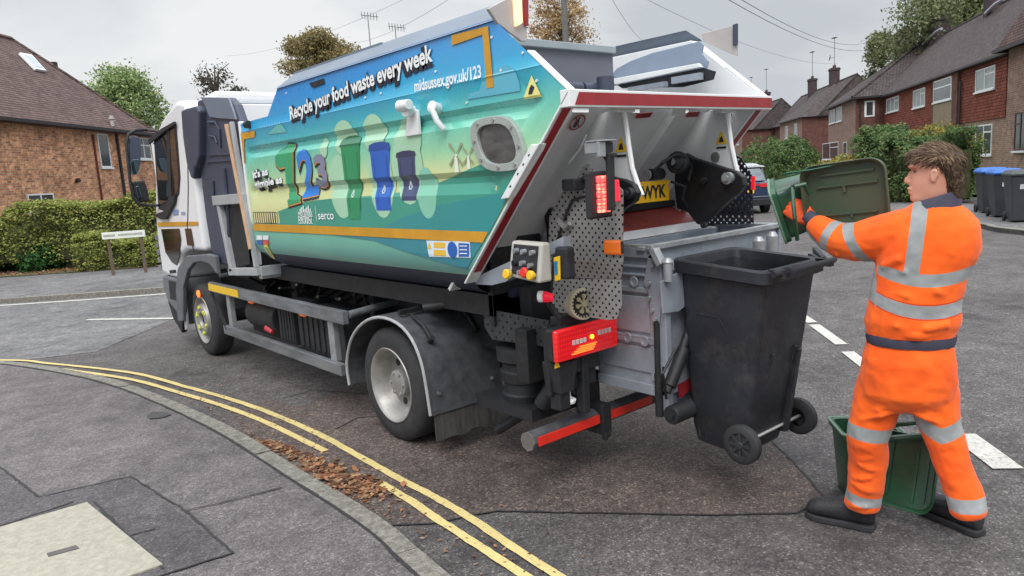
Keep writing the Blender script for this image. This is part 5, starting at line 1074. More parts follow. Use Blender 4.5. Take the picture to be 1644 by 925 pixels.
# rebuild the roof for that side: eave at y = 0
g = MB(); e0 = [(-14.3, 0, 4.58), (10.9, 0, 4.58), (10.9, 8.6, 4.58), (-14.3, 8.6, 4.58)]; r_ = [(-10.5, 4.2, 8.62), (7.75, 4.2, 8.62)]
g.add(e0+r_, [(0, 1, 5, 4), (2, 3, 4, 5), (3, 0, 4), (1, 2, 5), (0, 3, 2, 1)]); rfL = g.build('roof', B_roofL, HL.root)
g = MB(); g.box(-14.3, 10.92, -.12, -.005, 4.48, 4.60); g.box(-14.3, 10.9, .0, .32, 4.47, 4.55); g.box(10.905, 11.0, 0, 8.6, 4.48, 4.6); g.build('gutter', M_gut, rfL)
g = MB(); g.tube([r_[0], r_[1]], .11, 6); g.tube([e0[1], r_[1]], .09, 6); g.build('ridge_tiles', B_roofL, rfL)
g = MB(); g.box(9.0, 9.3, 3.9, 4.5, 7.0, 7.5) if False else g.box(8.55, 8.75, 3.0, 3.2, 7.2, 7.75); g.build('vent_tile', M_gut, rfL)
def roofpt(px_, py_):
    nrm = Vector((0, -(8.62-4.58), 4.2)).normalized(); nw = HL.u*nrm.x+HL.n*nrm.y+Vector((0, 0, nrm.z)); P = onv(px_, py_, HL.o+Vector((0, 0, 4.58)), nw); d = P-HL.o; return Vector((d.dot(HL.u), d.dot(HL.n), P.z)), nrm
q = [roofpt(*p)[0] for p in [(29, 88), (48, 91), (72, 117), (55, 114)]]; nrm = roofpt(40, 100)[1]
g = MB(); g.poly([p+nrm*.02 for p in q], nrm*.10); sk = g.build('skylight', M_upvc, rfL)
cc = sum(q, Vector())/4; g = MB(); g.poly([cc+(p-cc)*.72+nrm*.125 for p in q], nrm*.01); g.build('pane', mat('sky_pane', (176, 190, 206), .15, spec=.8), sk)
p = roofpt(181, 203)[0]; g = MB(); g.cyl(p, p+Vector((0, 0, .45)), .07); g.cyl(p+Vector((0, 0, .3)), p+Vector((0, 0, .36)), .12); g.build('vent_pipe', mat('vent_pale', (196, 190, 186), .7), rfL, smooth=True)
for (a, b_, c_, d_), cl, tr, pane in (((154, 214, 179, 269), 1, False, M_pane), ((42, 312, 90, 346), 2, 2, M_pane), ((216, 220, 243, 256), 2, 2, M_pane)):
    x0, z1 = HL.px(a, b_, .32); x1, z0 = HL.px(c_, d_, .32); z1 = min(z1, 4.40); window(HL, x0, x1, z0, z1, .318, cl, sgn=-1, trans=tr, top=.36, pane=pane)
def pipe(fr, px_, py0, py1, y, r=.045, m=None, name='downpipe', z0=None):
    x, z1 = fr.px(px_, py0, y); _, z0_ = fr.px(px_, py1, y); z0_ = z0_ if z0 is None else z0
    g = MB(); g.cyl((x, y, z0_), (x, y, z1), r, n=8); g.build(name, m or M_gut, fr.root, smooth=True)
pipe(HL, 187, 215, 300, .26, .06, z0=.1); pipe(HL, 149, 216, 300, .27, .04, mat('pipe_brown', (110, 58, 46), .6), z0=.2)
x, z = HL.px(123, 290, .3); g = MB(); g.cyl((x, .30, z), (x, .18, z), .09, n=10); g.build('wall_vent', M_gut, HL.root)
g = MB(); x, z = HL.px(197, 285, .3); g.box(x-.2, x+.9, .15, .3, z-.5, z+.4); g.build('meter_box', M_gut, HL.root) if False else None

# ---- right-hand terrace
A_T = 35.1*pi/180
R1 = Frame('terraced_house', (32.1, 8.75), A_T, 'red tile-hung terraced house with white windows behind the man', 'house', 'terraced houses along the street')
rz_ = 8.95
wallbox(R1, 'wall', 2.2, 22.6, -8, -.30, 0, 2.75, B_brn)
up = wallbox(R1, 'tile_hung_wall', 2.2, 22.6, -8, -.24, 2.75, 5.2, B_hung)
rf1 = hiproof(R1, -8, 24, -8, -.32, 5.2, rz_, 0, 0, B_roofR, over=.32, yr=-4.0)
chimney(R1, rf1, R1.px(1500, 60, -3.6)[0], -3.9, 7.5, 10.1, 1.3, .9, 0); chimney(R1, rf1, R1.px(1590, 20, -3.6)[0], -3.9, 7.5, 10.3, 1.2, .9, 0)
for pts in ([(1482, 71), (1505, 50), (1512, 46)], [(1583, 22), (1598, 7), (1612, -2)]):
    g = MB(); g.tube([Vector((R1.px(x_, y_, -3.4)[0], -3.38, R1.px(x_, y_, -3.4)[1])) for x_, y_ in pts], .09, 6); g.build('lead_flashing', M_lead, rf1)
for (a, b_, c_, d_), cl, tr in (((1568, 107, 1597, 149), 2, 1), ((1467, 141, 1485, 176), 3, 1), ((1424, 153, 1443, 183), 3, 1)):
    x1, z1 = R1.px(a, b_, -.24); x0, z0 = R1.px(c_, d_, -.24); z1 = min(R1.px((a+c_)/2, b_+2, -.24)[1], 4.95); z0 = R1.px((a+c_)/2, d_-4, -.24)[1]; window(R1, x0, x1, z0, z1, -.24, cl, trans=tr, pane=M_net)
x1, z1 = R1.px(1556, 204, -.30); x0, z0 = R1.px(1592, 246, -.30); window(R1, x0, x1, R1.px(1574, 249, -.3)[1], R1.px(1574, 201, -.3)[1], -.30, 3, trans=1, top=.25)
# stair bay with a window over a pale panel
x1 = R1.px(1500, 140, -.2)[0]; x0 = R1.px(1541, 130, -.2)[0]
wallbox(R1, 'stair_bay', x0, x1, -.3, -.10, 2.55, 5.15, B_red); xm0, xm1 = x0+.62, x1-.35
window(R1, xm0+.15, xm1, 3.95, 5.0, -.10, 1, trans='bar', pane=M_pane); wallbox(R1, 'bay_panel', xm0+.03, xm1-.03, -.12, -.07, 2.6, 3.85, mat('panel_tan', (142, 126, 104), .7, var=.15)); wallbox(R1, 'bay_hood', x0-.15, x1+.15, -.3, .25, 2.45, 2.56, M_gut)
pipe(R1, 1542, 130, 220, -.15, .05, z0=.1)
x, z = R1.px(1500, 210, -.3); window(R1, x, x+1.5, .9, 1.9, -.3, 2, trans=0)
# near projecting wing
R0 = Frame('terraced_house', (32.1, 8.75), A_T, 'brown brick house wing cut by the right edge of the photo', 'house', 'terraced houses along the street')
wallbox(R0, 'wall', -9, -.7, -7.9, .72, 0, 5.0, B_brn)
g = MB(); g.add([(-9.3, 1.05, 5.05), (-.35, 1.05, 5.05), (-.35, -4, 5.05), (-9.3, -4, 5.05), (-4.8, .2, 8.2), (-4.8, -4.1, 8.9)], [(0, 1, 4), (1, 2, 5, 4), (0, 4, 5, 3), (0, 3, 2, 1)]); rf0 = g.build('roof', B_roofL, R0.root)
g = MB(); g.box(-9.3, -.3, 1.04, 1.14, 4.94, 5.06); g.box(-.38, -.28, -.3, 1.04, 4.94, 5.06); g.build('gutter', M_gut, rf0)
x1, z1 = R0.px(1631, 187, .72); window(R0, x1-1.5, x1, 1.45, 2.75, .72, 3, pane=M_pane, trans=2, fm=mat('brown_frame', (84, 58, 50), .6))
# far projecting wing of the terrace
R2 = Frame('terraced_house', (32.1, 8.75), A_T, 'brown brick house with projecting hipped wing and brick side wall behind the lid', 'house', 'terraced houses along the street')
wallbox(R2, 'wall', 22.9, 34.0, -8, 1.42, 0, 5.3, B_brn)
wallbox(R2, 'side_wall', 22.6, 22.898, -8, 1.40, 0, 5.3, B_red)
g = MB(); g.add([(22.3, 1.75, 5.28), (34.3, 1.75, 5.28), (34.3, -8, 5.28), (22.3, -8, 5.28), (27.2, -4.0, 9.35), (29.5, -4.0, 9.35)], [(0, 1, 5, 4), (1, 2, 5), (2, 3, 4, 5), (3, 0, 4), (0, 3, 2, 1)]); rf2 = g.build('roof', B_roofR, R2.root)
g = MB(); g.box(22.25, 34.3, 1.74, 1.84, 5.17, 5.30); g.box(22.22, 22.31, -.3, 1.74, 5.17, 5.30); g.build('gutter', M_gut, rf2)
g = MB(); g.tube([(22.3, 1.75, 5.3), (27.2, -4, 9.38)], .10, 6); g.tube([(27.2, -4, 9.38), (29.5, -4, 9.38)], .1, 6); g.build('ridge_tiles', B_roofR, rf2)
def win_px(fr, y, a, b_, c_, d_, cl=2, tr=1, pane=None, sgn=1, zlim=5.1):
    x1, _ = fr.px(a, (b_+d_)/2, y); x0, _ = fr.px(c_, (b_+d_)/2, y); xm_ = (a+c_)/2; z1 = min(fr.px(xm_, b_, y)[1], zlim); z0 = fr.px(xm_, d_, y)[1]; return window(fr, min(x0, x1), max(x0, x1), z0, z1, y, cl, trans=tr, pane=pane, sgn=sgn)
win_px(R2, 1.42, 1332, 174, 1341, 198, 2, 0, M_net); win_px(R2, 1.42, 1343, 171, 1352, 195, 2, 0, M_net); win_px(R2, 1.42, 1321, 229, 1346, 256, 2, 1); win_px(R2, 1.42, 1354, 228, 1360, 250, 1, 0)
# window in the side wall, seen end-on across the wing
q0 = [onv(x_, y_, R2.o+R2.u*22.6, R2.u) for x_, y_ in [(1388, 161), (1404, 161), (1404, 187), (1388, 187)]]
ql = [Vector((22.59, (p-R2.o).dot(R2.n), p.z)) for p in q0]; ya, yb_ = min(p.y for p in ql), max(p.y for p in ql); za, zb = ql[2].z, min(ql[0].z, 5.0)
g = MB(); g.box(22.56, 22.61, ya, yb_, za, zb); ww = g.build('window', M_upvc, R2.root); g = MB(); g.box(22.55, 22.56, ya+.12, yb_-.12, za+.1, zb-.1); g.build('pane', M_pane, ww)
g = MB(); g.cyl((22.52, 1.2, .1), (22.52, 1.2, 5.1), .05, n=6); g.build('downpipe', M_gut, R2.root)
# two further terraces, then more going away
def farhouse(s, yoff, ln, rot, lab, wing=True, hung=True, zup=0.0, chims=1, seed=0):
    u, n = Vector((cos(A_T), sin(A_T), 0)), Vector((-sin(A_T), cos(A_T), 0)); o = Vector((32.1, 8.75, 0))+u*s+n*yoff
    F = Frame('terraced_house', o, A_T+rot, lab, 'house', 'terraced houses along the street'); e_ = 5.25+zup
    wallbox(F, 'wall', 0, ln, -8, -1.7, 0, e_, B_red)
    rf = hiproof(F, 0, ln, -8, -1.7, e_, e_+3.5, .4, .4, B_roofR)
    if wing:
        wallbox(F, 'wing_wall', 0, ln*.45, -5, 0, 0, e_-.02, B_brn); wallbox(F, 'wing_side', -.06, -.004, -5, -.02, 0, e_-.03, B_red)
        g = MB(); x1_ = ln*.45+.3; g.add([(-.35, .3, e_-.04), (x1_, .3, e_-.04), (x1_, -5, e_-.04), (-.35, -5, e_-.04), (x1_/2-.3, -4.2, e_+3.2), (x1_/2+.3, -4.2, e_+3.2)], [(0, 1, 5, 4), (1, 2, 5), (2, 3, 4, 5), (3, 0, 4), (0, 3, 2, 1)]); g.build('roof', B_roofR, F.root)
        g = MB(); g.box(-.35, x1_, .29, .38, e_-.14, e_-.03); g.build('gutter', M_gut, F.root)
        for xx in (ln*.08, ln*.27):
            window(F, xx, xx+1.3, 3.5+zup, 4.75+zup, 0, 2, trans=1, pane=M_net); window(F, xx, xx+1.5, 1.0, 2.2, 0, 2, trans=1)
    for xx in (ln*.55, ln*.78): window(F, xx, xx+1.3, 3.4+zup, 4.6+zup, -1.7, 2, pane=M_net); window(F, xx, xx+1.3, 1.0, 2.1, -1.7, 2)
    for k in range(chims): x_ = ln*(.3+.4*k); c_ = chimney(F, rf, x_, -4.6, e_+2, e_+4.9, 1.0, .8, 2); antenna(F, c_, x_, -4.6, e_+4.9, 3.0, dish=(seed+k) % 2 == 0)
    return F
farhouse(43.2, 2.35, 23.5, radians(5), 'dark roofed brick house with two white upper windows above the round bush', chims=2)
farhouse(66, 6.6, 22, radians(9), 'distant brick house with paired chimneys beyond the round bush', chims=2, seed=1)
farhouse(87, 12.0, 22, radians(13), 'distant dark brick house just right of the parked car', chims=1)
farhouse(108, 19.5, 22, radians(17), 'farthest dark brick house at the end of the street', chims=2, seed=1)
c_ = chimney(R2, rf2, 31.0, -3.4, 7.8, 10.4, 1.5, 1.0, 2); antenna(R2, c_, 31.2, -3.4, 10.4, 2.6, True); antenna(R2, c_, 30.5, -3.4, 10.4, 2.8)

# ================================================================== plants
def fol(name, blobs, n, size, m, label=None, cat=None, parent=None, org=(0, 0, 0), shell=.35, core=None, jag=.25, group=None, flat=1.0):
    """leafy mass: leaf-sized faces spread through several ellipsoids with an uneven skin and gaps. blobs: (centre, radii, weight)"""
    b = MB(org); tot = sum(w for _, _, w in blobs)
    for c, r, w in blobs:
        c = Vector(c); off = random.random()*50
        for i in range(int(n*w/tot)):
            d = Vector((random.gauss(0, 1), random.gauss(0, 1), random.gauss(0, 1))).normalized()
            k = 1+jag*(noise.noise(d*2.2+Vector((off, 0, 0)))*1.6+noise.noise(d*5+Vector((0, off, 0)))*.7)
            if noise.noise(d*3.3+Vector((off, off, 0))) < -.30: continue
            rr = k*(1-shell*random.random()**1.5); p = c+Vector((d.x*r[0], d.y*r[1], d.z*r[2]))*rr
            if p.z < .02: continue
            s_ = size*random.uniform(.55, 1.25); a = Vector((random.gauss(0, 1), random.gauss(0, 1), random.gauss(0, 1)*flat)).normalized()*s_; q = a.cross(d+Vector((random.uniform(-.7, .7), random.uniform(-.7, .7), random.uniform(-.7, .7)))).normalized()*s_*.55
            b.add([p-a, p+q, p+a, p-q], [(0, 1, 2, 3)])
    o = b.build(name, m, parent, fix=False)
    return tag(o, label, cat, group) if label else o
def boxfol(name, pts, w, z0, z1f, n, size, m, label, cat, rough=.12, core_m=None, seed=0, gaps=.0):
    """clipped hedge along a line: leaf faces on its front, back and top, with a twiggy core"""
    P = [Vector(p) for p in pts]; L_ = [0]
    for a, b_ in zip(P, P[1:]): L_.append(L_[-1]+(b_-a).length)
    def at(s):
        for i in range(len(P)-1):
            if s <= L_[i+1]: t = (s-L_[i])/(L_[i+1]-L_[i]); d = (P[i+1]-P[i]).normalized(); return P[i].lerp(P[i+1], t), d
        return P[-1], (P[-1]-P[-2]).normalized()
    org = (P[0].x, P[0].y, 0); b = MB(org)
    for i in range(n):
        s = random.uniform(0, L_[-1]); c, d = at(s); nn = Vector((-d.y, d.x)); zt = z1f(s/L_[-1]); k = random.random()
        if k < .48: o_ = w/2; z = random.uniform(z0, zt)
        elif k < .62: o_ = -w/2; z = random.uniform(z0, zt)
        else: o_ = random.uniform(-w/2, w/2); z = zt
        v = noise.noise(Vector((s*1.3, z*1.5, seed)))*rough*2+noise.noise(Vector((s*4, z*4, seed+5)))*rough+random.gauss(0, rough*.35)
        if z < z0+.35 and random.random() < gaps: continue
        if noise.noise(Vector((s*2.2, z*2.6, seed+9))) < -.55: continue
        if k < .62: o_ += v*(1 if o_ > 0 else -1)
        else: z += v
        if z < z0+.15: o_ *= .8
        p = Vector((c.x+nn.x*o_, c.y+nn.y*o_, z)); s_ = size*random.uniform(.6, 1.3); a = Vector((random.gauss(0, 1), random.gauss(0, 1), random.gauss(0, 1))).normalized()*s_; q = a.orthogonal().normalized()*s_*.6
        b.add([p-a, p+q, p+a, p-q], [(0, 1, 2, 3)])
    root = empty(name, org, 0, label, cat); b2 = MB()
    o = b.build('foliage', m, root, fix=False)
    g = MB(org); k = max(6, int(L_[-1]/.5))
    for i in range(k):
        c0, d0 = at(L_[-1]*(i+.02)/k); c1, _ = at(L_[-1]*(i+.98)/k); nn = Vector((-d0.y, d0.x))*(w*.30); zt = z1f((i+.5)/k)-.22
        g.hexa([(c0.x-nn.x, c0.y-nn.y, z0+.05), (c1.x-nn.x, c1.y-nn.y, z0+.05), (c1.x+nn.x, c1.y+nn.y, z0+.05), (c0.x+nn.x, c0.y+nn.y, z0+.05)], [(c0.x-nn.x, c0.y-nn.y, zt), (c1.x-nn.x, c1.y-nn.y, zt), (c1.x+nn.x, c1.y+nn.y, zt), (c0.x+nn.x, c0.y+nn.y, zt)])
    g.build('branches', mat('hedge_core', (82, 88, 50), .9, scale=5, var=.4, bump=1, bscale=20), root)
    return root
LF_h = leafmat('hedge_leaves', [(92, 106, 50), (120, 134, 62), (148, 156, 78), (106, 120, 56), (166, 168, 92), (108, 102, 60)])
LF_h2 = leafmat('hedge_leaves_yellow', [(104, 112, 44), (148, 146, 62), (122, 120, 60), (84, 90, 44), (170, 152, 74), (120, 92, 52)])
LF_g = leafmat('bush_leaves', [(58, 82, 48), (80, 108, 62), (104, 132, 78), (68, 92, 54), (124, 128, 80)])
LF_g2 = leafmat('conifer_leaves', [(34, 62, 34), (48, 88, 44), (64, 106, 52)])
LF_t1 = leafmat('tree_green', [(86, 112, 66), (124, 150, 92), (160, 178, 124), (104, 126, 80), (190, 196, 140)])
LF_t2 = leafmat('tree_autumn', [(120, 112, 76), (150, 134, 90), (106, 106, 72), (168, 146, 104)])
LF_t3 = leafmat('tree_tan', [(166, 136, 98), (190, 160, 120), (142, 120, 88), (204, 182, 142)])
LF_t4 = leafmat('tree_grey_green', [(84, 98, 66), (110, 120, 82), (130, 136, 98), (96, 92, 64)])
LF_tw = leafmat('tree_sparse', [(66, 66, 60), (90, 84, 72)])
M_bark = mat('bark', (84, 74, 64), .9, var=.3, scale=6, bump=.8, bscale=18)
def dist_pt(px_, py_, D):
    d = cf+cr*((px_-822)/FPX)-cu*((py_-462.5)/FPX); h = sqrt(d.x**2+d.y**2); return CAM+d*(D/h)
# far hedge beside the left house, tall part and lower part
h0 = G(-160, 452); h1 = G(60, 440); h2 = G(150, 436); h3 = G(300, 428); ang_n = Vector((.5, .85))
def zt1(t): return 1.50+.12*sin(t*9)+(.55*min(1, max(0, (t-.50)/.22)))
hp0 = [(-5.5, 27.2), (2.45, 21.9), (5.1, 20.1), (8.2, 18.2)]
boxfol('clipped_hedge', hp0, 1.1, .28, lambda t: 1.12+.05*sin(t*17)+.62*min(1, max(0, (t-.54)/.07)), 130000, .034, LF_h, 'long clipped green hedge in front of the orange brick house', 'hedge', gaps=.6)
boxfol('low_hedge', [(3.3, 20.05), (5.4, 18.65), (7.2, 17.6)], .7, .05, lambda t: .74+.05*sin(t*12), 40000, .030, LF_h, 'short low hedge below the white name sign', 'hedge')
for px_, py_, s_, m, lab in ((72, 440, 1.0, LF_g2, 'dark green bushy shrub in the verge under the hedge'), (8, 440, 1.0, LF_g2, 'dark green shrub in the verge at the left edge of the photo')):
    c = G(px_, py_); fol('shrub', [((c.x, c.y, .28), (.5, .4, .36), 1), ((c.x+.1, c.y, .5), (.3, .3, .3), .5)], 2600, .06, m, lab, 'shrub', org=(c.x, c.y, 0), group='shrubs in the verge')
# hedge stems and pale wall beneath
g = MB((0, 0, 0)); wl = [(-6.5, 28.6), (2.5, 22.8), (6, 20.7)]
g = MB((2.5, 22.8, 0)); 
for a, b_ in zip(wl, wl[1:]): g.bar((*a, .25), (*b_, .25), .2, .42)
tag(g.build('garden_wall', mat('pale_wall', (214, 204, 190), .8)), 'low pale garden wall seen between the hedge stems', 'wall')
g = MB((2, 22, 0))
for i in range(22):
    t = i/21; x_, y_ = (-5+13*t, 26.9-8.6*t); g.tube([(x_, y_, -.05), (x_+random.uniform(-.1, .1), y_, .3), (x_+random.uniform(-.3, .3), y_, .8)], .035, 6, taper=.5)
o = g.build('stems', M_bark, next(o for o in bpy.data.objects if o.name.startswith('clipped_hedge')), smooth=True); o.location = Vector((2, 22, 0))-o.parent.location
# soil and grass verge beneath the hedge
ver = offset_line([(-14, 31.5), (2.0, 20.6), (4.4, 19.0), (7.5, 17.0)], 0)
sheet('verge', [(-14, 31.2), (2.0, 20.5), (4.4, 18.8), (8.5, 16.2), (11, 22), (-10, 35)], .100, mat('verge_soil', (96, 84, 62), .95, c2=(82, 88, 52), scale=3, bump=1, bscale=14))
b = MB()
for i in range(2500):
    t = random.random(); x_ = -8+15*t+random.gauss(0, .2); y_ = 27.6-10.5*t+random.uniform(-.1, 1.3); leafpoly(b, Vector((x_, y_, .12)), random.uniform(.02, .05), 6, .5)
tag(b.build('verge_leaves', MATS['dead_leaves'], fix=False), 'scattered dead leaves on the verge under the hedge', 'leaves', kind='stuff')
# street name sign
sa, sb = dist_pt(163, 377, 18.3), dist_pt(233, 377, 18.05)
sr = empty('street_name_sign', ((sa.x+sb.x)/2, (sa.y+sb.y)/2, 0), 0, 'narrow white street name sign on short posts against the hedge', 'sign')
so_ = sr.location.copy(); u_ = (sb-sa); u_.z = 0; zc = (sa.z+sb.z)/2; nn = Vector((u_.y, -u_.x, 0)).normalized()
g = MB(so_); p0 = Vector((sa.x, sa.y, zc-.075)); p1 = Vector((sb.x, sb.y, zc-.075)); g.poly([p0, p1, p1+Vector((0, 0, .15)), p0+Vector((0, 0, .15))], nn*-.02); sp = g.build('sign_plate', mat('sign_white', (220, 224, 216), .6, var=.04), sr, bevel=.005)
g = MB(so_)
for k, (t0, t1) in enumerate([(.04+.027*i, .04+.027*i+.018) for i in range(10)]+[(.38+.03*i, .38+.03*i+.02) for i in range(19)]):
    if t1 < .97: a = p0.lerp(p1, t0)+nn*.004+Vector((0, 0, .055)); b_ = p0.lerp(p1, t1)+nn*.004+Vector((0, 0, .055)); hh = .045; g.add([a, b_, b_+Vector((0, 0, hh)), a+Vector((0, 0, hh))], [(0, 1, 2, 3)])
g.build('faded_lettering', mat('faded_letters', (150, 156, 150), .7), sp, fix=False)
g = MB(so_)
for t in (.12, .88): a = p0.lerp(p1, t)-nn*.05; g.bar((a.x, a.y, 0), (a.x, a.y, zc+.05), .06, .05)
for nm in ('sign_post',): g.build(nm, mat('post_brown', (104, 92, 76), .8), sr)
# trees
def tree(px_, py0, py1, wpx, D, m, lab, n=5000, leaf=.2, seed=1, gaps=1.0, shell=.8, group=None, nb=16, name='tree', jag=.3):
    random.seed(seed); c = dist_pt(px_, (py0+py1)/2, D); F_ = FPX/ (c-CAM).dot(cf); h = (py1-py0)/F_; w = wpx/F_; base = Vector((c.x, c.y, 0))
    root = empty(name, base, 0, lab, 'tree', group); g = MB(base); top = c.z+h/2
    g.tube([base, base+Vector((.1, 0, c.z*.4)), Vector((c.x, c.y, c.z)), Vector((c.x+.1, c.y, top-h*.1))], max(.12, w*.035), 8, taper=.2)
    bl = []
    for i in range(nb):
        a = random.uniform(0, 2*pi); rr = random.random()**.6*.38; zz = random.uniform(-.36, .36)
        k = sqrt(max(.1, 1-(zz*2.1)**2)); p = c+Vector((cos(a)*rr*w*k, sin(a)*rr*w*k, zz*h)); s_ = random.uniform(.14, .24)
        bl.append((p, (w*s_, w*s_, h*s_*.85), 1)); g.tube([Vector((c.x, c.y, c.z-h*.3+zz*h*.4)), (Vector((c.x, c.y, p.z-h*.1))+p)/2, p+Vector((random.uniform(-.3, .3), random.uniform(-.3, .3), h*s_*.6))], max(.05, w*.012), 6, taper=.3)
    g.build('trunk', M_bark, root, smooth=True)
    fol('crown', bl, n, leaf, m, parent=root, org=base, shell=shell, jag=jag)
    return root
tree(212, 104, 235, 150, 48, LF_t1, 'bushy pale green tree behind the left house roof', 17000, .10, 3, nb=26)
tree(345, 98, 175, 100, 40, LF_tw, 'thin-leaved tree showing bare twigs above the cab roof', 1300, .08, 5, nb=16, shell=1, jag=.5)
tree(518, 50, 150, 140, 70, LF_t2, 'dense olive-brown autumn tree above the middle of the lorry body', 26000, .14, 6, nb=26, shell=.7)
tree(903, -18, 90, 140, 45, LF_t3, 'sparse orange-brown autumn tree behind the pole above the lorry', 8000, .085, 8, nb=26, shell=1)
tree(1535, -50, 130, 250, 62, LF_t4, 'large grey-green tree rising behind the terrace chimneys', 34000, .125, 9, nb=34, shell=.8)
tree(1418, 52, 140, 80, 66, LF_t4, 'smaller grey-green tree beside the large one behind the terrace roof', 8000, .13, 11, nb=14)
# garden hedges and bushes on the right
random.seed(21)
boxfol('overgrown_hedge', [tuple(dist_pt(1400, 300, 28.5))[:2], tuple(dist_pt(1460, 300, 27))[:2], tuple(dist_pt(1545, 300, 26.2))[:2]], 1.6, .1, lambda t: 2.05+.25*sin(t*5+.6), 42000, .045, LF_g, 'tall dark green hedge behind the man and the raised green lid', 'hedge', rough=.22)
c = dist_pt(1500, 240, 27.6); fol('yellow_shrub', [((c.x, c.y, 1.9), (1.0, .9, .6), 1), ((c.x+.4, c.y-.6, 1.6), (.7, .7, .6), .6)], 5200, .045, LF_h2, 'yellow-green shrub growing above the dark hedge behind the man', 'shrub', org=(c.x, c.y, 0))
c = dist_pt(1272, 246, 34); fol('round_bush', [((c.x, c.y, 1.2), (1.1, 1.05, 1.35), 1)], 14000, .055, LF_g, 'large round dark green bush beyond the parked car', 'bush', org=(c.x, c.y, 0), shell=.2, jag=.15)
c = dist_pt(1298, 268, 28); fol('low_bush', [((c.x, c.y, .6), (.9, .8, .7), 1)], 9000, .045, LF_g2, 'small clipped dark bush in front of the large round one', 'bush', org=(c.x, c.y, 0), shell=.2, jag=.1)
c = dist_pt(1355, 262, 27); fol('pale_bush', [((c.x, c.y, .8), (1.5, 1.0, .8), 1)], 11000, .045, LF_h2, 'pale yellow-green bush between the round bush and the tall hedge', 'bush', org=(c.x, c.y, 0), shell=.3)
c = dist_pt(1230, 235, 60); fol('street_tree', [((c.x, c.y, 1.6), (2.0, 2, 1.6), 1)], 2500, .14, LF_g, 'small far green bush beside the far end of the terrace', 'bush', org=(c.x, c.y, 0))
sheet('front_lawn', [(22.8, 3.0), (27.4, 8.2), (31, 13), (40, 22), (46, 20), (36, 3)], .10, mat('lawn', (96, 122, 58), .95, c2=(80, 98, 52), scale=5, bump=1, bscale=30))
# pole, overhead wires, roof aerials standing behind the lorry
pb = dist_pt(908, 60, 34); base = Vector((pb.x, pb.y, 0)); pr_ = empty('utility_pole', base, 0, 'grey telegraph pole rising behind the open top of the lorry', 'pole')
g = MB(base); g.cyl(base, base+Vector((0, 0, 11)), .16, .13, 12); g.build('pole', mat('pole_grey', (112, 110, 108), .8, var=.15), pr_, smooth=True)
g = MB(base); g.bar(base+Vector((-.5, 0, 10.6)), base+Vector((.5, 0, 10.6)), .1, .1); g.build('cross_arm', M_bark, pr_)
def wire(p0, p1, D0, D1, lab, sag=.4, r=.012):
    a, b_ = dist_pt(*p0, D0), dist_pt(*p1, D1); mid = (a+b_)/2; g = MB(mid); pts = []
    for i in range(17): t = i/16; p = a.lerp(b_, t); p.z -= sag*4*t*(1-t); pts.append(p)
    g.tube(pts, r, 5); tag(g.build('overhead_wire', mat('wire', (110, 116, 124), .6)), lab, 'wire', 'overhead wires')
wire((1160, -6), (1400, 78), 20, 60, 'overhead wire falling towards the terrace, upper of the right pair', .6, .010); wire((1168, -14), (1392, 68), 20, 60, 'overhead wire falling towards the terrace, lower of the right pair', .6, .010)
wire((980, -6), (1036, 68), 22, 40, 'thin overhead wire dropping behind the middle of the lorry', .2, .007); wire((1028, -6), (1345, 102), 24, 60, 'long thin overhead wire crossing behind the far side panel', .6, .007)
wire((722, -2), (560, 70), 24, 50, 'thin overhead wire sloping down to the aerials over the lid', .3, .007); wire((655, -4), (360, 90), 30, 60, 'faint overhead wire slanting down over the cab', .5, .006)
for (x_, y_, h_, lab) in ((590, 22, 2.6, 'bare television aerial above the lorry lid, the taller of two'), (634, 40, 1.6, 'short television aerial with a small dish above the lorry lid')):
    p = dist_pt(x_, y_, 40); b0 = Vector((p.x, p.y, 0)); r = empty('television_aerial', b0, 0, lab, 'aerial', 'television aerials'); g = MB(b0); g.cyl(b0, b0+Vector((0, 0, p.z)), .03, n=6); g.build('mast', M_gal, r)
    g = MB(b0); d_ = Vector((cr.x, cr.y, 0)).normalized(); g.bar(b0+d_*-.35+Vector((0, 0, p.z-.05)), b0+d_*.55+Vector((0, 0, p.z-.2)), .025, .025)
    for i in range(6): q = b0+d_*(-.3+i*.15)+Vector((0, 0, p.z-.06-i*.025)); g.bar(q+Vector((0, 0, -.18)), q+Vector((0, 0, .18)), .02, .02)
    g.build('elements', M_gut, r)

# ================================================================== parked car
cp = G(1218, 349); car_a = atan2(.72, .69); 
car = empty('parked_car', (cp.x+.9, cp.y+1.0, 0), car_a-pi/2, 'dark blue hatchback parked at the kerb beyond the lorry, seen from behind', 'car')
M_car = mat('car_blue', (42, 62, 96), .25, var=.05, coat=.8, metal=.3); M_cg = mat('car_glass', (36, 42, 48), .06, spec=.9); M_cw = mat('car_pale', (200, 208, 214), .3, coat=.5)
# local: y forward, x across, rear face at y = 0
secs = [(0.0, .62, .35, .92), (.0, .86, .34, 1.0), (.25, .90, .25, 1.05), (1.0, .91, .2, 1.02), (3.2, .90, .2, .98), (4.0, .84, .25, .86), (4.25, .6, .3, .7)]
def cring(y, w, z0, z1, k=.1): return [Vector(p) for p in [(-w+k, y, z0), (-w, y, z0+k), (-w, y, z1-.25), (-w+.06, y, z1), (w-.06, y, z1), (w, y, z1-.25), (w, y, z0+k), (w-k, y, z0)]]
g = MB(); g.loft([cring(0, .80, .34, .98), cring(.10, .86, .28, 1.02), cring(.6, .90, .22, 1.04), cring(1.6, .91, .2, 1.0), cring(3.2, .90, .2, .96), cring(3.95, .82, .24, .84), cring(4.2, .66, .3, .68)]); body = g.build('body', M_car, car, smooth=50, bevel=.02)
g = MB()
def groof(y, w, wt, z0, z1): return [Vector(p) for p in [(-w, y, z0), (-wt, y, z1-.06), (-wt+.12, y, z1), (wt-.12, y, z1), (wt, y, z1-.06), (w, y, z0)]]
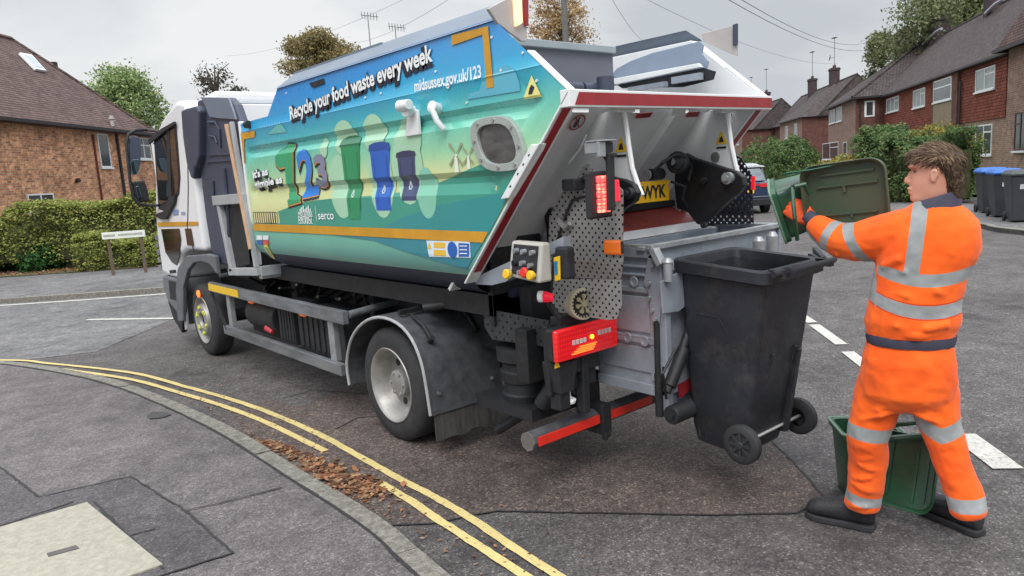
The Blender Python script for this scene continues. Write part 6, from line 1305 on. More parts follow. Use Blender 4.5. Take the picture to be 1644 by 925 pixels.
g.loft([groof(.12, .80, .62, 1.0, 1.03), groof(.42, .82, .64, 1.0, 1.50), groof(1.2, .84, .66, 1.0, 1.57), groof(2.2, .84, .66, .98, 1.50), groof(3.0, .82, .6, .96, 1.0)]); g.build('cabin', M_cg, car, smooth=50)
g = MB(); g.loft([groof(.30, .70, .60, 1.47, 1.53), groof(.60, .72, .62, 1.50, 1.58), groof(1.3, .72, .64, 1.53, 1.61), groof(2.1, .70, .62, 1.48, 1.55)]); g.build('roof', M_cw, car, smooth=50, bevel=.01)
g = MB(); g.poly([(-.66, .10, 1.04), (.66, .10, 1.04), (.54, .33, 1.42), (-.54, .33, 1.42)], (0, -.015, .005)); g.build('rear_window', mat('car_rear_glass', (120, 132, 140), .1, c2=(70, 80, 88), scale=3, spec=.9), car)
g = MB(); g.box(-.26, .26, -.035, -.005, .66, .78); g.build('number_plate', mat('plate_yellow', (240, 186, 34)), car)
for s_ in (-1, 1):
    g = MB(); g.box(min(s_*.45, s_*.84), max(s_*.45, s_*.84), -.03, .02, .84, .96); g.build('tail_light', mat('tail_red', (190, 36, 44), .3, emit=(200, 30, 40), estr=.3), car, bevel=.01)
    for y in (.75, 3.35): g = MB(); g.lathe((s_*.70, y, .33), (s_, 0, 0), [(0, .2), (0, .33), (.2, .33), (.215, .2), (.19, .18), (.19, 0)], 20); g.build('wheel', M_tyre, car, smooth=40)
g = MB(); g.box(-.82, .82, -.04, .05, .26, .48); g.build('bumper', mat('car_bumper', (32, 34, 38), .5), car, bevel=.02)
g = MB(); g.box(-.5, .5, -.02, .0, .90, .93); g.build('tail_strip', MATS['tail_red'], car)
g = MB(); g.box(-.80, .80, -.046, -.03, .54, .56); g.build('chrome_strip', M_steel, car)
# ================================================================== wheelie bins
M_bin = mat('bin_black', (46, 48, 56), .5, c2=(34, 36, 42), scale=3, bump=.25, bscale=160, dirt=.5, spec=.4)
M_binw = mat('bin_wheel', (48, 49, 53), .7, var=.2, dirt=.2)
def binwheel(c, ax, r, w, parent, off):
    g = MB(off); c = Vector(c); ax = Vector(ax)
    g.lathe(c-ax*w/2, ax, [(0, r*.5), (0, r*.86), (w*.2, r), (w*.8, r), (w, r*.88), (w*1.0, r*.62), (w*.8, r*.58), (w*.8, r*.2), (w*1.05, r*.18), (w*1.05, 0)], 32); o = g.build('wheel', M_binw, parent, smooth=40)
    g = MB(off); a = ax.orthogonal().normalized(); b_ = ax.cross(a)
    for i in range(8): d = a*cos(i*pi/4)+b_*sin(i*pi/4); g.bar(c+ax*w*.42+d*r*.1, c+ax*w*.42+d*r*.6, r*.14, w*.12, ax)
    g.lathe(c+ax*w*.5, ax, [(0, r*.20), (w*.12, r*.16), (w*.13, 0)], 12); g.build('spokes', M_binw, o)
    return o
BC = Vector((3.36, 2.08, 0))
wb = empty('wheelie_bin', BC, 0, 'black open wheelie bin hanging on the lift at the tail of the lorry', 'wheelie bin')
# corners, left/right x, front (towards lorry) y = +, back y = -
def quadring(x0, x1, y0, y1, z, r=.05, tilt=0.0, n=4):
    out = []
    for cx, cy, a0 in ((x1-r, y1-r, 0), (x0+r, y1-r, pi/2), (x0+r, y0+r, pi), (x1-r, y0+r, 3*pi/2)):
        for i in range(n+1): a = a0+i*pi/2/n; out.append(Vector((cx+r*cos(a), cy+r*sin(a), z+tilt*(cy+r*sin(a)-2.1))))
    return out
tl_ = .075
lev = [(0, 3.175, 3.56, 2.03, 2.325, .262), (.12, 3.17, 3.565, 2.02, 2.33, .30), (.13, 3.155, 3.575, 1.99, 2.335, .36), (.5, 3.135, 3.60, 1.93, 2.345, .70), (.9, 3.115, 3.63, 1.87, 2.355, 1.16), (1, 3.11, 3.635, 1.862, 2.357, 1.215)]
g = MB(BC); g.loft([quadring(a, b_, c, d, z, .045, tl_) for _, a, b_, c, d, z in lev], caps=False)
g.loft([quadring(3.135, 3.61, 1.89, 2.335, 1.215, .04, tl_), quadring(3.20, 3.53, 2.05, 2.30, .32, .04, tl_)], caps=False); n_ = 20
g.add(quadring(3.175, 3.56, 2.03, 2.325, .262, .045, tl_), [tuple(range(n_))])
g.build('body', M_bin, wb, smooth=45, fix=False)
g = MB(BC); g.loft([quadring(3.09, 3.655, 1.845, 2.375, 1.19, .05, tl_), quadring(3.075, 3.67, 1.83, 2.385, 1.20, .055, tl_), quadring(3.075, 3.67, 1.83, 2.385, 1.255, .055, tl_), quadring(3.085, 3.66, 1.84, 2.38, 1.262, .05, tl_), quadring(3.125, 3.62, 1.88, 2.345, 1.258, .04, tl_), quadring(3.135, 3.61, 1.89, 2.335, 1.21, .04, tl_)], caps=False); rim = g.build('rim', M_bin, wb, smooth=35)
g = MB(BC); g.tube([(3.09, 1.80, 1.235), (3.20, 1.775, 1.235), (3.60, 1.775, 1.235), (3.68, 1.80, 1.235)], .017, 10)
for x in (3.15, 3.60): g.box(x-.02, x+.02, 1.77, 1.85, 1.21, 1.25)
g.bar((3.63, 1.83, 1.235), G(1308, 401, 1.245), .024, .035); g.bar((3.60, 1.79, 1.225), G(1300, 410, 1.235), .02, .022)
g.cyl((3.17, 1.775, 1.235), (3.215, 1.775, 1.235), .026, n=12)
g.build('handle', M_bin, wb, smooth=40)
# pressed panel outline and ribs on the left face
def lf(y, z, d=.0): t = (z-.262)/(1.215-.262); x = 3.175+(3.11-3.175)*t; return Vector((x-d, y, z))
g = MB(BC); g.tube([lf(2.27, .88), lf(2.268, .97), lf(2.25, .995), lf(2.13, .99), lf(2.11, .965), lf(2.085, .93), lf(2.07, .91)], .006, 6)
g.tube([lf(2.285, .40), lf(2.285, .30)], .010, 6); g.tube([lf(2.245, .70), lf(2.245, .29)], .006, 6); g.tube([lf(2.10, .75), lf(2.105, .36)], .007, 6)
g.build('pressed_rib', M_bin, wb, smooth=True)
g = MB(BC)
for x in (3.28, 3.50): g.hexa([(x-.018, 1.985, .42), (x+.018, 1.985, .42), (x+.018, 2.03, .36), (x-.018, 2.03, .36)], [(x-.016, 1.905, .80), (x+.016, 1.905, .80), (x+.016, 1.94, .80), (x-.016, 1.94, .80)])
g.hexa([(3.49, 1.965, .31), (3.53, 1.965, .31), (3.53, 2.05, .31), (3.49, 2.05, .31)], [(3.50, 1.89, .78), (3.53, 1.89, .78), (3.53, 1.95, .78), (3.50, 1.95, .78)])
g.build('back_rib', M_bin, wb, bevel=.006)
g = MB(BC); g.cyl((3.08, 1.985, .352), (3.67, 1.985, .352), .009, n=10); g.build('axle', mat('axle_steel', (200, 200, 198), .35, metal=.6, var=.1), wb, smooth=True)
binwheel((3.105, 1.985, .352), (-1, 0, 0), .102, .05, wb, BC); binwheel((3.665, 1.985, .352), (1, 0, 0), .102, .05, wb, BC)
# ---- bins standing by the right-hand pavement
M_bing = mat('bin_charcoal', (52, 54, 60), .5, var=.1, scale=4)
def kerb_bin(x, y, lidm, lab, rot):
    r = empty('wheelie_bin', (x, y, .085), rot, lab, 'wheelie bin', 'wheelie bins by the right pavement')
    def rg(w, d, z, dy=0): return [Vector((sx*w, sy*d+dy, z)) for sx, sy in ((-1, -1), (1, -1), (1, 1), (-1, 1))]
    g = MB(); g.loft([rg(.21, .24, .03, -.03), rg(.22, .26, .30, -.02), rg(.27, .33, .98)]); g.build('body', M_bing, r, bevel=.02)
    g = MB(); g.loft([rg(.295, .36, .975), rg(.30, .37, 1.02), rg(.24, .30, 1.09), rg(.15, .2, 1.10)]); g.build('lid', lidm, r, bevel=.015)
    g = MB(); g.cyl((-.24, .40, .99), (.24, .40, .99), .018, n=8); g.box(-.2, -.15, .33, .41, .97, 1.0); g.box(.15, .2, .33, .41, .97, 1.0); g.build('handle', M_bing, r)
    for s_ in (-1, 1): g = MB(); g.lathe((s_*.23, .25, .10), (s_, 0, 0), [(-.02, .03), (-.02, .1), (.03, .1), (.03, .03)], 16); g.build('wheel', M_binw, r, smooth=40)
    g = MB(); g.poly([(-.11, -.318, .70), (.11, -.318, .70), (.11, -.328, .80), (-.11, -.328, .80)], (0, -.004, 0)); g.build('label', mat('bin_label', (214, 218, 220), .6, c2=(150, 154, 158), scale=40), r)
    return r
M_bl = mat('lid_blue', (44, 104, 186), .45, var=.06); M_lg = mat('lid_charcoal', (66, 72, 74), .5)
for px_, D, m, lab in ((1590, 21.6, M_bl, 'charcoal wheelie bin with blue lid, leftmost of those by the right pavement'), (1611, 20.3, M_bl, 'charcoal wheelie bin with blue lid and white label, middle of those by the right pavement'), (1640, 19.0, M_lg, 'charcoal wheelie bin with dark lid, nearest the right edge of the photo')):
    p = dist_pt(px_, 300, D); kerb_bin(p.x, p.y, m, lab, atan2(p.y, p.x)-pi/2+.25)
# ================================================================== person frame
E1 = Vector((.35420518, -.93516773, 0)); E2 = Vector((.93516773, .35420518, 0)); DP = 3.575
def W(a, z, d=0.0): return E1*a+E2*(DP+d)+Vector((0, 0, z))
def PE(px_, py_, d=0.0): return onv(px_, py_, E2*(DP+d), E2)
# ---- food caddies
M_cad = mat('caddy_green', (36, 86, 60), .4, c2=(28, 68, 48), scale=5, dirt=.4, coat=.2); M_cad2 = mat('caddy_inner', (46, 76, 58), .5, c2=(74, 78, 58), scale=4, dirt=.3)
def rrect(w, h, r, n=5):
    out = []
    for cx, cy, a0 in ((w-r, h-r, 0), (-w+r, h-r, pi/2), (-w+r, -h+r, pi), (w-r, -h+r, 3*pi/2)):
        for i in range(n+1): a = a0+i*pi/2/n; out.append((cx+r*cos(a), cy+r*sin(a)))
    return out
def caddy(root, O, ex, ey, ez, lid_pose, mlid):
    """O base centre, ex width, ey depth, ez up: tapered box, rim, lid tray on a hinge, handle"""
    off = root.location
    def ring(w, d, h, r=.03): return [O+ex*a+ey*b_+ez*h for a, b_ in rrect(w, d, r)]
    g = MB(off); g.loft([ring(.105, .10, 0), ring(.11, .105, .01), ring(.137, .128, .34), ring(.15, .14, .345), ring(.152, .142, .372), ring(.146, .136, .375), ring(.130, .12, .37)], caps=False); g.loft([ring(.130, .12, .37), ring(.104, .098, .02)], caps=False); g.add(ring(.105, .10, 0), [tuple(range(24))]); g.build('body', M_cad, root, smooth=35, fix=False)
    g = MB(off); g.tube([O+ex*a+ey*b_+ez*.372 for a, b_ in rrect(.150, .140, .03)]+[O+ex*.15+ey*.11+ez*.372], .007, 6); g.build('rim', mat('rim_pale_green', (120, 150, 128), .4), root, smooth=True)
    LO, lx, ly, lz = lid_pose          # lid centre, width axis, length axis (away from the hinge), outward normal of its inside
    def lr(w, h, k, r=.06): return [LO+lx*a+ly*b_+lz*k for a, b_ in rrect(w, h, r, 6)]
    H = .17; Wd = .155
    g = MB(off); g.loft([lr(Wd*.93, H*.93, -.045), lr(Wd*.97, H*.97, -.04), lr(Wd, H, .0), lr(Wd*.985, H*.985, .004), lr(Wd*.93, H*.94, -.004), lr(Wd*.88, H*.90, -.034)], caps=False); nr_ = 28
    g.add(lr(Wd*.88, H*.90, -.034), [tuple(range(nr_))]); g.add(lr(Wd*.93, H*.93, -.045), [tuple(range(nr_))]); lid = g.build('lid', mlid, root, smooth=35, fix=False)
    g = MB(off)
    for a0, b0, a1, b1 in ((-.09, -.12, -.09, .12), (.045, -.11, .045, .13), (.10, -.10, .10, .12), (-.11, .02, -.09, .02)):
        g.bar(LO+lx*a0*1+ly*b0-lz*.030, LO+lx*a1+ly*b1-lz*.030, .010, .012, lz)
    g.box(0, 0, 0, 0, 0, 0) if False else g.bar(LO+lx*.01+ly*.0-lz*.028, LO+lx*.045+ly*.0-lz*.028, .012, .010, lz); g.build('lid_rib', mlid, lid)
    return lid
# on the ground, lid hanging open
gb = G(1388, 792); gc = Vector((gb.x, gb.y, 0))
cad = empty('food_caddy', gc, 0, 'dark green food caddy standing on the road between the man\'s feet, lid hanging open', 'caddy', 'food waste caddies')
ca = Vector((cos(.05), 0, 0)); exg = (E1*.93+E2*.36).normalized(); eyg = Vector((-exg.y, exg.x, 0)); ez = Vector((0, 0, 1))
lc = PE(1453, 757, .16); ln = (-E2*.86-E1*.30+Vector((0, 0, .30))).normalized(); lx = ez.cross(ln).normalized(); lx = lx if lx.dot(E1) > 0 else -lx; ly = ln.cross(lx).normalized(); ly = ly if ly.z < 0 else -ly
caddy(cad, gc+Vector((0, 0, .0)), exg, eyg, ez, (lc, lx*.86, ly*1.06, ln), M_cad)
g = MB(gc); g.tube([PE(1412, 700, .2), PE(1420, 688, .16), PE(1440, 682, .15), PE(1478, 678, .16), PE(1486, 690, .2), PE(1484, 700, .24)], .012, 8); g.tube([PE(1425, 705, .16), PE(1480, 700, .18)], .016, 8); g.build('handle', M_cad, cad, smooth=True)
# held up over the bin, lid open
hc = PE(1300, 322, .30)
cad2 = empty('food_caddy', hc, 0, 'green food caddy held up over the black bin by the man, lid open', 'caddy', 'food waste caddies')
exh = (E2*.8+Vector((0, 0, .2))).normalized(); ezh = (-E1*.93-Vector((0, 0, .28))-E2*.12).normalized(); eyh = ezh.cross(exh).normalized(); exh = eyh.cross(ezh).normalized()
lc = PE(1353, 313, .10); ln = (-E2*.93-E1*.25+Vector((0, 0, -.05))).normalized(); up_v = (Vector((0, 0, 1))+E1*.07).normalized(); ly = (E1+Vector((0, 0, .10))).normalized(); ly = (ly-ln*ly.dot(ln)).normalized(); lx = ln.cross(ly).normalized(); lx = lx if lx.z > 0 else -lx
caddy(cad2, hc-ezh*.20+E2*.08, exh, eyh, ezh, (lc, lx*.98, ly*1.12, ln), M_cad2)
g = MB(hc); g.add([], []); pts = [PE(x_, y_, .11) for x_, y_ in [(1256, 279), (1268, 276), (1300, 272), (1345, 263), (1385, 260)]]; q = [p+E2*.22 for p in pts]; q = [p+Vector((0, 0, -.01)) for p in q]
g.add(pts+q, [(i, i+1, 5+i+1, 5+i) for i in range(4)]); oo = g.build('lid_skirt', mat('caddy_skirt', (40, 104, 78), .4, var=.15, scale=9, coat=.3), cad2, smooth=True, fix=False); md = oo.modifiers.new('s', 'SOLIDIFY'); md.thickness = .006
g = MB(hc); g.tube([PE(1272, 302, .06), PE(1274, 330, .0), PE(1276, 350, -.01), PE(1280, 385, .06)], .010, 8); g.tube([PE(1275, 300, .06), PE(1292, 296, .08), PE(1300, 312, .1)], .012, 8); g.build('handle', M_cad, cad2, smooth=True)

# ================================================================== the man
root = empty('person', W(-.0, 0, 0), 0, 'man in orange high-visibility jacket and trousers emptying a food caddy into the bin', 'person')
PO = root.location.copy()
def ell(a, z, hw, hd, d=0.0, n=20, tilt=0.0, yaw=0.0, p=2.3):
    out = []
    for i in range(n):
        t = 2*pi*i/n; c, s_ = cos(t), sin(t); k = (abs(c)**p+abs(s_)**p)**(-1/p); x, y = hw*c*k, hd*s_*k
        x, y = x*cos(yaw)-y*sin(yaw), x*sin(yaw)+y*cos(yaw); out.append(W(a+x, z+tilt*x, d+y))
    return out
def limb(g, pts, n=14, e=1.0):
    """rounded limb: pts = (world point, radius), linked by a loft that keeps its frame"""
    P = [p for p, _ in pts]; rings = []; a = None
    for i, (p, r) in enumerate(pts):
        d = (P[min(i+1, len(P)-1)]-P[max(i-1, 0)]).normalized(); a = d.orthogonal().normalized() if a is None else (a-d*a.dot(d)).normalized(); b_ = d.cross(a)
        rings.append([p+(a*cos(2*pi*k/n)+b_*sin(2*pi*k/n))*r for k in range(n)])
    g.loft(rings)
def remesh(o, v=.012, sm=3, disp=None):
    r = o.modifiers.new('r', 'REMESH'); r.mode = 'VOXEL'; r.voxel_size = v; r.use_smooth_shade = True
    s_ = o.modifiers.new('s', 'SMOOTH'); s_.iterations = sm; s_.factor = .5
    for st, sc in (disp or []):
        t = bpy.data.textures.new('wrinkle', 'CLOUDS'); t.noise_scale = sc; t.noise_depth = 1; d = o.modifiers.new('d', 'DISPLACE'); d.texture = t; d.strength = st; d.mid_level = .5
    return o
M_navy = mat('collar_navy', (66, 66, 84), .8, var=.1, scale=20)
def hivis(name, build_mask):
    m, N, L, b = newmat(name, .75, .2); g_ = N.new('ShaderNodeNewGeometry'); s_ = N.new('ShaderNodeVectorMath'); s_.operation = 'SUBTRACT'; L.new(g_.outputs['Position'], s_.inputs[0]); s_.inputs[1].default_value = PO
    t = N.new('ShaderNodeTexCoord').outputs['Object']
    def dot(v, off=0.0):
        n = N.new('ShaderNodeVectorMath'); n.operation = 'DOT_PRODUCT'; L.new(t, n.inputs[0]); n.inputs[1].default_value = v; return mth(N, L, 'ADD', n.outputs['Value'], off)
    def rng(x, lo, hi, soft=.002): return mth(N, L, 'MULTIPLY', mth(N, L, 'GREATER_THAN', x, lo), mth(N, L, 'LESS_THAN', x, hi))
    N.remove(g_); N.remove(s_)
    refl, dark, edge = build_mask(N, L, dot, rng)
    base = ramp(N, L, nse(N, L, t, 3.2, 4), [(.3, lin((232, 84, 22))), (.7, lin((255, 112, 34)))])
    c = mixc(N, L, edge, base, lin((206, 62, 22))); rc = ramp(N, L, nse(N, L, t, 14, 3), [(.3, lin((134, 138, 140))), (.7, lin((152, 156, 158)))]); c = mixc(N, L, refl, c, rc)
    if dark is not None: c = mixc(N, L, dark, c, lin((54, 52, 68)))
    L.new(c, b.inputs['Base Color'])
    qm = N.new('ShaderNodeMapping'); qm.inputs['Scale'].default_value = (1, 1, 1.5); qm.inputs['Rotation'].default_value = (.3, .35, 0); L.new(t, qm.inputs[0]); n1 = nse(N, L, qm.outputs[0], 3.4, 2, .45); n2 = nse(N, L, t, 300, 2); n3 = nse(N, L, t, 2.0, 2, .4)
    def crease(n): return mth(N, L, 'POWER', mth(N, L, 'ABSOLUTE', mth(N, L, 'MULTIPLY', mth(N, L, 'SUBTRACT', n, .5), 3.2), clamp=True), 1.15)   # sharp valleys between soft swells
    h = mth(N, L, 'ADD', mth(N, L, 'ADD', mth(N, L, 'MULTIPLY', crease(n1), .55), mth(N, L, 'MULTIPLY', crease(n3), .45)), mth(N, L, 'MULTIPLY', n2, .02)); bumpn(N, L, b, h, .6, .026)
    b.inputs['Sheen Weight'].default_value = .15; return m
def MX(N, L, *xs):
    o = xs[0]
    for x in xs[1:]: o = mth(N, L, 'MAXIMUM', o, x)
    return o
# arm line for the sleeve bands
SH, EL, WR = W(-.06, 1.435, .0), W(-.255, 1.378, .07), W(-.435, 1.452, .16)
def jacket_mask(N, L, dot, rng):
    a = dot(E1, -(E1*0).dot(E1)); z = dot((0, 0, 1)); d = dot(E2)
    torso = mth(N, L, 'GREATER_THAN', a, -.168)
    zz = mth(N, L, 'ADD', z, mth(N, L, 'MULTIPLY', a, .10))                     # bands droop a little to the right
    zc = mth(N, L, 'ADD', zz, mth(N, L, 'MULTIPLY', mth(N, L, 'MULTIPLY', a, a), -1.2))
    lowz = mth(N, L, 'LESS_THAN', z, 1.285)
    b1 = mth(N, L, 'MULTIPLY', mth(N, L, 'MULTIPLY', rng(zc, 1.205, 1.260), mth(N, L, 'GREATER_THAN', a, -.155)), lowz); b2 = rng(zc, 1.070, 1.126)
    br = mth(N, L, 'ADD', a, mth(N, L, 'MULTIPLY', mth(N, L, 'SUBTRACT', z, 1.5), -.10))
    strap = mth(N, L, 'MULTIPLY', rng(br, -.028, .030), mth(N, L, 'GREATER_THAN', zc, 1.24)); 
    fr = mth(N, L, 'GREATER_THAN', d, .0)
    # sleeve bands across the forearm and upper arm
    u = (EL-SH).normalized(); ua = dot(u, -(SH-PO).dot(u)); al = (EL-SH).length; v = (WR-EL).normalized(); va = dot(v, -(EL-PO).dot(v))
    arm = mth(N, L, 'LESS_THAN', a, -.155)
    uq = mth(N, L, 'ADD', ua, mth(N, L, 'MULTIPLY', mth(N, L, 'SUBTRACT', z, 1.38), -.25))
    s1 = mth(N, L, 'MULTIPLY', rng(uq, al-.055, al+.0), arm); s2 = mth(N, L, 'MULTIPLY', rng(va, .075, .118), mth(N, L, 'LESS_THAN', a, -.29))
    refl = MX(N, L, b1, b2, strap, s1, s2)
    e = MX(N, L, rng(br, -.034, .036) if False else strap, b1); edge = mth(N, L, 'MULTIPLY', rng(zc, 1.064, 1.132), 1.0)
    return refl, rng(z, 0, .974), edge
M_jack = hivis('hi_vis_jacket', jacket_mask)
g = MB(PO)
rings = [ell(-.022, .955, .172, .135), ell(-.022, .985, .178, .142), ell(-.018, 1.03, .188, .150, .0, tilt=-.02), ell(-.012, 1.12, .180, .142), ell(.005, 1.22, .184, .138), ell(.028, 1.31, .192, .135), ell(.040, 1.38, .192, .130), ell(.048, 1.44, .176, .120), ell(.052, 1.492, .144, .108), ell(.056, 1.528, .104, .090, -.0), ell(.056, 1.553, .074, .074, .0)]
g.loft(rings)
limb(g, [(W(.02, 1.41, .0), .10), (W(-.05, 1.415, .005), .112), (W(-.12, 1.397, .02), .108), (W(-.19, 1.382, .045), .098), (W(-.25, 1.374, .07), .091), (W(-.315, 1.378, .095), .084), (W(-.36, 1.398, .115), .076), (W(-.40, 1.426, .135), .064), (W(-.425, 1.446, .152), .058), (W(-.44, 1.455, .16), .046)])
limb(g, [(W(.10, 1.43, .0), .09), (W(.145, 1.42, .02), .088), (W(.165, 1.34, .10), .078), (W(.15, 1.25, .22), .072), (W(.04, 1.28, .33), .065), (W(-.08, 1.33, .40), .056), (W(-.16, 1.36, .44), .048)])
random.seed(5)
# soft folds as lumps drawn across the cloth before remeshing
for (a, z, d, dx, dz, r) in ((-.07, 1.315, -.115, .06, .035, .020), (-.04, 1.165, -.132, .08, -.022, .016), (.07, 1.185, -.128, .05, -.03, .014), (.04, 1.03, -.142, .08, .012, .016), (-.07, 1.035, -.138, .06, -.015, .016), (0, .995, -.142, .09, .006, .016), (-.05, 1.265, -.125, .05, -.03, .014), (.12, 1.34, -.11, .03, .05, .014)):
    g.tube([W(a-dx, z-dz, d+.035), W(a, z, d-.004), W(a+dx, z+dz, d+.035)], r, 8)
for (a, z, d) in ((-.235, 1.36, -.022), (-.31, 1.36, .018), (-.375, 1.395, .05)): g.tube([W(a-.015, z-.05, d+.025), W(a, z, d), W(a+.025, z+.05, d+.025)], .014, 8)
jk = g.build('jacket', M_jack, root, fix=True); remesh(jk, .008, 3, [(.012, .12), (.005, .05)])
g = MB(PO); g.loft([ell(-.023, .938, .168, .132), ell(-.023, .932, .172, .136), ell(-.023, .955, .178, .142), ell(-.022, .978, .176, .140)]); o = g.build('waistband', M_navy, root, smooth=True)
g = MB(PO); g.loft([ell(.056, 1.522, .100, .090, .0, tilt=.1), ell(.060, 1.545, .092, .086, .0, tilt=.2), ell(.066, 1.572, .082, .080, .0, tilt=.30), ell(.066, 1.577, .076, .074, .0, tilt=.30), ell(.06, 1.55, .070, .070)], caps=False); cl = g.build('collar', M_navy, root, smooth=True); remesh
# trousers
def trouser_mask(N, L, dot, rng):
    a = dot(E1); z = dot((0, 0, 1)); left = mth(N, L, 'LESS_THAN', a, -.035); right = mth(N, L, 'GREATER_THAN', a, -.035)
    zl = mth(N, L, 'ADD', z, mth(N, L, 'MULTIPLY', a, .10)); 
    l1 = mth(N, L, 'MULTIPLY', rng(zl, .465, .530), left); l2 = mth(N, L, 'MULTIPLY', rng(mth(N, L, 'ADD', z, mth(N, L, 'MULTIPLY', a, .15)), .125, .172), left)
    ar = mth(N, L, 'SUBTRACT', a, .105); zr = mth(N, L, 'ADD', z, mth(N, L, 'MULTIPLY', mth(N, L, 'ABSOLUTE', ar), -.45))
    r1 = mth(N, L, 'MULTIPLY', rng(zr, .515, .585), right); r2 = mth(N, L, 'MULTIPLY', rng(mth(N, L, 'ADD', z, mth(N, L, 'MULTIPLY', a, -.10)), .222, .278), right)
    p1 = mth(N, L, 'MULTIPLY', rng(mth(N, L, 'ADD', a, mth(N, L, 'MULTIPLY', z, -.18)), -.383, -.379), mth(N, L, 'GREATER_THAN', z, .80))
    return MX(N, L, l1, l2, r1, r2), None, p1
M_trou = hivis('hi_vis_trousers', trouser_mask)
g = MB(PO)
g.loft([ell(-.023, .965, .160, .124), ell(-.023, .93, .172, .132), ell(-.026, .86, .186, .145, -.01), ell(-.03, .78, .196, .15, -.01), ell(-.033, .71, .194, .145, -.01), ell(-.035, .655, .185, .12, 0), ell(-.035, .63, .15, .09)])
limb(g, [(W(-.12, .78, 0), .105), (W(-.135, .70, .0), .108), (W(-.155, .62, .0), .102), (W(-.178, .52, .0), .097), (W(-.188, .46, .0), .092), (W(-.182, .38, .01), .086), (W(-.186, .28, .02), .082), (W(-.20, .19, .02), .080), (W(-.207, .13, .02), .079), (W(-.207, .115, .02), .070)])
limb(g, [(W(.055, .78, 0), .108), (W(.07, .70, -.0), .104), (W(.088, .62, -.01), .092), (W(.108, .55, -.02), .083), (W(.135, .47, -.03), .077), (W(.160, .39, -.05), .074), (W(.182, .33, -.07), .074), (W(.202, .275, -.085), .076), (W(.213, .225, -.095), .077), (W(.215, .212, -.095), .068)])
for (a, z, d, dx, dz, r) in ((-.10, .72, -.128, .05, .045, .016), (.02, .72, -.134, .05, -.045, .016), (-.12, .66, -.112, .05, .04, .014), (.05, .655, -.108, .04, -.04, .014), (-.04, .80, -.140, .07, .004, .014), (-.11, .86, -.128, .04, -.03, .012), (.07, .86, -.126, .04, .03, .012),
    (-.185, .445, -.084, .05, -.02, .013), (-.18, .40, -.078, .05, .02, .012), (-.185, .355, -.074, .05, -.018, .013), (-.19, .30, -.068, .05, .016, .012), (-.195, .245, -.064, .05, -.014, .013), (-.205, .155, -.062, .05, .008, .013),
    (.125, .50, -.098, .045, .022, .012), (.14, .45, -.104, .045, -.018, .012), (.158, .40, -.118, .042, .02, .012), (.175, .345, -.135, .042, -.016, .012), (.205, .245, -.162, .045, .008, .012)):
    g.tube([W(a-dx, z-dz, d+.035), W(a-dx*.4, z-dz*.4, d+.004), W(a+dx*.4, z+dz*.4, d+.004), W(a+dx, z+dz, d+.035)], r, 8)
for (pa, pb) in (((-.045, .655), (-.21, .585)), ((-.03, .655), (.12, .60)), ((-.045, .68), (-.17, .70))): g.tube([W(pa[0], pa[1], -.085), W((pa[0]+pb[0])/2, (pa[1]+pb[1])/2, -.118), W(pb[0], pb[1], -.085)], .011, 8)
tr = g.build('trousers', M_trou, root); remesh(tr, .008, 3, [(.015, .11), (.006, .045)])
# boots
M_boot = mat('boot_black', (48, 48, 53), .6, var=.25, scale=20, bump=.4, bscale=120); M_sole = mat('boot_sole', (52, 52, 56), .8, var=.2, scale=20)
def boot(heel, toe, lean=0.0):
    heel = Vector((heel.x, heel.y, 0)); toe = Vector((toe.x, toe.y, 0)); f = (toe-heel).normalized(); Ln = .305; s_ = Vector((-f.y, f.x, 0))
    def ring(t, w, z0, z1, n=14): c = heel+f*Ln*t; return [c+s_*(w*cos(2*pi*i/n))+Vector((0, 0, (z0+z1)/2+(z1-z0)/2*sin(2*pi*i/n))) for i in range(n)]
    g = MB(PO); g.loft([ring(-.01, .018, .04, .10), ring(.02, .034, .022, .15), ring(.14, .046, .02, .175), ring(.3, .050, .02, .168), ring(.45, .052, .02, .142), ring(.65, .058, .02, .122), ring(.82, .058, .02, .110), ring(.94, .048, .022, .094), ring(1.0, .024, .03, .070)])
    c = heel+f*.05; limb(g, [(c+Vector((0, 0, .05)), .042), (c+Vector((0, 0, .14)), .050), (c+Vector((0, 0, .19)), .054)]); o = g.build('boot', M_boot, root); remesh(o, .006, 3)
    g = MB(PO); out = []
    for t, w in ((-.02, .024), (.0, .038), (.12, .048), (.3, .047), (.5, .050), (.7, .058), (.86, .057), (.97, .040), (1.02, .018)): out.append((t, w))
    P = [heel+f*Ln*t+s_*w for t, w in out]+[heel+f*Ln*t-s_*w for t, w in reversed(out)]; g.poly([p+Vector((0, 0, .002)) for p in P], (0, 0, .030)); g.build('sole', M_sole, o, bevel=.006)
    g = MB(PO)
    for k in range(4): t = .32+k*.09; z_ = .150-k*.016; c2 = heel+f*Ln*t; g.tube([c2+s_*.03+Vector((0, 0, z_-.015)), c2+Vector((0, 0, z_+.004)), c2-s_*.03+Vector((0, 0, z_-.015))], .0035, 6)
    g.build('laces', M_sole, o)
    return o
boot(G(1403, 852), G(1316, 832)); boot(G(1574, 862), G(1517, 836))
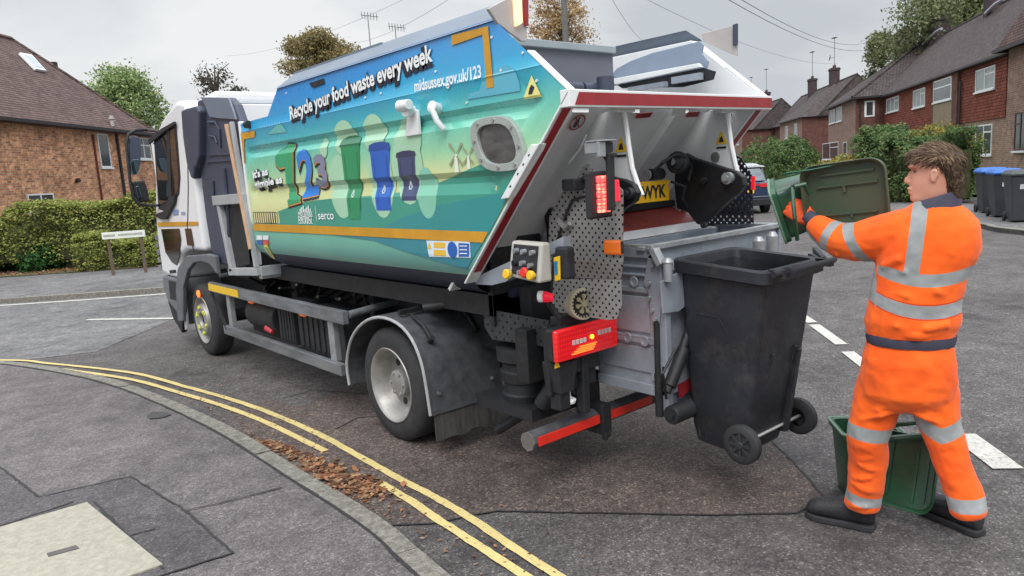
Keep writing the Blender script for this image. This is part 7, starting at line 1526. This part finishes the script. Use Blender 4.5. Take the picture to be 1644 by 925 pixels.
# ---- body: head and neck, one continuous mesh
M_skin = mat('skin', (222, 168, 146), .5, c2=(208, 144, 122), scale=9, bump=.08, bscale=200)
M_skin.node_tree.nodes['Principled BSDF'].inputs['Subsurface Weight'].default_value = .08; M_skin.node_tree.nodes['Principled BSDF'].inputs['Subsurface Radius'].default_value = (.02, .008, .004)
HF = (-E1*.995+E2*.02).normalized(); HS = Vector((HF.y, -HF.x, 0)); HZ = 1.553; HC = W(.054, 0, .0)   # face forward, its side, chin height, axis
nd = .06                                                                                              # head pitched slightly down/forward
def hp(f, s_, z): return HC+HF*(f+z*.04)+HS*s_+Vector((0, 0, HZ+z))
HS_cam = HS if HS.dot(-E2) > 0 else -HS
def hring(z, F_, B_, Wd, n=28, p=2.2, fw=1.0):
    out = []
    for i in range(n):
        t = 2*pi*i/n; c, s_ = cos(t), sin(t); k = (abs(c)**p+abs(s_)**p)**(-1/p); f = (F_+B_)/2+(F_-B_)/2*c*k; w = Wd*s_*k*(1 if c < 0 else (1-.28*max(0, c)*fw)); out.append(hp(f, w, z))
    return out
prof = [(-.13, .045, -.085, .066), (-.08, .035, -.080, .058), (-.04, .035, -.078, .056), (-.015, .060, -.078, .052), (0, .084, -.080, .050), (.012, .090, -.082, .054), (.028, .088, -.086, .059), (.045, .088, -.090, .063), (.075, .089, -.096, .068), (.105, .085, -.100, .071), (.128, .080, -.102, .073), (.145, .086, -.103, .0745), (.165, .090, -.103, .075), (.188, .083, -.098, .072), (.208, .062, -.084, .062), (.224, .032, -.060, .042), (.232, .005, -.03, .015)]
g = MB(PO); g.loft([hring(z, f, b_, w) for z, f, b_, w in prof])
g.loft([[hp(.080, .004, .132), hp(.080, -.004, .132), hp(.088, 0, .133)], [hp(.080, .010, .10), hp(.080, -.010, .10), hp(.105, 0, .108)], [hp(.080, .016, .080), hp(.080, -.016, .080), hp(.116, 0, .084)], [hp(.080, .014, .070), hp(.080, -.014, .070), hp(.098, 0, .072)]])
g.tube([hp(.080, .02, .052), hp(.094, .0, .055), hp(.080, -.02, .052)], .0075, 8); g.tube([hp(.080, .018, .038), hp(.090, .0, .038), hp(.080, -.018, .038)], .008, 8)
for s_ in (-1, 1): g.tube([hp(.066, s_*.05, .148), hp(.084, s_*.03, .150), hp(.088, s_*.008, .146)], .009, 8)
for s_ in (-1, 1):
    e = s_*.070; pts = [hp(.004, e, .083), hp(.010, e*1.04, .098), hp(.009, e*1.10, .122), hp(.0, e*1.14, .132), hp(-.010, e*1.16, .126), hp(-.013, e*1.14, .110), hp(-.006, e*1.07, .092), hp(.003, e, .082)]; g.tube(pts, .0048, 8); g.tube([hp(-.0, e*.98, .08), hp(-.004, e*1.03, .105), hp(-.002, e*1.02, .128)], .0075, 8)
hd = g.build('body', M_skin, root); remesh(hd, .0045, 3)
for s_ in (-1, 1):
    g = MB(PO); c = hp(.068, s_*.030, .127); g.lathe(c-HF*.012, HF, [(0, .003), (.003, .007), (.007, .0090), (.012, .008), (.015, .004), (.0160, 0)], 16); e_ = g.build('eye', mat('eye_white', (132, 112, 100), .3), root, smooth=True)
    g = MB(PO); g.lathe(c+HF*.0015, HF, [(0, .0062), (.0022, .0045), (.003, 0)], 12); g.build('iris', mat('iris', (50, 44, 40), .2), e_)
    g = MB(PO); g.tube([hp(.074, s_*.046, .150), hp(.088, s_*.030, .155), hp(.094, s_*.014, .152)], .0035, 6); g.build('eyebrow', mat('brow_hair', (92, 66, 48), .8), root)
# hair: cap following the skull plus many locks
m, N_, L_, b_ = newmat('hair_brown', .7, .3); t_ = N_.new('ShaderNodeTexCoord').outputs['Object']
L_.new(ramp(N_, L_, nse(N_, L_, t_, 28, 5, .7), [(.3, lin((54, 42, 34))), (.55, lin((84, 66, 52))), (.75, lin((116, 94, 74)))]), b_.inputs['Base Color']); bumpn(N_, L_, b_, nse(N_, L_, t_, 90, 3), .6, .01); M_hair = m
hprof = [(-.012, -.062, -.086, .040), (.015, -.045, -.100, .058), (.045, -.030, -.106, .068), (.08, -.022, -.111, .076), (.115, -.012, -.113, .079), (.140, .020, -.114, .081), (.158, .058, -.113, .081), (.172, .092, -.111, .081), (.188, .099, -.107, .078), (.206, .089, -.096, .071), (.222, .064, -.077, .058), (.234, .034, -.054, .039), (.240, .0, -.03, .014)]
g = MB(PO); g.loft([hring(z, f, b_, w, fw=.55) for z, f, b_, w in hprof]); hr = g.build('hair', M_hair, root); remesh(hr, .004, 1, [(.010, .016)])
random.seed(12); g = MB(PO)
M_lock = leafmat('hair_locks', [(58, 44, 36), (78, 60, 48), (98, 78, 62), (66, 50, 40), (118, 96, 76)])
M_lock2 = leafmat('hair_locks_light', [(98, 78, 62), (126, 104, 82), (156, 134, 108), (110, 88, 70)])
for i in range(3600):
    k = random.random(); z = .01+random.random()**.7*.235
    j = next((q for q in range(len(hprof)-1) if hprof[q][0] <= z <= hprof[q+1][0]), len(hprof)-2); t = (z-hprof[j][0])/(hprof[j+1][0]-hprof[j][0]); F_, B_, Wd = [hprof[j][q]+(hprof[j+1][q]-hprof[j][q])*t for q in (1, 2, 3)]
    th = random.uniform(0, 2*pi); c, s_ = cos(th), sin(th); f = (F_+B_)/2+(F_-B_)/2*c; w = Wd*s_*(1 if c < 0 else (1-.15*c)); p = hp(f, w, z); nrm_ = (p-hp(-.01, 0, .11)).normalized()
    dn = (HF*.55+Vector((0, 0, -.5))) if z < .19 and f > -.02 else (HF*.7+Vector((0, 0, .15))+HS*.2 if z >= .19 else Vector((0, 0, -1))-HF*.25)
    dn = (dn-nrm_*dn.dot(nrm_)+Vector((random.gauss(0, .12), random.gauss(0, .12), random.gauss(0, .12)))).normalized(); ln_ = random.uniform(.014, .036)*(1.2 if z > .15 else .7); sd_ = dn.cross(nrm_).normalized()*random.uniform(.0010, .0024); q0 = p+nrm_*.001; q1 = p+dn*ln_*.5+nrm_*random.uniform(.001, .0035); q2 = p+dn*ln_+nrm_*random.uniform(-.004, .002+.006*(z > .19))
    g.cur = 1 if z > .17 and random.random() < .7 else 0
    g.add([q0-sd_, q0+sd_, q1+sd_*.9, q1-sd_*.9, q2], [(0, 1, 2, 3), (3, 2, 4)])
g.build('hair_locks', [M_lock, M_lock2], hr, fix=False)
# ---- gloves
M_glove = mat('glove_orange', (240, 96, 36), .75, c2=(214, 74, 26), scale=18, bump=.35, bscale=90)
def glove(wr, fw, up, side, sc=1.0, curl=1.0):
    """wrist, direction of the palm, back-of-hand normal, thumb side"""
    fw = fw.normalized(); up = (up-fw*up.dot(fw)).normalized(); sd_ = fw.cross(up)*side; g = MB(PO)
    g.loft([[wr+fw*t+sd_*(w*cos(k*pi/6))*sc+up*(h*sin(k*pi/6))*sc for k in range(12)] for t, w, h in ((0, .030, .024), (.02*sc, .036, .022), (.05*sc, .043, .020), (.085*sc, .044, .018), (.10*sc, .040, .015))])
    for k, (o_, l) in enumerate(((.030, .070), (.011, .078), (-.009, .072), (-.029, .058))):
        l = l*sc; p = wr+fw*.085*sc+sd_*o_*sc; a1 = .5*curl; a2 = 1.5*curl; a3 = 2.3*curl; q = [p, p+(fw*cos(a1)-up*sin(a1))*l*.45, 0, 0]; q[2] = q[1]+(fw*cos(a2)-up*sin(a2))*l*.34; q[3] = q[2]+(fw*cos(a3)-up*sin(a3))*l*.26
        limb(g, [(q[0], .0115*sc), (q[1], .0108*sc), (q[2], .0098*sc), (q[3], .0082*sc)], n=10)
    p = wr+fw*.03*sc+sd_*.034*sc; limb(g, [(p, .014*sc), (p+(fw*.025+sd_*.022-up*.008)*sc, .0125*sc), (p+(fw*.052+sd_*.022-up*.022)*sc, .0105*sc), (p+(fw*.064+sd_*.012-up*.036)*sc, .009*sc)], n=10)
    o = g.build('glove', M_glove, root); remesh(o, .0035, 1); return o
hw = W(-.448, 1.470, .165); fwd = (W(-.53, 1.530, .20)-hw)
glove(hw, fwd+E1*-.01, -E2*.9+Vector((0, 0, .35)), 1, 1.22, 1.0)
g = MB(PO); limb(g, [(W(-.428, 1.450, .155), .036), (W(-.452, 1.473, .166), .037), (W(-.470, 1.490, .173), .034)]); g.build('cuff', M_navy, root, smooth=True)
glove(W(-.17, 1.365, .445), (-E1*.85+Vector((0, 0, .35))+E2*.2), Vector((0, 0, 1)), -1, 1.0, .9)
